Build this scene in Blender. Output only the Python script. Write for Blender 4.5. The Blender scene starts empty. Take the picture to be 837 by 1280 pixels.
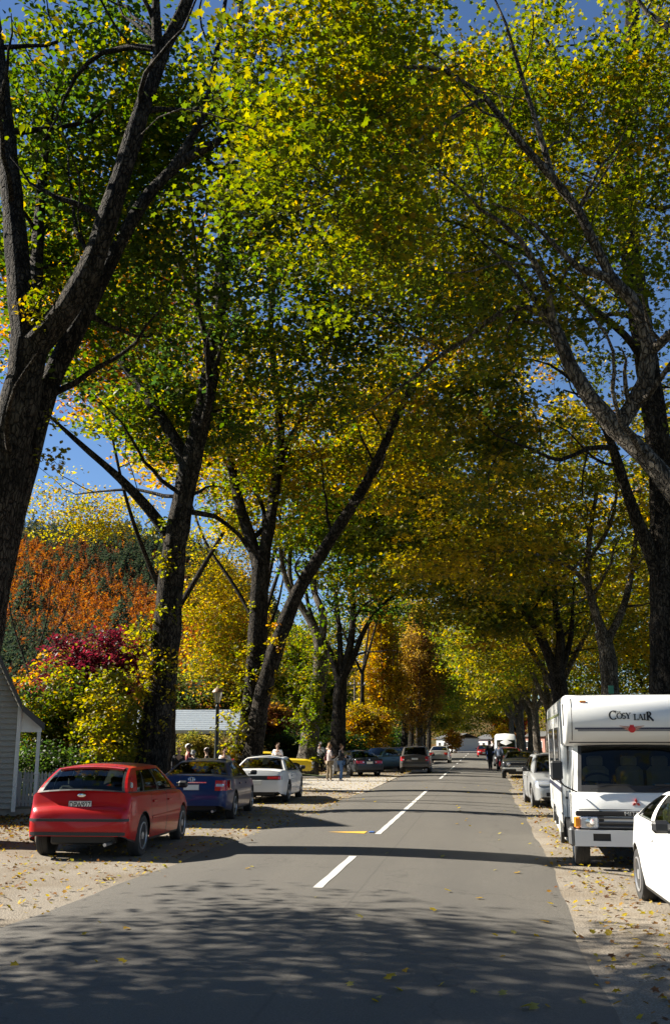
import bpy, math, random
import numpy as np
from mathutils import Vector, Matrix

R = math.radians
S = bpy.context.scene
COL = S.collection
rnd = random.Random(7)
rng = np.random.default_rng(11)

# ------------------------------------------------------------------ camera, world, sun, exposure
CAM_H = 1.75
PITCH, HEAD = R(12.9745), R(8.0754)
cam = bpy.data.cameras.new('camera')
cam.sensor_fit = 'VERTICAL'
cam.sensor_height = 36.0
cam.lens = 36.0 * 1250.0 / 1280.0
cam.clip_start = 0.1
cam.clip_end = 6000
cam_ob = bpy.data.objects.new('camera', cam)
COL.objects.link(cam_ob)
cam_ob.location = (0, 0, CAM_H)
cam_ob.rotation_euler = (R(90) + PITCH, 0, HEAD)
S.camera = cam_ob

SUN_EL = R(37)
SUN_DIR = Vector((math.cos(R(6)), -math.sin(R(6)), 0))          # the way the light travels over the ground
COT = 1.0 / math.tan(SUN_EL)
LX, LY = SUN_DIR.x * COT, SUN_DIR.y * COT

world = bpy.data.worlds.new('World')
S.world = world
world.use_nodes = True
wn = world.node_tree
sky = wn.nodes.new('ShaderNodeTexSky')
sky.sky_type = 'NISHITA'
sky.sun_disc = False
sky.sun_elevation = SUN_EL
sky.sun_rotation = R(-84)
sky.altitude = 900
sky.air_density = 1.0
sky.dust_density = 0.0
sky.ozone_density = 6.0
bg = wn.nodes['Background']
bg.inputs['Strength'].default_value = 0.05
wn.links.new(sky.outputs[0], bg.inputs[0])

sl = bpy.data.lights.new('sun', 'SUN')
sl.energy = 5.0
sl.angle = R(0.5)
sl.color = (1.0, 0.93, 0.81)
so = bpy.data.objects.new('sun', sl)
COL.objects.link(so)
ldir = Vector((SUN_DIR.x * math.cos(SUN_EL), SUN_DIR.y * math.cos(SUN_EL), -math.sin(SUN_EL)))
so.rotation_euler = ldir.to_track_quat('-Z', 'Y').to_euler()
so.location = (-40, 10, 40)

S.view_settings.view_transform = 'Standard'
S.view_settings.look = 'None'
S.view_settings.gamma = 1.0
S.view_settings.exposure = 1.5
S.cycles.max_bounces = 6
S.cycles.transparent_max_bounces = 10
S.cycles.sample_clamp_indirect = 6.0


# ------------------------------------------------------------------ survey: where a sight line from the camera meets the plane y = Y
def at(px, py, Y):
    r = (px - 418.5) / 1250.0
    u = (640.0 - py) / 1250.0
    a = math.cos(PITCH) - u * math.sin(PITCH)
    dz = math.sin(PITCH) + u * math.cos(PITCH)
    dx = -math.sin(HEAD) * a + math.cos(HEAD) * r
    dy = math.cos(HEAD) * a + math.sin(HEAD) * r
    t = Y / dy
    return Vector((dx * t, Y, CAM_H + dz * t))


# ------------------------------------------------------------------ materials
def new_mat(name):
    m = bpy.data.materials.new(name)
    m.use_nodes = True
    nt = m.node_tree
    return m, nt, nt.nodes['Principled BSDF']


def mixcol(nt, fac, a, b):
    n = nt.nodes.new('ShaderNodeMix')
    n.data_type = 'RGBA'
    if fac is not None:
        nt.links.new(fac, n.inputs[0])
    for i, v in ((6, a), (7, b)):
        if isinstance(v, (tuple, list)):
            n.inputs[i].default_value = (*v[:3], 1)
        else:
            nt.links.new(v, n.inputs[i])
    return n.outputs[2]


def noise(nt, scale, detail=4, rough=0.6, vec=None, stretch=None):
    n = nt.nodes.new('ShaderNodeTexNoise')
    n.inputs['Scale'].default_value = scale
    n.inputs['Detail'].default_value = detail
    n.inputs['Roughness'].default_value = rough
    if vec is None:
        tc = nt.nodes.new('ShaderNodeTexCoord')
        vec = tc.outputs['Object']
    if stretch:
        mp = nt.nodes.new('ShaderNodeMapping')
        mp.inputs['Scale'].default_value = stretch
        nt.links.new(vec, mp.inputs[0])
        vec = mp.outputs[0]
    nt.links.new(vec, n.inputs['Vector'])
    return n.outputs['Fac']


def ramp(nt, fac, stops):
    n = nt.nodes.new('ShaderNodeValToRGB')
    el = n.color_ramp.elements
    while len(el) < len(stops):
        el.new(0.5)
    for e, (p, c) in zip(el, stops):
        e.position = p
        e.color = (*c[:3], 1) if isinstance(c, (tuple, list)) else (c, c, c, 1)
    nt.links.new(fac, n.inputs[0])
    return n.outputs[0]


def bump(nt, bsdf, h, strength=0.3, dist=0.02):
    b = nt.nodes.new('ShaderNodeBump')
    b.inputs['Strength'].default_value = strength
    b.inputs['Distance'].default_value = dist
    nt.links.new(h, b.inputs['Height'])
    nt.links.new(b.outputs[0], bsdf.inputs['Normal'])


def simple(name, col, rough=0.5, metal=0.0, var=0.12, scale=6.0, coat=0.0, spec=0.5, bumpy=0.0):
    m, nt, b = new_mat(name)
    f = noise(nt, scale)
    lo = tuple(c * (1 - var) for c in col)
    hi = tuple(min(1, c * (1 + var)) for c in col)
    nt.links.new(mixcol(nt, f, lo, hi), b.inputs['Base Color'])
    b.inputs['Roughness'].default_value = rough
    b.inputs['Metallic'].default_value = metal
    b.inputs['Coat Weight'].default_value = coat
    b.inputs['Coat Roughness'].default_value = 0.06
    b.inputs['Specular IOR Level'].default_value = spec
    if bumpy:
        bump(nt, b, noise(nt, scale * 6), bumpy, 0.01)
    return m


def paint(name, col, metal=0.0):
    m, nt, b = new_mat(name)
    f = noise(nt, 2.2, 5)
    g = noise(nt, 60, 2)
    c = mixcol(nt, f, tuple(x * 0.9 for x in col), col)
    dirt = ramp(nt, f, [(0.45, 0.0), (0.8, 0.22)])
    nt.links.new(mixcol(nt, dirt, c, tuple(0.8 * x + 0.010 for x in col)), b.inputs['Base Color'])
    nt.links.new(ramp(nt, g, [(0.3, 0.3), (0.8, 0.42)]), b.inputs['Roughness'])
    b.inputs['Metallic'].default_value = metal
    b.inputs['Coat Weight'].default_value = 0.35
    b.inputs['Specular IOR Level'].default_value = 0.3
    b.inputs['Coat Roughness'].default_value = 0.05
    return m


def glass(name, tint=(0.55, 0.62, 0.58), alpha=0.75):
    m, nt, b = new_mat(name)
    nt.nodes.remove(b)
    out = nt.nodes['Material Output']
    tr = nt.nodes.new('ShaderNodeBsdfTransparent')
    tr.inputs[0].default_value = (*(c * alpha for c in tint), 1)
    gl = nt.nodes.new('ShaderNodeBsdfGlossy')
    gl.inputs['Roughness'].default_value = 0.03
    fr = nt.nodes.new('ShaderNodeFresnel')
    fr.inputs[0].default_value = 1.42
    mx = nt.nodes.new('ShaderNodeMixShader')
    nt.links.new(fr.outputs[0], mx.inputs[0])
    nt.links.new(tr.outputs[0], mx.inputs[1])
    nt.links.new(gl.outputs[0], mx.inputs[2])
    nt.links.new(mx.outputs[0], out.inputs[0])
    return m


def leaf_material(name, trans=0.58, rough=0.45, spec=0.28):
    m, nt, b = new_mat(name)
    out = nt.nodes['Material Output']
    a = nt.nodes.new('ShaderNodeAttribute')
    a.attribute_name = 'col'
    h0 = nt.nodes.new('ShaderNodeHueSaturation')
    h0.inputs['Value'].default_value = 0.62
    nt.links.new(a.outputs['Color'], h0.inputs['Color'])
    nt.links.new(h0.outputs[0], b.inputs['Base Color'])
    b.inputs['Roughness'].default_value = rough
    b.inputs['Specular IOR Level'].default_value = spec
    t = nt.nodes.new('ShaderNodeBsdfTranslucent')
    hs = nt.nodes.new('ShaderNodeHueSaturation')
    hs.inputs['Hue'].default_value = 0.503
    hs.inputs['Saturation'].default_value = 1.15
    hs.inputs['Value'].default_value = 1.65
    nt.links.new(a.outputs['Color'], hs.inputs['Color'])
    nt.links.new(hs.outputs[0], t.inputs[0])
    mx = nt.nodes.new('ShaderNodeMixShader')
    mx.inputs[0].default_value = trans
    nt.links.new(b.outputs[0], mx.inputs[1])
    nt.links.new(t.outputs[0], mx.inputs[2])
    nt.links.new(mx.outputs[0], out.inputs[0])
    return m


def bark_material(name, dark, light, lichen=0.3):
    m, nt, b = new_mat(name)
    f1 = noise(nt, 7, 7, 0.75, stretch=(1, 1, 0.16))
    f2 = noise(nt, 2.2, 4)
    c = mixcol(nt, ramp(nt, f1, [(0.40, 0.0), (0.62, 1.0)]), dark, light)
    vo = nt.nodes.new('ShaderNodeTexVoronoi')
    vo.feature = 'DISTANCE_TO_EDGE'
    vo.inputs['Scale'].default_value = 15
    tc = nt.nodes.new('ShaderNodeTexCoord')
    mp = nt.nodes.new('ShaderNodeMapping')
    mp.inputs['Scale'].default_value = (1, 1, 0.28)
    wn_ = nt.nodes.new('ShaderNodeTexNoise')
    wn_.inputs['Scale'].default_value = 5
    ad = nt.nodes.new('ShaderNodeMixRGB')
    ad.blend_type = 'ADD'
    ad.inputs[0].default_value = 0.18
    nt.links.new(tc.outputs['Object'], wn_.inputs['Vector'])
    nt.links.new(tc.outputs['Object'], ad.inputs[1])
    nt.links.new(wn_.outputs['Color'], ad.inputs[2])
    nt.links.new(ad.outputs[0], mp.inputs[0])
    nt.links.new(mp.outputs[0], vo.inputs['Vector'])
    crack = ramp(nt, vo.outputs['Distance'], [(0.0, 0.0), (0.16, 1.0)])
    c = mixcol(nt, crack, tuple(0.45 * x for x in dark), c)
    hm = nt.nodes.new('ShaderNodeMath')
    hm.operation = 'MULTIPLY_ADD'
    nt.links.new(crack, hm.inputs[0])
    hm.inputs[1].default_value = 0.8
    nt.links.new(f1, hm.inputs[2])
    lc = tuple(min(1, 1.6 * x + 0.02) for x in light)
    lf = ramp(nt, f2, [(0.55, 0.0), (0.7, lichen)])
    nt.links.new(mixcol(nt, lf, c, lc), b.inputs['Base Color'])
    b.inputs['Roughness'].default_value = 0.9
    b.inputs['Specular IOR Level'].default_value = 0.15
    bump(nt, b, hm.outputs[0], 1.0, 0.07)
    return m


M = {}
M['bark'] = bark_material('bark', (0.012, 0.0095, 0.007), (0.085, 0.070, 0.053))
M['bark_pale'] = bark_material('bark_pale', (0.060, 0.051, 0.041), (0.25, 0.215, 0.17), 0.5)
M['leaf'] = leaf_material('leaf')
M['leaf_dry'] = leaf_material('leaf_dry', 0.25, 0.7, 0.2)
M['needle'] = leaf_material('needle', 0.3, 0.8, 0.1)
M['black'] = simple('black_plastic', (0.018, 0.018, 0.019), 0.5)
M['rubber'] = simple('tyre_rubber', (0.03, 0.029, 0.028), 0.85, bumpy=0.2)
M['interior'] = simple('interior_cloth', (0.07, 0.068, 0.065), 0.9)
M['beige_cloth'] = simple('beige_cloth', (0.38, 0.32, 0.22), 0.9)
M['alloy'] = simple('alloy', (0.55, 0.55, 0.56), 0.35, 0.7)
M['chrome'] = simple('chrome', (0.75, 0.75, 0.76), 0.15, 1.0, 0.03)
M['glass'] = glass('car_glass')
M['glass_dark'] = glass('dark_glass', (0.3, 0.34, 0.33), 0.55)
M['red_lens'] = simple('red_lens', (0.55, 0.015, 0.02), 0.12, coat=1.0)
M['amber_lens'] = simple('amber_lens', (0.9, 0.28, 0.02), 0.15, coat=1.0)
M['clear_lens'] = simple('clear_lens', (0.62, 0.64, 0.66), 0.12, 0.4, coat=1.0)
M['plate'] = simple('plate_white', (0.78, 0.78, 0.72), 0.4)
M['plate_ink'] = simple('plate_ink', (0.02, 0.02, 0.02), 0.5)
M['white'] = simple('white_paint', (0.8, 0.8, 0.78), 0.5, var=0.05)
M['metal_dark'] = simple('dark_metal', (0.025, 0.03, 0.028), 0.45, 0.2)
M['timber_pole'] = simple('pole_timber', (0.16, 0.13, 0.10), 0.9, var=0.3, bumpy=0.3)
M['concrete_pole'] = simple('pole_concrete', (0.45, 0.44, 0.42), 0.8)


# ------------------------------------------------------------------ mesh helpers
class MB:
    def __init__(self):
        self.v, self.f, self.m = [], [], []

    def add(self, verts, faces, mat=0, X=None):
        o = len(self.v)
        if X is not None:
            verts = [X @ Vector(p) for p in verts]
        self.v += [tuple(p) for p in verts]
        self.f += [tuple(i + o for i in f) for f in faces]
        self.m += [mat] * len(faces)

    def box(self, c, s, mat=0, bev=0.0, X=None):
        hx, hy, hz = s[0] / 2, s[1] / 2, s[2] / 2
        T = Matrix.Translation(c)
        if X is not None:
            T = X @ T
        if bev <= 0:
            vs = [(x * hx, y * hy, z * hz) for x in (-1, 1) for y in (-1, 1) for z in (-1, 1)]
            fs = [(0, 1, 3, 2), (4, 6, 7, 5), (0, 4, 5, 1), (2, 3, 7, 6), (0, 2, 6, 4), (1, 5, 7, 3)]
            self.add(vs, fs, mat, T)
            return
        b = min(bev, hx * 0.9, hy * 0.9, hz * 0.9)
        vs, idx = [], {}
        for sx in (-1, 1):
            for sy in (-1, 1):
                for sz in (-1, 1):
                    for ax in range(3):
                        p = [sx * (hx - b), sy * (hy - b), sz * (hz - b)]
                        p[ax] = (sx * hx, sy * hy, sz * hz)[ax]
                        idx[(sx, sy, sz, ax)] = len(vs)
                        vs.append(tuple(p))
        fs = []
        for ax in range(3):
            u, w = [(1, 2), (2, 0), (0, 1)][ax]
            for s_ in (-1, 1):
                q = []
                for a, b2 in ((-1, -1), (1, -1), (1, 1), (-1, 1)):
                    k = [0, 0, 0]
                    k[ax], k[u], k[w] = s_, a, b2
                    q.append(idx[(*k, ax)])
                fs.append(tuple(q if s_ > 0 else q[::-1]))
            for a in (-1, 1):
                for b2 in (-1, 1):
                    k0, k1 = [0, 0, 0], [0, 0, 0]
                    k0[ax], k1[ax] = -1, 1
                    for k in (k0, k1):
                        k[u], k[w] = a, b2
                    q = [idx[(*k0, u)], idx[(*k1, u)], idx[(*k1, w)], idx[(*k0, w)]]
                    fs.append(tuple(q if a * b2 < 0 else q[::-1]))
        for sx in (-1, 1):
            for sy in (-1, 1):
                for sz in (-1, 1):
                    q = [idx[(sx, sy, sz, a)] for a in range(3)]
                    fs.append(tuple(q if sx * sy * sz > 0 else q[::-1]))
        self.add(vs, fs, mat, T)

    def tube(self, pts, rad, n=8, mat=0, cap=True, gnarl=0.0):
        pts = [Vector(p) for p in pts]
        if not isinstance(rad, (list, tuple, np.ndarray)):
            rad = [rad] * len(pts)
        vs, fs = [], []
        ref = Vector((0.31, 0.17, 0.93)).normalized()
        prev = None
        for i, p in enumerate(pts):
            t = (pts[min(i + 1, len(pts) - 1)] - pts[max(i - 1, 0)])
            t = t.normalized() if t.length > 1e-9 else Vector((0, 0, 1))
            if prev is None:
                a = t.orthogonal().normalized()
            else:
                a = (prev - t * prev.dot(t))
                a = a.normalized() if a.length > 1e-6 else t.orthogonal().normalized()
            prev = a
            b = t.cross(a)
            for k in range(n):
                an = 2 * math.pi * k / n
                rr_ = rad[i]
                if gnarl:
                    rr_ *= 1 + gnarl * (0.9 * math.sin(3 * an + i * 0.21) + 0.7 * math.sin(5 * an - i * 0.33 + 1) + 0.5 * math.sin(8 * an + i * 0.5) + rnd.uniform(-0.7, 0.7))
                vs.append(p + (a * math.cos(an) + b * math.sin(an)) * rr_)
        for i in range(len(pts) - 1):
            for k in range(n):
                fs.append((i * n + k, i * n + (k + 1) % n, (i + 1) * n + (k + 1) % n, (i + 1) * n + k))
        if cap:
            fs.append(tuple(range(n))[::-1])
            fs.append(tuple(range((len(pts) - 1) * n, len(pts) * n)))
        self.add(vs, fs, mat)

    def lathe(self, prof, n=20, mat=0, X=None, closed=False):
        """profile of (r, z), turned round z"""
        vs, fs = [], []
        for r, z in prof:
            for k in range(n):
                a = 2 * math.pi * k / n
                vs.append((r * math.cos(a), r * math.sin(a), z))
        L_ = len(prof)
        for i in range(L_ if closed else L_ - 1):
            j = (i + 1) % L_
            for k in range(n):
                fs.append((i * n + k, i * n + (k + 1) % n, j * n + (k + 1) % n, j * n + k))
        if not closed:
            if prof[0][0] > 1e-6:
                fs.append(tuple(range(n))[::-1])
            if prof[-1][0] > 1e-6:
                fs.append(tuple(range((L_ - 1) * n, L_ * n)))
        self.add(vs, fs, mat, X)

    def prism(self, poly, h0, h1, mat=0, X=None):
        n = len(poly)
        vs = [(x, y, h0) for x, y in poly] + [(x, y, h1) for x, y in poly]
        fs = [tuple(range(n))[::-1], tuple(range(n, 2 * n))]
        fs += [(i, (i + 1) % n, n + (i + 1) % n, n + i) for i in range(n)]
        self.add(vs, fs, mat, X)

    def grid(self, fn, nu, nv, mat=0, flip=False):
        vs = [fn(i / nu, j / nv) for j in range(nv + 1) for i in range(nu + 1)]
        fs = []
        for j in range(nv):
            for i in range(nu):
                a = j * (nu + 1) + i
                q = (a, a + 1, a + nu + 2, a + nu + 1)
                fs.append(q[::-1] if flip else q)
        self.add(vs, fs, mat)

    def mesh(self, name, mats, smooth=None):
        me = bpy.data.meshes.new(name)
        me.from_pydata(self.v, [], self.f)
        if not isinstance(mats, (list, tuple)):
            mats = [mats]
        for m in mats:
            me.materials.append(m)
        me.polygons.foreach_set('material_index', self.m)
        if smooth is not None:
            me.polygons.foreach_set('use_smooth', [True] * len(me.polygons))
            if smooth < 180:
                me.set_sharp_from_angle(angle=R(smooth))
        me.update()
        return me

    def build(self, name, mats, parent=None, smooth=None, label=None):
        return link(name, self.mesh(name, mats, smooth), parent, label)


def link(name, me, parent=None, label=None):
    o = bpy.data.objects.new(name, me)
    COL.objects.link(o)
    if parent is not None:
        o.parent = parent
    if label:
        o['label'] = label
    return o


def tag(o, label=None, cat=None, group=None, kind=None):
    if label:
        o['label'] = label
    if cat:
        o['category'] = cat
    if group:
        o['group'] = group
    if kind:
        o['kind'] = kind
    return o


def thing(name, label, cat, loc=(0, 0, 0), rz=0.0, group=None):
    o = bpy.data.objects.new(name, None)
    COL.objects.link(o)
    o.location = loc
    o.rotation_euler = (0, 0, rz)
    o.empty_display_size = 0.2
    return tag(o, label, cat, group)


def dup(root, loc, rz, label=None, group=None):
    r = root.copy()
    COL.objects.link(r)
    r.location = loc
    r.rotation_euler = (0, 0, rz)
    if label:
        r['label'] = label
    if group:
        r['group'] = group
    for ch in list(root.children):
        c = ch.copy()
        COL.objects.link(c)
        c.parent = r
        for g in ch.children:
            d = g.copy()
            COL.objects.link(d)
            d.parent = c
    return r


def text_mesh(s, size, depth=0.004, bold=0.0):
    """flat lettering as a mesh in the xy plane, centred"""
    cu = bpy.data.curves.new('lettering', 'FONT')
    cu.body = s
    cu.size = size
    cu.align_x = 'CENTER'
    cu.align_y = 'CENTER'
    cu.extrude = depth
    cu.offset = bold * size
    cu.resolution_u = 3
    ob = bpy.data.objects.new('lettering', cu)
    COL.objects.link(ob)
    dg = bpy.context.evaluated_depsgraph_get()
    me = bpy.data.meshes.new_from_object(ob.evaluated_get(dg))
    bpy.data.objects.remove(ob)
    return me


# ------------------------------------------------------------------ leaves (vectorised) and trees
RHOMB = (np.array([(0, 0, 0), (0.33, 0.34, 0.06), (0.7, 0.26, 0.05), (1.0, 0, -0.06), (0.7, -0.26, 0.05), (0.33, -0.34, 0.06)], float),
         [(0, 3, 2, 1), (0, 5, 4, 3)])
QUAD = (np.array([(0, 0, 0), (0.5, 0.33, 0.05), (1.0, 0, -0.04), (0.5, -0.33, 0.05)], float), [(0, 3, 2, 1)][:0] + [(0, 2, 1), (0, 3, 2)])
MAPLE = (np.array([(0, 0, 0), (0.02, 0.42, 0.03), (0.30, 0.26, 0.05), (0.52, 0.55, 0.02), (0.60, 0.22, 0.05), (1.0, 0, -0.08),
                   (0.60, -0.22, 0.05), (0.52, -0.55, 0.02), (0.30, -0.26, 0.05), (0.02, -0.42, 0.03)], float),
         [(0, 5, 4, 3, 2, 1), (0, 9, 8, 7, 6, 5)])


def leaf_mesh(name, P, size, up_bias, shape, cols, mat, droop=0.25):
    tv, tf = shape
    N = len(P)
    nrm = rng.normal(0, 1, (N, 3))
    nrm[:, 2] = np.abs(nrm[:, 2]) + up_bias
    nrm /= np.linalg.norm(nrm, axis=1)[:, None]
    t = rng.normal(0, 1, (N, 3))
    t[:, 2] -= droop
    t -= nrm * (t * nrm).sum(1)[:, None]
    t /= np.linalg.norm(t, axis=1)[:, None] + 1e-9
    b = np.cross(nrm, t)
    s = (size * rng.uniform(0.65, 1.3, N))[:, None, None]
    V = P[:, None, :] + s * (tv[None, :, 0, None] * t[:, None, :] + tv[None, :, 1, None] * b[:, None, :] + tv[None, :, 2, None] * nrm[:, None, :])
    k = len(tv)
    nf = len(tf)
    loops = np.concatenate([np.array(f) for f in tf])
    lens = np.array([len(f) for f in tf])
    me = bpy.data.meshes.new(name)
    me.vertices.add(N * k)
    me.vertices.foreach_set('co', V.reshape(-1).astype(np.float32))
    allloops = (np.arange(N)[:, None] * k + loops[None, :]).reshape(-1)
    me.loops.add(len(allloops))
    me.loops.foreach_set('vertex_index', allloops.astype(np.int32))
    lt = np.tile(lens, N)
    me.polygons.add(N * nf)
    me.polygons.foreach_set('loop_start', np.concatenate([[0], np.cumsum(lt)[:-1]]).astype(np.int32))
    me.polygons.foreach_set('loop_total', lt.astype(np.int32))
    me.update(calc_edges=True)
    at_ = me.attributes.new('col', 'FLOAT_COLOR', 'FACE')
    c4 = np.ones((N, nf, 4), np.float32)
    c4[:, :, :3] = cols[:, None, :]
    at_.data.foreach_set('color', c4.reshape(-1))
    me.materials.append(mat)
    return me


def pick_cols(n_cl, per, pal, jit=0.18):
    """one tone per clump, jittered leaf by leaf; pal = [(rgb, weight)]"""
    w = np.array([p[1] for p in pal], float)
    w /= w.sum()
    base = np.array([p[0] for p in pal])
    ci = rng.choice(len(pal), n_cl, p=w)
    li = np.repeat(ci, per)
    swap = rng.random(len(li)) < 0.22
    li[swap] = rng.choice(len(pal), int(swap.sum()), p=w)
    c = base[li] * rng.uniform(1 - jit, 1 + jit, (len(li), 1)) * rng.uniform(0.93, 1.07, (len(li), 3))
    return np.clip(c, 0.004, 0.9)


def lights_road(P):
    """True where a clump at P would darken the stretch of road and verge that lies in the sun"""
    gx = P[:, 0] + LX * P[:, 2]
    gy = P[:, 1] + LY * P[:, 2]
    yb = 11.6 - 0.85 * np.maximum(0, gx + 2) - 0.3 * np.maximum(0, -2 - gx)
    hit = (gx > -10.0) & (gx < 3.9) & (gy > yb + 0.7) & (gy < 75)
    camper = (gx > 1.0) & (gy > 12) & (gy < 22)
    far = (gx > -6.0) & (gx < 2.5) & (gy >= 75) & (gy < 170)
    p = np.where(hit, np.where(camper, 0.78, 0.985), np.where(far, 0.7, 0.0))
    return rng.random(len(P)) < p


def sample_blob(b, n):
    c, r = np.array(b[:3]), np.array(b[3:6])
    d = rng.normal(0, 1, (n, 3))
    d /= np.linalg.norm(d, axis=1)[:, None]
    rad = rng.random((n, 1)) ** (1 / 2.2)
    return c + d * rad * r


def resample(pts, step):
    pts = [Vector(p) for p in pts]
    # Catmull-Rom through the points
    ext = [pts[0] * 2 - pts[1]] + pts + [pts[-1] * 2 - pts[-2]]
    out = []
    for i in range(1, len(ext) - 2):
        p0, p1, p2, p3 = ext[i - 1:i + 3]
        n = max(1, int((p2 - p1).length / step))
        for k in range(n):
            t = k / n
            out.append(0.5 * ((2 * p1) + (p2 - p0) * t + (2 * p0 - 5 * p1 + 4 * p2 - p3) * t * t + (3 * p1 - p0 - 3 * p2 + p3) * t ** 3))
    out.append(pts[-1])
    return out


def make_tree(name, label, base, limbs, blobs, pal, n_clump=330, per=130, leaf=0.12, shape=RHOMB, bark='bark', spread=(0.75, 0.45),
              keep=None, group=None, road=True, ivy=None, cat='tree', up_bias=0.7, mat='leaf', twig=1.0, zmin=1.5, voids=None, runs=0.0):
    """limbs: list of (points, r0, r1) in world space; the first is the trunk"""
    root = thing(name, label, cat, base, 0, group)
    B = Vector(base)
    tb = MB()
    nodes, nrad = [], []
    for li, (pts, r0, r1) in enumerate(limbs):
        q = resample(pts, 0.4)
        n = len(q)
        rr = []
        for i, p in enumerate(q):
            f = i / max(1, n - 1)
            r = r0 + (r1 - r0) * f ** 0.85
            if li == 0 or pts[0][2] < base[2] + 0.6:
                r *= 1 + 0.45 * max(0, 1 - (p.z - base[2]) / 1.3) ** 2
            r *= 1 + 0.05 * math.sin(i * 1.9 + li) + rnd.uniform(-0.03, 0.03)
            rr.append(r)
        if r1 < 0.15 and li > 0 and runs:
            # let the limb run out in a crooked tip instead of stopping
            d = (q[-1] - q[-2]).normalized()
            p = q[-1].copy()
            for k in range(6):
                d = (d + Vector((rnd.gauss(0, .22), rnd.gauss(0, .22), rnd.gauss(0.05, .2)))).normalized()
                p = p + d * 0.5
                q.append(p.copy())
                rr.append(max(0.008, rr[-1] * 0.72))
        for p, r in zip(q, rr):
            nodes.append(tuple(p))
            nrad.append(r)
        tb.tube([p - B for p in q], rr, 20 if r0 > 0.2 else 9, gnarl=0.045 if r0 > 0.1 else 0.02)
    # secondary limbs, crooked, every metre or two along the main ones
    if runs:
        for (pts, r0, r1) in limbs:
            q = resample(pts, 0.4)
            n = len(q)
            i = int(n * 0.45) if pts[0][2] < base[2] + 1 else int(n * 0.25)
            while i < n:
                f = i / max(1, n - 1)
                r = r0 + (r1 - r0) * f
                if q[i].z > base[2] + runs:
                    t = (q[min(i + 1, n - 1)] - q[max(i - 1, 0)]).normalized()
                    for _ in range(1 if rnd.random() < 0.6 else 2):
                        s = Vector((rnd.gauss(0, 1), rnd.gauss(0, 1), rnd.gauss(0.25, 0.6)))
                        d = (t * 0.55 + (s - t * s.dot(t)).normalized() * 0.9).normalized()
                        L_ = rnd.uniform(1.6, 4.6)
                        rs = max(0.016, min(0.075, r * 0.42)) * rnd.uniform(0.7, 1.1)
                        p = q[i].copy()
                        m_ = int(L_ / 0.38)
                        line, lr = [p.copy()], [rs]
                        for k in range(m_):
                            d = (d + Vector((rnd.gauss(0, .2), rnd.gauss(0, .2), rnd.gauss(0.04, .2)))).normalized()
                            p = p + d * 0.38
                            line.append(p.copy())
                            lr.append(rs + (0.009 - rs) * (k + 1) / m_)
                        if road:
                            e = np.array([tuple(line[-1])])
                            if lights_road(e)[0] and rnd.random() < 0.75:
                                continue
                        tb.tube([w - B for w in line], lr, 6, cap=False)
                        for w, z_ in zip(line[1:], lr[1:]):
                            nodes.append(tuple(w))
                            nrad.append(z_)
                i += rnd.randint(2, 5)
    tb.build('trunk', M[bark], root, 60)
    # clumps
    allp = []
    tot = sum(b[6] if len(b) > 6 else 1 for b in blobs)
    for b in blobs:
        w = b[6] if len(b) > 6 else 1
        allp.append(sample_blob(b, int(n_clump * (2.8 if voids else 1.9) * w / tot)))
    P = np.concatenate(allp)
    P = P[P[:, 2] > zmin]
    if voids is not None:
        k = 6.283 / voids
        X, Y_, Z_ = P[:, 0] * k, P[:, 1] * k, P[:, 2] * k
        P = P[np.sin(X + 1.3 * np.sin(0.7 * Z_) + base[1]) + np.sin(Y_ * 0.9 + 1.1 * np.sin(0.8 * X)) + np.sin(1.2 * Z_ + np.sin(Y_)) > -0.75]
    if road:
        P = P[~lights_road(P)]
    if keep is not None:
        P = P[keep(P)]
    P = P[np.linalg.norm(P - np.array([0, 0, 1.75]), axis=1) > 6.0]
    rng.shuffle(P)
    P = P[:n_clump]
    NP = np.array(nodes)
    NR = np.array(nrad)
    NP, NR = NP[NP[:, 2] > base[2] + 2.0], NR[NP[:, 2] > base[2] + 2.0]
    if len(NP) == 0:
        NP, NR = np.array(nodes), np.array(nrad)
    d = np.array([np.min(np.linalg.norm(NP - p, axis=1)) for p in P]) if len(P) else np.zeros(0)
    order = np.argsort(d)
    br = MB()
    leafP = []
    for i in order:
        p = P[i]
        dist = np.linalg.norm(NP - p, axis=1) + 0.6 * np.maximum(0, NP[:, 2] - p[2])
        j = int(np.argmin(dist))
        a = Vector(NP[j])
        e = Vector(p)
        Ld = (e - a).length
        r0 = min(NR[j] * 0.75, 0.011 + 0.013 * Ld) * twig
        r0 = max(r0, 0.007)
        bend = Vector((rnd.gauss(0, 1), rnd.gauss(0, 1), rnd.gauss(0.5, 0.7))) * 0.13 * Ld
        k = 4 if Ld > 0.8 else 3
        pl = []
        for s in range(k + 1):
            t = s / k
            q = a.lerp(e, t) + bend * math.sin(math.pi * t) + Vector((rnd.gauss(0, 1), rnd.gauss(0, 1), rnd.gauss(0, 1))) * 0.04 * Ld * (0 < s < k)
            pl.append(q)
        br.tube([q - B for q in pl], [r0 + (0.006 - r0) * (s / k) for s in range(k + 1)], 4, cap=False)
        NP = np.concatenate([NP, np.array([tuple(q) for q in pl[1:]])])
        NR = np.concatenate([NR, np.array([r0 + (0.006 - r0) * (s / k) for s in range(1, k + 1)])])
    if br.v:
        br.build('branches', M['bark'], root, 180)['kind'] = 'stuff'
    P = P[order]
    n = len(P)
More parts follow.
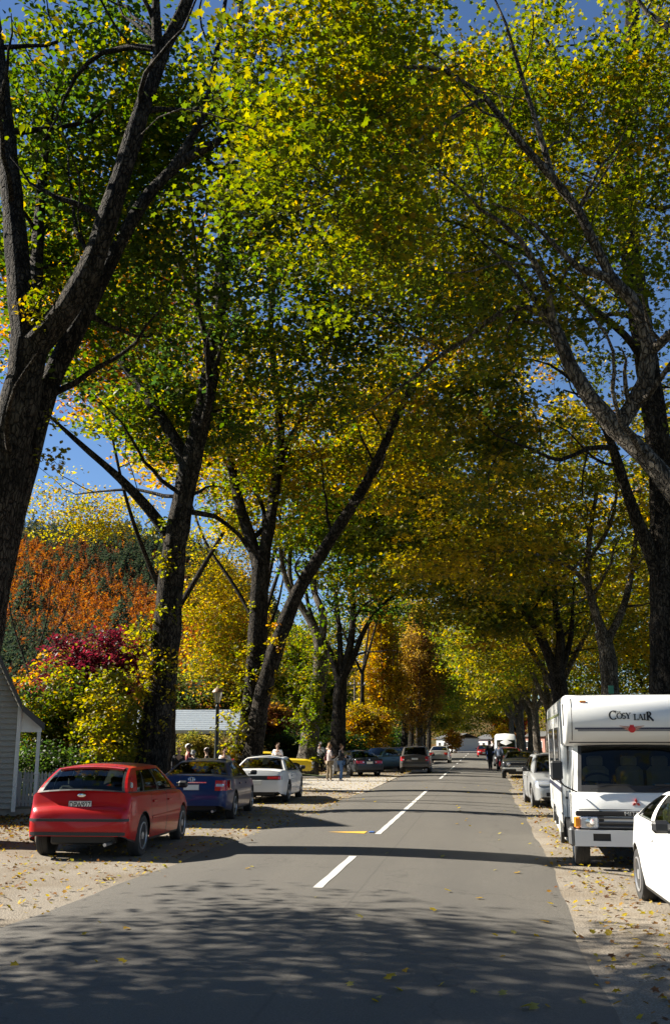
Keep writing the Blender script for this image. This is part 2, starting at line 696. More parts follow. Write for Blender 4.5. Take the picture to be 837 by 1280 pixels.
    if n:
        # every clump is a few flattened sprays
        sub = 4
        C = np.repeat(P, sub, axis=0) + rng.normal(0, 1, (n * sub, 3)) * np.array([spread[0], spread[0], spread[1]]) * 0.75
        m = max(1, per // sub)
        LP = np.repeat(C, m, axis=0) + rng.normal(0, 1, (n * sub * m, 3)) * np.array([spread[0] * 0.5, spread[0] * 0.5, spread[1] * 0.32])
        cols = pick_cols(n, sub * m, pal)
        me = leaf_mesh('crown', (LP - np.array(B)).astype(np.float32), leaf, up_bias, shape, cols, M[mat])
        link('crown', me, root)['kind'] = 'stuff'
    if ivy:
        # leafy shoots on the trunk: [(x, y, z, rx, rz, n)]
        IP, IC = [], []
        sh = MB()
        for (x, y, z, rx, rz, cnt, palv) in ivy:
            c = np.array([x, y, z])
            ns = max(4, cnt // 16)
            for _ in range(ns):
                o = c + rng.normal(0, 1, 3) * np.array([rx * 0.35, rx * 0.35, rz * 0.55])
                tip = o + np.array([rng.normal(0, 0.5), rng.normal(0, 0.4), rng.uniform(-0.1, 0.5)]) * rx * 1.1
                t = rng.random((28, 1))
                IP.append(o + (tip - o) * t + rng.normal(0, 0.09, (28, 3)))
                sh.tube([Vector(o) - B, Vector((o + tip) / 2) - B + Vector((0, 0, 0.05)), Vector(tip) - B], [0.012, 0.008, 0.004], 4, cap=False)
            IC.append(pick_cols(ns, 28, palv))
        sh.build('shoots', M[bark], root, 180)['kind'] = 'stuff'
        me = leaf_mesh('shoot_leaves', (np.concatenate(IP) - np.array(B)).astype(np.float32), leaf * 0.68, 0.6, shape, np.concatenate(IC), M['leaf'])
        link('shoot_leaves', me, root)['kind'] = 'stuff'
    return root


def stems(base, h, r, n=2, lean=0.12, seed=0, fork=(0.22, 0.32)):
    """a plausible forked trunk for trees further off"""
    q = random.Random(seed)
    x, y, z = base
    fk = h * q.uniform(*fork)
    lx, ly = q.uniform(-lean, lean), q.uniform(-lean, lean)
    f = (x + lx * fk, y + ly * fk, z + fk)
    out = [([base, (x + lx * fk * 0.4 + q.uniform(-.1, .1), y + ly * fk * .5, z + fk * .5), f], r, r * 0.72)]
    a0 = q.uniform(0, 6.28)
    for k in range(n):
        a = a0 + 6.28 * k / n + q.uniform(-.4, .4)
        s = q.uniform(0.25, 0.5)
        pts = [f]
        px, py, pz = f
        for i in range(1, 5):
            st = h * 0.6 / 4
            px += math.cos(a) * s * st * (1.2 if i < 3 else 0.7) + q.uniform(-.15, .15)
            py += math.sin(a) * s * st * (1.2 if i < 3 else 0.7) + q.uniform(-.15, .15)
            pz += st * q.uniform(0.85, 1.05)
            pts.append((px, py, pz))
        out.append((pts, r * 0.6, r * 0.12))
    return out


# ================================================================== GROUND, ROAD, VERGES
def ground_mats():
    # asphalt: chip-seal speckle, wheel tracks, patched tone, one long seam
    m, nt, b = new_mat('asphalt')
    tc = nt.nodes.new('ShaderNodeTexCoord')
    f1 = noise(nt, 55, 4, 0.85)
    f2 = noise(nt, 0.45, 4, 0.6, stretch=(1.6, 0.35, 1))
    f3 = noise(nt, 420, 2, 0.9)
    c = mixcol(nt, ramp(nt, f1, [(0.3, 0.0), (0.75, 1.0)]), (0.062, 0.057, 0.049), (0.165, 0.152, 0.131))
    c = mixcol(nt, ramp(nt, f3, [(0.58, 0.0), (0.68, 0.6)]), c, (0.33, 0.31, 0.275))
    c = mixcol(nt, ramp(nt, f2, [(0.40, 0.0), (0.62, 0.55)]), c, (0.095, 0.089, 0.079))
    sx = nt.nodes.new('ShaderNodeSeparateXYZ')
    nt.links.new(tc.outputs['Object'], sx.inputs[0])
    wob = noise(nt, 1.3, 2)

    def lane(x0, w, amt, col):
        nonlocal c
        ad = nt.nodes.new('ShaderNodeMath'); ad.operation = 'MULTIPLY_ADD'
        nt.links.new(wob, ad.inputs[0]); ad.inputs[1].default_value = w * 1.2
        nt.links.new(sx.outputs[0], ad.inputs[2])
        sb = nt.nodes.new('ShaderNodeMath'); sb.operation = 'SUBTRACT'
        nt.links.new(ad.outputs[0], sb.inputs[0]); sb.inputs[1].default_value = x0 + w * 0.6
        ab = nt.nodes.new('ShaderNodeMath'); ab.operation = 'ABSOLUTE'
        nt.links.new(sb.outputs[0], ab.inputs[0])
        fac = ramp(nt, ab.outputs[0], [(w * 0.25, amt), (w, 0.0)])
        c = mixcol(nt, fac, c, col)
    lane(-1.45, 0.022, 0.4, (0.06, 0.056, 0.05))
    lane(-0.45, 0.5, 0.30, (0.085, 0.08, 0.072))
    lane(-3.2, 0.5, 0.28, (0.088, 0.083, 0.075))
    # oil patches and tar-sealed cracks
    f4 = noise(nt, 3.1, 5, 0.7, stretch=(1.0, 0.45, 1))
    c = mixcol(nt, ramp(nt, f4, [(0.63, 0.0), (0.72, 0.35)]), c, (0.075, 0.07, 0.062))
    vo = nt.nodes.new('ShaderNodeTexVoronoi')
    vo.feature = 'DISTANCE_TO_EDGE'
    vo.inputs['Scale'].default_value = 0.32
    mpv = nt.nodes.new('ShaderNodeMapping')
    nz = nt.nodes.new('ShaderNodeTexNoise'); nz.inputs['Scale'].default_value = 1.7; nz.inputs['Detail'].default_value = 5
    nt.links.new(tc.outputs['Object'], nz.inputs['Vector'])
    av = nt.nodes.new('ShaderNodeVectorMath'); av.operation = 'ADD'
    nt.links.new(tc.outputs['Object'], av.inputs[0]); nt.links.new(nz.outputs['Color'], av.inputs[1])
    nt.links.new(av.outputs[0], vo.inputs['Vector'])
    c = mixcol(nt, ramp(nt, vo.outputs['Distance'], [(0.0, 0.55), (0.006, 0.0)]), c, (0.05, 0.047, 0.042))
    nt.links.new(c, b.inputs['Base Color'])
    b.inputs['Roughness'].default_value = 0.8
    b.inputs['Specular IOR Level'].default_value = 0.3
    bump(nt, b, f1, 0.8, 0.012)
    M['asphalt'] = m
    # gravel verge
    m, nt, b = new_mat('gravel')
    f1 = noise(nt, 70, 4, 0.85)
    f2 = noise(nt, 0.9, 5)
    vo = nt.nodes.new('ShaderNodeTexVoronoi')
    vo.inputs['Scale'].default_value = 45
    tc = nt.nodes.new('ShaderNodeTexCoord')
    nt.links.new(tc.outputs['Object'], vo.inputs['Vector'])
    c = mixcol(nt, ramp(nt, f1, [(0.3, 0.0), (0.7, 1.0)]), (0.11, 0.092, 0.072), (0.42, 0.375, 0.31))
    c = mixcol(nt, ramp(nt, f2, [(0.42, 0.0), (0.66, 0.6)]), c, (0.17, 0.13, 0.085))
    hs = nt.nodes.new('ShaderNodeMix'); hs.data_type = 'RGBA'; hs.blend_type = 'MULTIPLY'; hs.inputs[0].default_value = 0.45
    nt.links.new(c, hs.inputs[6]); nt.links.new(ramp(nt, vo.outputs['Distance'], [(0.0, 1.0), (0.6, 0.55)]), hs.inputs[7])
    nt.links.new(hs.outputs[2], b.inputs['Base Color'])
    b.inputs['Roughness'].default_value = 0.95
    b.inputs['Specular IOR Level'].default_value = 0.1
    bump(nt, b, vo.outputs['Distance'], 0.6, 0.012)
    M['gravel'] = m
    # earth with litter and thin grass
    m, nt, b = new_mat('earth')
    f1 = noise(nt, 26, 5, 0.8)
    f2 = noise(nt, 0.3, 5)
    c = mixcol(nt, ramp(nt, f1, [(0.3, 0.0), (0.7, 1.0)]), (0.07, 0.052, 0.03), (0.17, 0.12, 0.06))
    g = mixcol(nt, f1, (0.05, 0.075, 0.02), (0.10, 0.12, 0.035))
    nt.links.new(mixcol(nt, ramp(nt, f2, [(0.42, 0.0), (0.58, 1.0)]), c, g), b.inputs['Base Color'])
    b.inputs['Roughness'].default_value = 0.95
    b.inputs['Specular IOR Level'].default_value = 0.1
    bump(nt, b, f1, 0.6, 0.05)
    M['earth'] = m
    # worn road paint
    m, nt, b = new_mat('road_paint')
    f = noise(nt, 40, 4, 0.8)
    nt.links.new(mixcol(nt, ramp(nt, f, [(0.48, 0.0), (0.66, 0.85)]), (0.58, 0.57, 0.53), (0.20, 0.19, 0.17)), b.inputs['Base Color'])
    b.inputs['Roughness'].default_value = 0.7
    M['road_paint'] = m
    m, nt, b = new_mat('pale_concrete')
    f = noise(nt, 30, 4, 0.8)
    nt.links.new(mixcol(nt, f, (0.22, 0.20, 0.17), (0.40, 0.37, 0.32)), b.inputs['Base Color'])
    b.inputs['Roughness'].default_value = 0.9
    M['pale_concrete'] = m


ground_mats()


def road_z(x):
    return 0.075 - 0.0085 * (x + 1.9) ** 2


def edges(y):
    """left and right edge of the seal at distance y"""
    w = 0.07 * math.sin(y * 0.55) + 0.05 * math.sin(y * 1.7 + 1) + 0.02 * math.sin(y * 4.3)
    l = -4.75 + w + 0.45 * max(0, min(1, (y - 14) / 10))
    r = 1.0 + 0.4 * w + 0.24 * max(0, min(1, (y - 10) / 7)) + (0.25 if y > 40 else 0)
    return l, r


def build_ground():
    g = MB()
    g.grid(lambda u, v: (-1500 + 3000 * u, -300 + 3300 * v, -0.02), 12, 12)
    tag(g.build('ground', M['earth']), 'leaf-littered earth ground under the avenue trees', kind='structure')
    r = MB()
    ys = [-30, -20, -12] + list(np.arange(-6, 60, 0.4)) + list(np.arange(60, 330, 6))
    nx = 12
    for i, y in enumerate(ys):
        l, e = edges(y)
        for k in range(nx + 1):
            x = l + (e - l) * k / nx
            z = road_z(x)
            if k in (0, nx):
                z -= 0.02
            r.v.append((x, y, z))
    w = nx + 1
    for i in range(len(ys) - 1):
        for k in range(nx):
            r.f.append((i * w + k, i * w + k + 1, (i + 1) * w + k + 1, (i + 1) * w + k))
            r.m.append(0)
    road = r.build('road', M['asphalt'], None, 180)
    tag(road, 'grey asphalt road running away beneath the trees', kind='structure')
    # centre dashes: parts of the road
    for (y0, y1) in ((12.35, 15.75), (19.5, 37.6), (49, 61), (66, 76), (82, 90), (96, 104), (112, 120), (130, 138), (150, 160)):
        d = MB()
        n = max(4, int((y1 - y0) * 2))
        for i in range(n + 1):
            y = y0 + (y1 - y0) * i / n
            for dx in (-0.055, 0.055):
                x = -1.96 + dx + 0.006 * math.sin(i * 2.1 + dx * 50)
                d.v.append((x, y, road_z(x) + 0.005))
        for i in range(n):
            d.f.append((2 * i, 2 * i + 1, 2 * i + 3, 2 * i + 2))
            d.m.append(0)
        d.build('centre_dash', M['road_paint'], road)
    # painted arrow tail in yellow, with a blue hydrant mark beside it
    ym = simple('yellow_road_paint', (0.62, 0.36, 0.04), 0.7, var=0.25, scale=30)
    bm = simple('blue_marker', (0.06, 0.14, 0.38), 0.4)
    d = MB()
    d.add([(-2.98, 19.95, road_z(-2.98) + 0.006), (-2.22, 19.58, road_z(-2.2) + 0.006), (-2.22, 20.08, road_z(-2.2) + 0.006)], [(0, 1, 2)])
    d.build('yellow_mark', ym, road)
    d = MB()
    d.box((-2.11, 19.86, road_z(-2.1) + 0.012), (0.1, 0.16, 0.02), 0, 0.006)
    d.build('blue_marker', bm, road)
    # verges
    for nm, side, lab in (('verge', -1, 'gravel verge strewn with leaves under the parked cars'), ('verge', 1, 'gravel verge with yellow leaves under the camper van')):
        q = MB()
        n = 6
        yy = list(np.arange(-8, 60, 0.5)) + list(np.arange(60, 300, 8))
        for y in yy:
            l, e = edges(y)
            x0, x1 = (l + 0.25, -10.6 + 0.3 * math.sin(y)) if side < 0 else (e - 0.25, 5.0 + 0.3 * math.sin(y * 0.7))
            for k in range(n + 1):
                t = k / n
                q.v.append((x0 + (x1 - x0) * t, y, 0.004 + 0.012 * math.sin(y * 1.3 + k * 2) * (0 < k < n) + (0.012 if 0 < k < n else -0.008)))
        w = n + 1
        for i in range(len(yy) - 1):
            for k in range(n):
                f = (i * w + k, i * w + k + 1, (i + 1) * w + k + 1, (i + 1) * w + k)
                q.f.append(f if side > 0 else f[::-1])
                q.m.append(0)
        tag(q.build(nm, M['gravel'], None, 180), lab, kind='structure')
    # side lane opening to the left beyond the parked cars, with a low kerb
    q = MB()
    pts = [(-4.1, 35.5), (-4.25, 52.5), (-7.2, 50.2), (-8.9, 49.6), (-30, 49.6), (-30, 44), (-9, 42.5), (-6.6, 39.5)]
    q.add([(x, y, 0.03) for x, y in pts], [tuple(range(len(pts)))])
    tag(q.build('side_lane', M['pale_concrete']), 'pale concrete lane opening to the left off the road', kind='structure')
    q = MB()
    q.tube([(-30, 50.0, 0.04), (-8.9, 50.0, 0.04), (-7.3, 50.6, 0.04), (-6.6, 51.6, 0.04)], 0.1, 6)
    tag(q.build('kerb', M['pale_concrete']), 'pale rounded kerb along the far side of the lane', kind='structure')
    q = MB()
    q.grid(lambda u, v: (-14 + 6.6 * u, 50.3 + 3.4 * v, 0.03 + 0.22 * math.sin(math.pi * min(1, u * 1.02)) * math.sin(math.pi * v)), 14, 8)
    gm = simple('lawn', (0.09, 0.12, 0.03), 0.9, var=0.5, scale=9, bumpy=0.5)
    tag(q.build('grass_mound', gm, None, 180), 'small grassy mound behind the kerb of the lane', kind='structure')


build_ground()


# ================================================================== HILL
def hill_top(az):
    """elevation angle (tan) of the ridge at tan(azimuth) az, measured from +Y towards +X"""
    px = 600 + 1283 * az
    xs = [-900, -300, 0, 100, 160, 230, 300, 400, 520, 620, 760, 1200]
    ys = [690, 612, 612, 622, 640, 668, 712, 790, 852, 872, 880, 870]
    return (928 - np.interp(px, xs, ys)) / 1316.0


def hill_z(x, y):
    d = y
    az = x / d
    t = np.clip((d - 210) / 470.0, 0, 1)
    s = t * (0.35 + 0.65 * t)
    s = np.clip(s, 0, 1)
    return hill_top(az) * 680 * s * (1 + 0.035 * np.sin(x * 0.03 + 1) * np.sin(y * 0.021)) - 1.0


def build_hill():
    m, nt, b = new_mat('hill_scrub')
    f = noise(nt, 0.06, 6, 0.7)
    f2 = noise(nt, 0.35, 4, 0.7)
    c = mixcol(nt, f2, (0.06, 0.065, 0.03), (0.14, 0.10, 0.045))
    nt.links.new(mixcol(nt, ramp(nt, f, [(0.45, 0.0), (0.62, 0.8)]), c, (0.16, 0.075, 0.025)), b.inputs['Base Color'])
    b.inputs['Roughness'].default_value = 1.0
    b.inputs['Specular IOR Level'].default_value = 0.0
    bump(nt, b, f2, 1.0, 2.0)
    h = MB()
    nu, nv = 90, 26

    def fn(u, v):
        az = -1.6 + 2.1 * u
        y = 205 + 640 * v
        yy = min(y, 680)
        x = az * y
        z = float(hill_z(np.array(az * yy), np.array(yy)))
        if y > 680:
            z -= (y - 680) * 0.25
        return (x, y, z)
    h.grid(fn, nu, nv)
    tag(h.build('hill', m, None, 180), 'steep hillside beyond the town covered in autumn larches', kind='structure')

    # larches: ragged cones of short drooping sprays
    def larch_mesh(n, seed, tall, pal):
        """a narrow cone of drooping sprays"""
        q = np.random.default_rng(seed)
        t = q.random(n) ** 0.65
        z = 0.05 + 0.90 * (1 - t)
        a = q.uniform(0, 6.283, n)
        rad = (1 - z) ** 0.8 * tall * q.uniform(0.4, 1.0, n)
        P = np.stack([np.cos(a) * rad, np.sin(a) * rad, z], 1)
        return leaf_mesh('larch_needles', P, 0.16, 0.15, QUAD, pick_cols(n, 1, pal, 0.25), M['needle'], -0.9)
    orange = [((0.36, 0.125, 0.045), 4), ((0.42, 0.185, 0.055), 3), ((0.25, 0.085, 0.035), 3.5), ((0.36, 0.23, 0.08), 0.8)]
    rust = [((0.24, 0.085, 0.04), 3), ((0.15, 0.07, 0.04), 2), ((0.32, 0.12, 0.045), 1)]
    dark = [((0.04, 0.06, 0.035), 3), ((0.07, 0.085, 0.04), 2)]
    scrub = [((0.06, 0.07, 0.04), 2), ((0.10, 0.09, 0.05), 2), ((0.10, 0.065, 0.045), 1.4)]
    trunk = MB()
    trunk.tube([(0, 0, 0), (0, 0, 0.5), (0, 0, 0.97)], [0.022, 0.014, 0.004], 5)
    tm = trunk.mesh('larch_trunk', M['bark'])
    me = {'orange': [larch_mesh(44, 5 + i, 0.19, orange) for i in range(4)], 'rust': [larch_mesh(44, 15 + i, 0.18, rust) for i in range(3)],
          'dark': [larch_mesh(60, 25 + i, 0.24, dark) for i in range(2)], 'scrub': [larch_mesh(40, 35 + i, 0.5, scrub) for i in range(2)]}
    q = np.random.default_rng(3)
    N = 16000
    y = np.sqrt(q.uniform(215 ** 2, 690 ** 2, N))
    az = q.uniform(-0.60, -0.12, N)
    x = az * y
    z = hill_z(x, y)
    pick = []
    for i in range(N):
        nz = math.sin(x[i] * 0.021 + 0.6 * math.sin(y[i] * 0.017)) + math.sin(y[i] * 0.027 + x[i] * 0.013) + q.normal(0, 0.6)
        up = z[i] / max(1, 680 * hill_top(az[i]))
        if up > 0.80 + 0.05 * nz:
            k = 'scrub' if q.random() < 0.8 else 'dark'
        elif nz > 1.25:
            k = 'dark' if q.random() < 0.55 else 'scrub'
        elif q.random() < 0.05:
            k = 'dark'
        else:
            k = 'orange' if nz < 0.35 else 'rust'
        pick.append(k)
    hgt = {'orange': (4.5, 8), 'rust': (4, 7), 'dark': (5, 11), 'scrub': (2.4, 4.5)}
    px = 600 + 1283 * az
    py = 928 - (z + 6 - 1.75) / y * 1316
    seen = (px > 0) & (px < 245) & (py < 850)
    show = np.where(seen, 1.0 / y, 0)
    show[np.array([p == 'scrub' for p in pick])] *= 0.5
    order = np.argsort(-show)
    lab = {'orange': 'orange autumn larch standing on the far hillside', 'rust': 'rusty red larch standing on the far hillside',
           'dark': 'dark green conifer among the orange larches', 'scrub': 'low grey-green bush on the upper hillside'}
    nm = {'orange': 'larch_tree', 'rust': 'larch_tree', 'dark': 'conifer_tree', 'scrub': 'hillside_bush'}
    cnt = 0
    rest = {}
    for i in order:
        k = pick[i]
        h_ = q.uniform(*hgt[k])
        sc = (h_ * q.uniform(0.9, 1.25), h_ * q.uniform(0.9, 1.25), h_)
        if cnt < 290 and show[i] > 0:
            cnt += 1
            t = thing(nm[k], lab[k], 'bush' if k == 'scrub' else 'tree', (x[i], y[i], z[i] - 0.3), q.uniform(0, 6.28), lab[k].replace(' standing', '') + ' group')
            t['group'] = {'orange': 'orange larches on the hill', 'rust': 'rusty larches on the hill', 'dark': 'dark conifers on the hill', 'scrub': 'bushes on the upper hill'}[k]
            t.scale = sc
            link('crown', me[k][int(q.integers(len(me[k])))], t)
            link('trunk', tm, t)
        elif -60 < px[i] < 340:
            rest.setdefault(k, []).append((x[i], y[i], z[i] - 0.3, q.uniform(0, 6.28), sc))
    # single big conifers low on the slope, crowns of drooping sprays
    nq_ = 520
    t_ = q.random(nq_) ** 0.6
    zz = 0.04 + 0.94 * (1 - t_)
    aa = q.uniform(0, 6.283, nq_)
    rr_ = (1 - zz) ** 0.8 * 0.30 * (0.55 + 0.45 * q.random(nq_)) * (1 + 0.18 * np.sin(zz * 40))
    lone = leaf_mesh('conifer_needles', np.stack([np.cos(aa) * rr_, np.sin(aa) * rr_, zz], 1), 0.085, 0.3, QUAD, pick_cols(nq_, 1, dark, 0.3), M['needle'], 0.6)
    for (tx, ty, hpx, lab) in ((128, 752, 40, 'broad dark conifer standing alone low on the orange slope'), (150, 800, 64, 'tallest dark green conifer at the foot of the orange slope'),
                               (82, 735, 30, 'small round dark conifer half way up the orange slope'), (178, 812, 50, 'bluish conifer beside the second left trunk at the slope foot'),
                               (30, 770, 60, 'dark conifer clump above the cottage roof')):
        bx = None
        for yy in np.linspace(230, 600, 300):
            p = at(tx, ty, yy)
            if p.z < float(hill_z(np.array(p.x), np.array(yy))):
                bx = (p.x, yy, p.z - 0.4)
                break
        if bx is None:
            continue
        t = thing('conifer_tree', lab, 'tree', bx, 1.0, 'lone conifers on the slope')
        h_ = hpx * bx[1] / 1316
        t.scale = (h_ * 1.1, h_ * 1.1, h_)
        link('crown', lone, t)
        link('trunk', tm, t)
    # the rest of the wood, past counting: one object
    verts, cols, nf = [], [], 0
    for k, lst in rest.items():
        for j, (X, Y, Z, a, sc) in enumerate(lst):
            src = me[k][j % len(me[k])]
            if not hasattr(build_hill, 'cache'):
                build_hill.cache = {}
            if src.name not in build_hill.cache:
                co = np.empty(len(src.vertices) * 3, np.float32)
                src.vertices.foreach_get('co', co)
                vi = np.empty(len(src.loops), np.int32)
                src.loops.foreach_get('vertex_index', vi)
                cc = np.empty(len(src.polygons) * 4, np.float32)
                src.attributes['col'].data.foreach_get('color', cc)
                build_hill.cache[src.name] = (co.reshape(-1, 3)[vi], cc.reshape(-1, 4))
            co, cc = build_hill.cache[src.name]
            c_, s_ = math.cos(a), math.sin(a)
            vx = (co[:, 0] * c_ - co[:, 1] * s_) * sc[0] + X
            vy = (co[:, 0] * s_ + co[:, 1] * c_) * sc[1] + Y
            vz = co[:, 2] * sc[2] + Z
            verts.append(np.stack([vx, vy, vz], -1))
            cols.append(cc)
    V = np.concatenate(verts)
    C_ = np.concatenate(cols)
    nt_ = len(V) // 3
    me2 = bpy.data.meshes.new('larch_wood')
    me2.vertices.add(len(V))
    me2.vertices.foreach_set('co', V.reshape(-1).astype(np.float32))
    me2.loops.add(len(V))
    me2.loops.foreach_set('vertex_index', np.arange(len(V), dtype=np.int32))
    me2.polygons.add(nt_)
    me2.polygons.foreach_set('loop_start', (np.arange(nt_) * 3).astype(np.int32))
    me2.polygons.foreach_set('loop_total', np.full(nt_, 3, np.int32))
    me2.update(calc_edges=True)
    a_ = me2.attributes.new('col', 'FLOAT_COLOR', 'FACE')
    a_.data.foreach_set('color', C_.reshape(-1))
    me2.materials.append(M['needle'])
    tag(link('larch_wood', me2), 'larch wood covering the far hillside in orange and rust', kind='stuff')


build_hill()


# ================================================================== CARS
def rim_mesh(r, kind='alloy'):
    b = MB()
    prof = [(r, -0.085), (r, 0.085), (r * 0.93, 0.088), (r * 0.90, 0.07), (r * 0.86, 0.03)]
    b.lathe(prof, 28, 0)
    b.lathe([(r * 0.88, 0.02), (0.0, 0.025)], 28, 1)
    ns = {'alloy': 7, 'five': 5, 'steel': 10}[kind]
    for k in range(ns):
        a = 2 * math.pi * k / ns
        X = Matrix.Rotation(a, 4, 'Z')
        w0, w1 = (0.055, 0.075) if kind != 'five' else (0.07, 0.09)
        zs = 0.045
        vs = [(0.03, -w0 / 2, zs + .02), (0.03, w0 / 2, zs + .02), (r * 0.9, w1 / 2, zs + .012), (r * 0.9, -w1 / 2, zs + .012),
              (0.03, -w0 / 2, 0.02), (0.03, w0 / 2, 0.02), (r * 0.9, w1 / 2, 0.02), (r * 0.9, -w1 / 2, 0.02)]
        b.add(vs, [(0, 1, 2, 3)[::-1], (0, 4, 5, 1), (1, 5, 6, 2), (2, 6, 7, 3), (3, 7, 4, 0)], 0, X)
    b.lathe([(0.06, 0.05), (0.055, 0.078), (0.0, 0.082)], 16, 0)
    return b.mesh('rim', [M['alloy'], M['black']], 40)


def tyre_mesh(R_, w):
    b = MB()
    ri = R_ * 0.64
    h = w / 2
    b.lathe([(ri, -h * 0.85), (R_ * 0.8, -h), (R_ * 0.95, -h * 0.92), (R_, -h * 0.7), (R_, -h * 0.25), (R_ * 0.985, -h * 0.22), (R_ * 0.985, -h * 0.12), (R_, -h * 0.1),
             (R_, h * 0.1), (R_ * 0.985, h * 0.12), (R_ * 0.985, h * 0.22), (R_, h * 0.25), (R_, h * 0.7), (R_ * 0.95, h * 0.92), (R_ * 0.8, h), (ri, h * 0.85)], 32, 0)
    return b.mesh('tyre', M['rubber'], 40)


def add_wheels(root, spots, R_, w, kind, near=True):
    tm = tyre_mesh(R_, w)
    rm = rim_mesh(R_ * 0.66, kind)
    for (x, y) in spots:
        t = link('wheel', tm, root)
        t.location = (x, y, R_)
        t.rotation_euler = (0, R(90) if x > 0 else R(-90), 0)
        rr = link('rim', rm, t)
        rr.location = (0, 0, w * 0.5 - 0.085)


def build_car(root, P, paint_m):
    """P: L W H, deck [(y, z)...] rear to front, low [(y, z)...], axles (rear, front), wheel radius, cabin (yC0, yC1, yA1, yA0),
    windows [(u0, u1)...], doors [(y0, y1)...]"""
    L_, W, H = P['L'], P['W'], P['H']
    hl = L_ / 2
    yR, yF = P['axles']
    Rw = P.get('wheel', 0.31)
    Ra = Rw + 0.055
    dy, dz = zip(*P['deck'])
    ly, lz = zip(*P['low'])
    yC0, yC1, yA1, yA0 = P['cabin']
    ys = set(np.round(np.linspace(-hl, hl, 44), 4))
    ys |= set(dy) | set(ly)
    for e in (-1, 1):
        for d in (0.015, 0.04, 0.08, 0.13, 0.2):
            ys.add(round(e * (hl - d), 4))
    for ya in (yR, yF):
        for k in range(11):
            ys.add(round(ya + Ra * math.cos(math.pi * k / 10), 4))
    gaps = []
    for (a, b_) in P.get('doors', []):
        for s in (a, b_):
            gaps.append((s, s + 0.014))
            ys |= {round(s, 4), round(s + 0.014, 4)}
    ys |= {round(yC0, 4), round(yA0, 4)}
    ys = sorted(y for y in ys if -hl - 1e-6 <= y <= hl + 1e-6)
    out = [ys[0]]
    for y in ys[1:]:
        if y - out[-1] > 0.006:
            out.append(y)
    ys = out
    tf, tr = P.get('taper', (0.14, 0.10))

    def hw(y):
        t = max(0.0, (abs(y) - 0.55 * hl) / (0.45 * hl))
        k = tf if y > 0 else tr
        h = W / 2 * (1 - k * t ** 2.2)
        s = max(0.0, (abs(y) - (hl - 0.16)) / 0.16)
        return h - 0.13 * (1 - math.sqrt(max(0, 1 - s * s)))

    def wz(z, zs):
        pts = [(0.12, 0.93), (0.25, 0.965), (0.42, 0.995), (0.58, 1.0), (0.66, 0.992), (zs - 0.03, 0.965), (zs + 0.2, 0.94)]
        return float(np.interp(z, [p[0] for p in pts], [p[1] for p in pts]))

    def deck(y):
        return float(np.interp(y, dy, dz))

    def low(y):
        z = float(np.interp(y, ly, lz))
        for ya in (yR, yF):
            if abs(y - ya) < Ra - 1e-4:
                z = max(z, Rw * 0.98 + math.sqrt(Ra * Ra - (y - ya) ** 2))
        return z
    F = [0, 0.05, 0.25, 0.45, 0.62, 0.78, 0.92, 1.0]

    def half(y):
        zl, zd = low(y), deck(y)
        zs = max(zd - 0.05, zl + 0.03)
        pts = []
        for f in F:
            z = zl + f * (zs - zl)
            pts.append((hw(y) * wz(z, zs), z))
        x0 = pts[-1][0]
        pts.append((x0 - 0.035, zs + (zd - zs) * 0.75))
        pts.append((x0 - 0.09, zd))
        cr = P.get('crown', 0.035)
        pts.append((x0 * 0.55, zd + cr * 0.8))
        pts.append((0.0, zd + cr))
        return pts
    body, doors, black = MB(), {}, MB()
    secs = []
    for y in ys:
        h = half(y)
        secs.append([(x, y, z) for x, z in h] + [(-x, y, z) for x, z in h[-2::-1]])
    ncol = len(secs[0])
    nh = len(F)

    def emit(mb, a, b_):
        mb.add([secs[a][0]], [])
    bm_v = [p for s in secs for p in s]
    body.v = list(bm_v)
    dr = {}
    for i in range(len(ys) - 1):
        ym = 0.5 * (ys[i] + ys[i + 1])
        in_gap = any(a - 1e-5 <= ys[i] and ys[i + 1] <= b_ + 1e-3 for a, b_ in gaps)
        for k in range(ncol - 1):
            side = k < nh + 1 or k >= ncol - 1 - (nh + 1)
            top = not side
            kk = k if k < ncol // 2 else ncol - 2 - k
            if top and yC0 - 0.02 < ym < yA0 + 0.02:
                continue
            q = (i * ncol + k, (i + 1) * ncol + k, (i + 1) * ncol + k + 1, i * ncol + k + 1)
            mi = 0
            if side and in_gap and kk >= 1:
                mi = 1
            elif side and kk <= 0 and P.get('sill_black', True):
                mi = 1
            elif P.get('bumper_strip') and ym < -hl + 0.10 and P['bumper_strip'][0] < bm_v[q[0]][2] < P['bumper_strip'][1]:
                mi = 1
            dkey = None
            if side and 1 <= kk <= nh and mi == 0:
                for di, (a, b_) in enumerate(P.get('doors', [])):
                    if a + 0.01 < ym < b_:
                        dkey = (di, k < ncol // 2)
            if dkey:
                dr.setdefault(dkey, []).append(q)
            else:
                body.f.append(q)
                body.m.append(mi)
    n = ncol
    body.f.append(tuple(range(n)))
    body.m.append(0)
    body.f.append(tuple(range((len(ys) - 1) * n, len(ys) * n))[::-1])
    body.m.append(0)
    body.build('body', [paint_m, M['black']], root, 42)
    handle_m = M['black'] if P.get('black_trim') else paint_m
    for (di, right), fs in sorted(dr.items()):
        d = MB()
        used = sorted({i for f in fs for i in f})
        mp = {u: j for j, u in enumerate(used)}
        d.v = [bm_v[u] for u in used]
        d.f = [tuple(mp[i] for i in f) for f in fs]
        d.m = [0] * len(fs)
        do = d.build('door', paint_m, root, 42)
        a, b_ = P['doors'][di]
        sx = 1 if right else -1
        hb = MB()
        yy = a + 0.16
        zz = deck(yy) - 0.16
        hb.box((sx * (hw(yy) * 0.985 + 0.005), yy, zz), (0.035, 0.17, 0.035), 0, 0.01)
        hb.build('handle', handle_m, do)
    # underbody, wheel housings
    ub = MB()
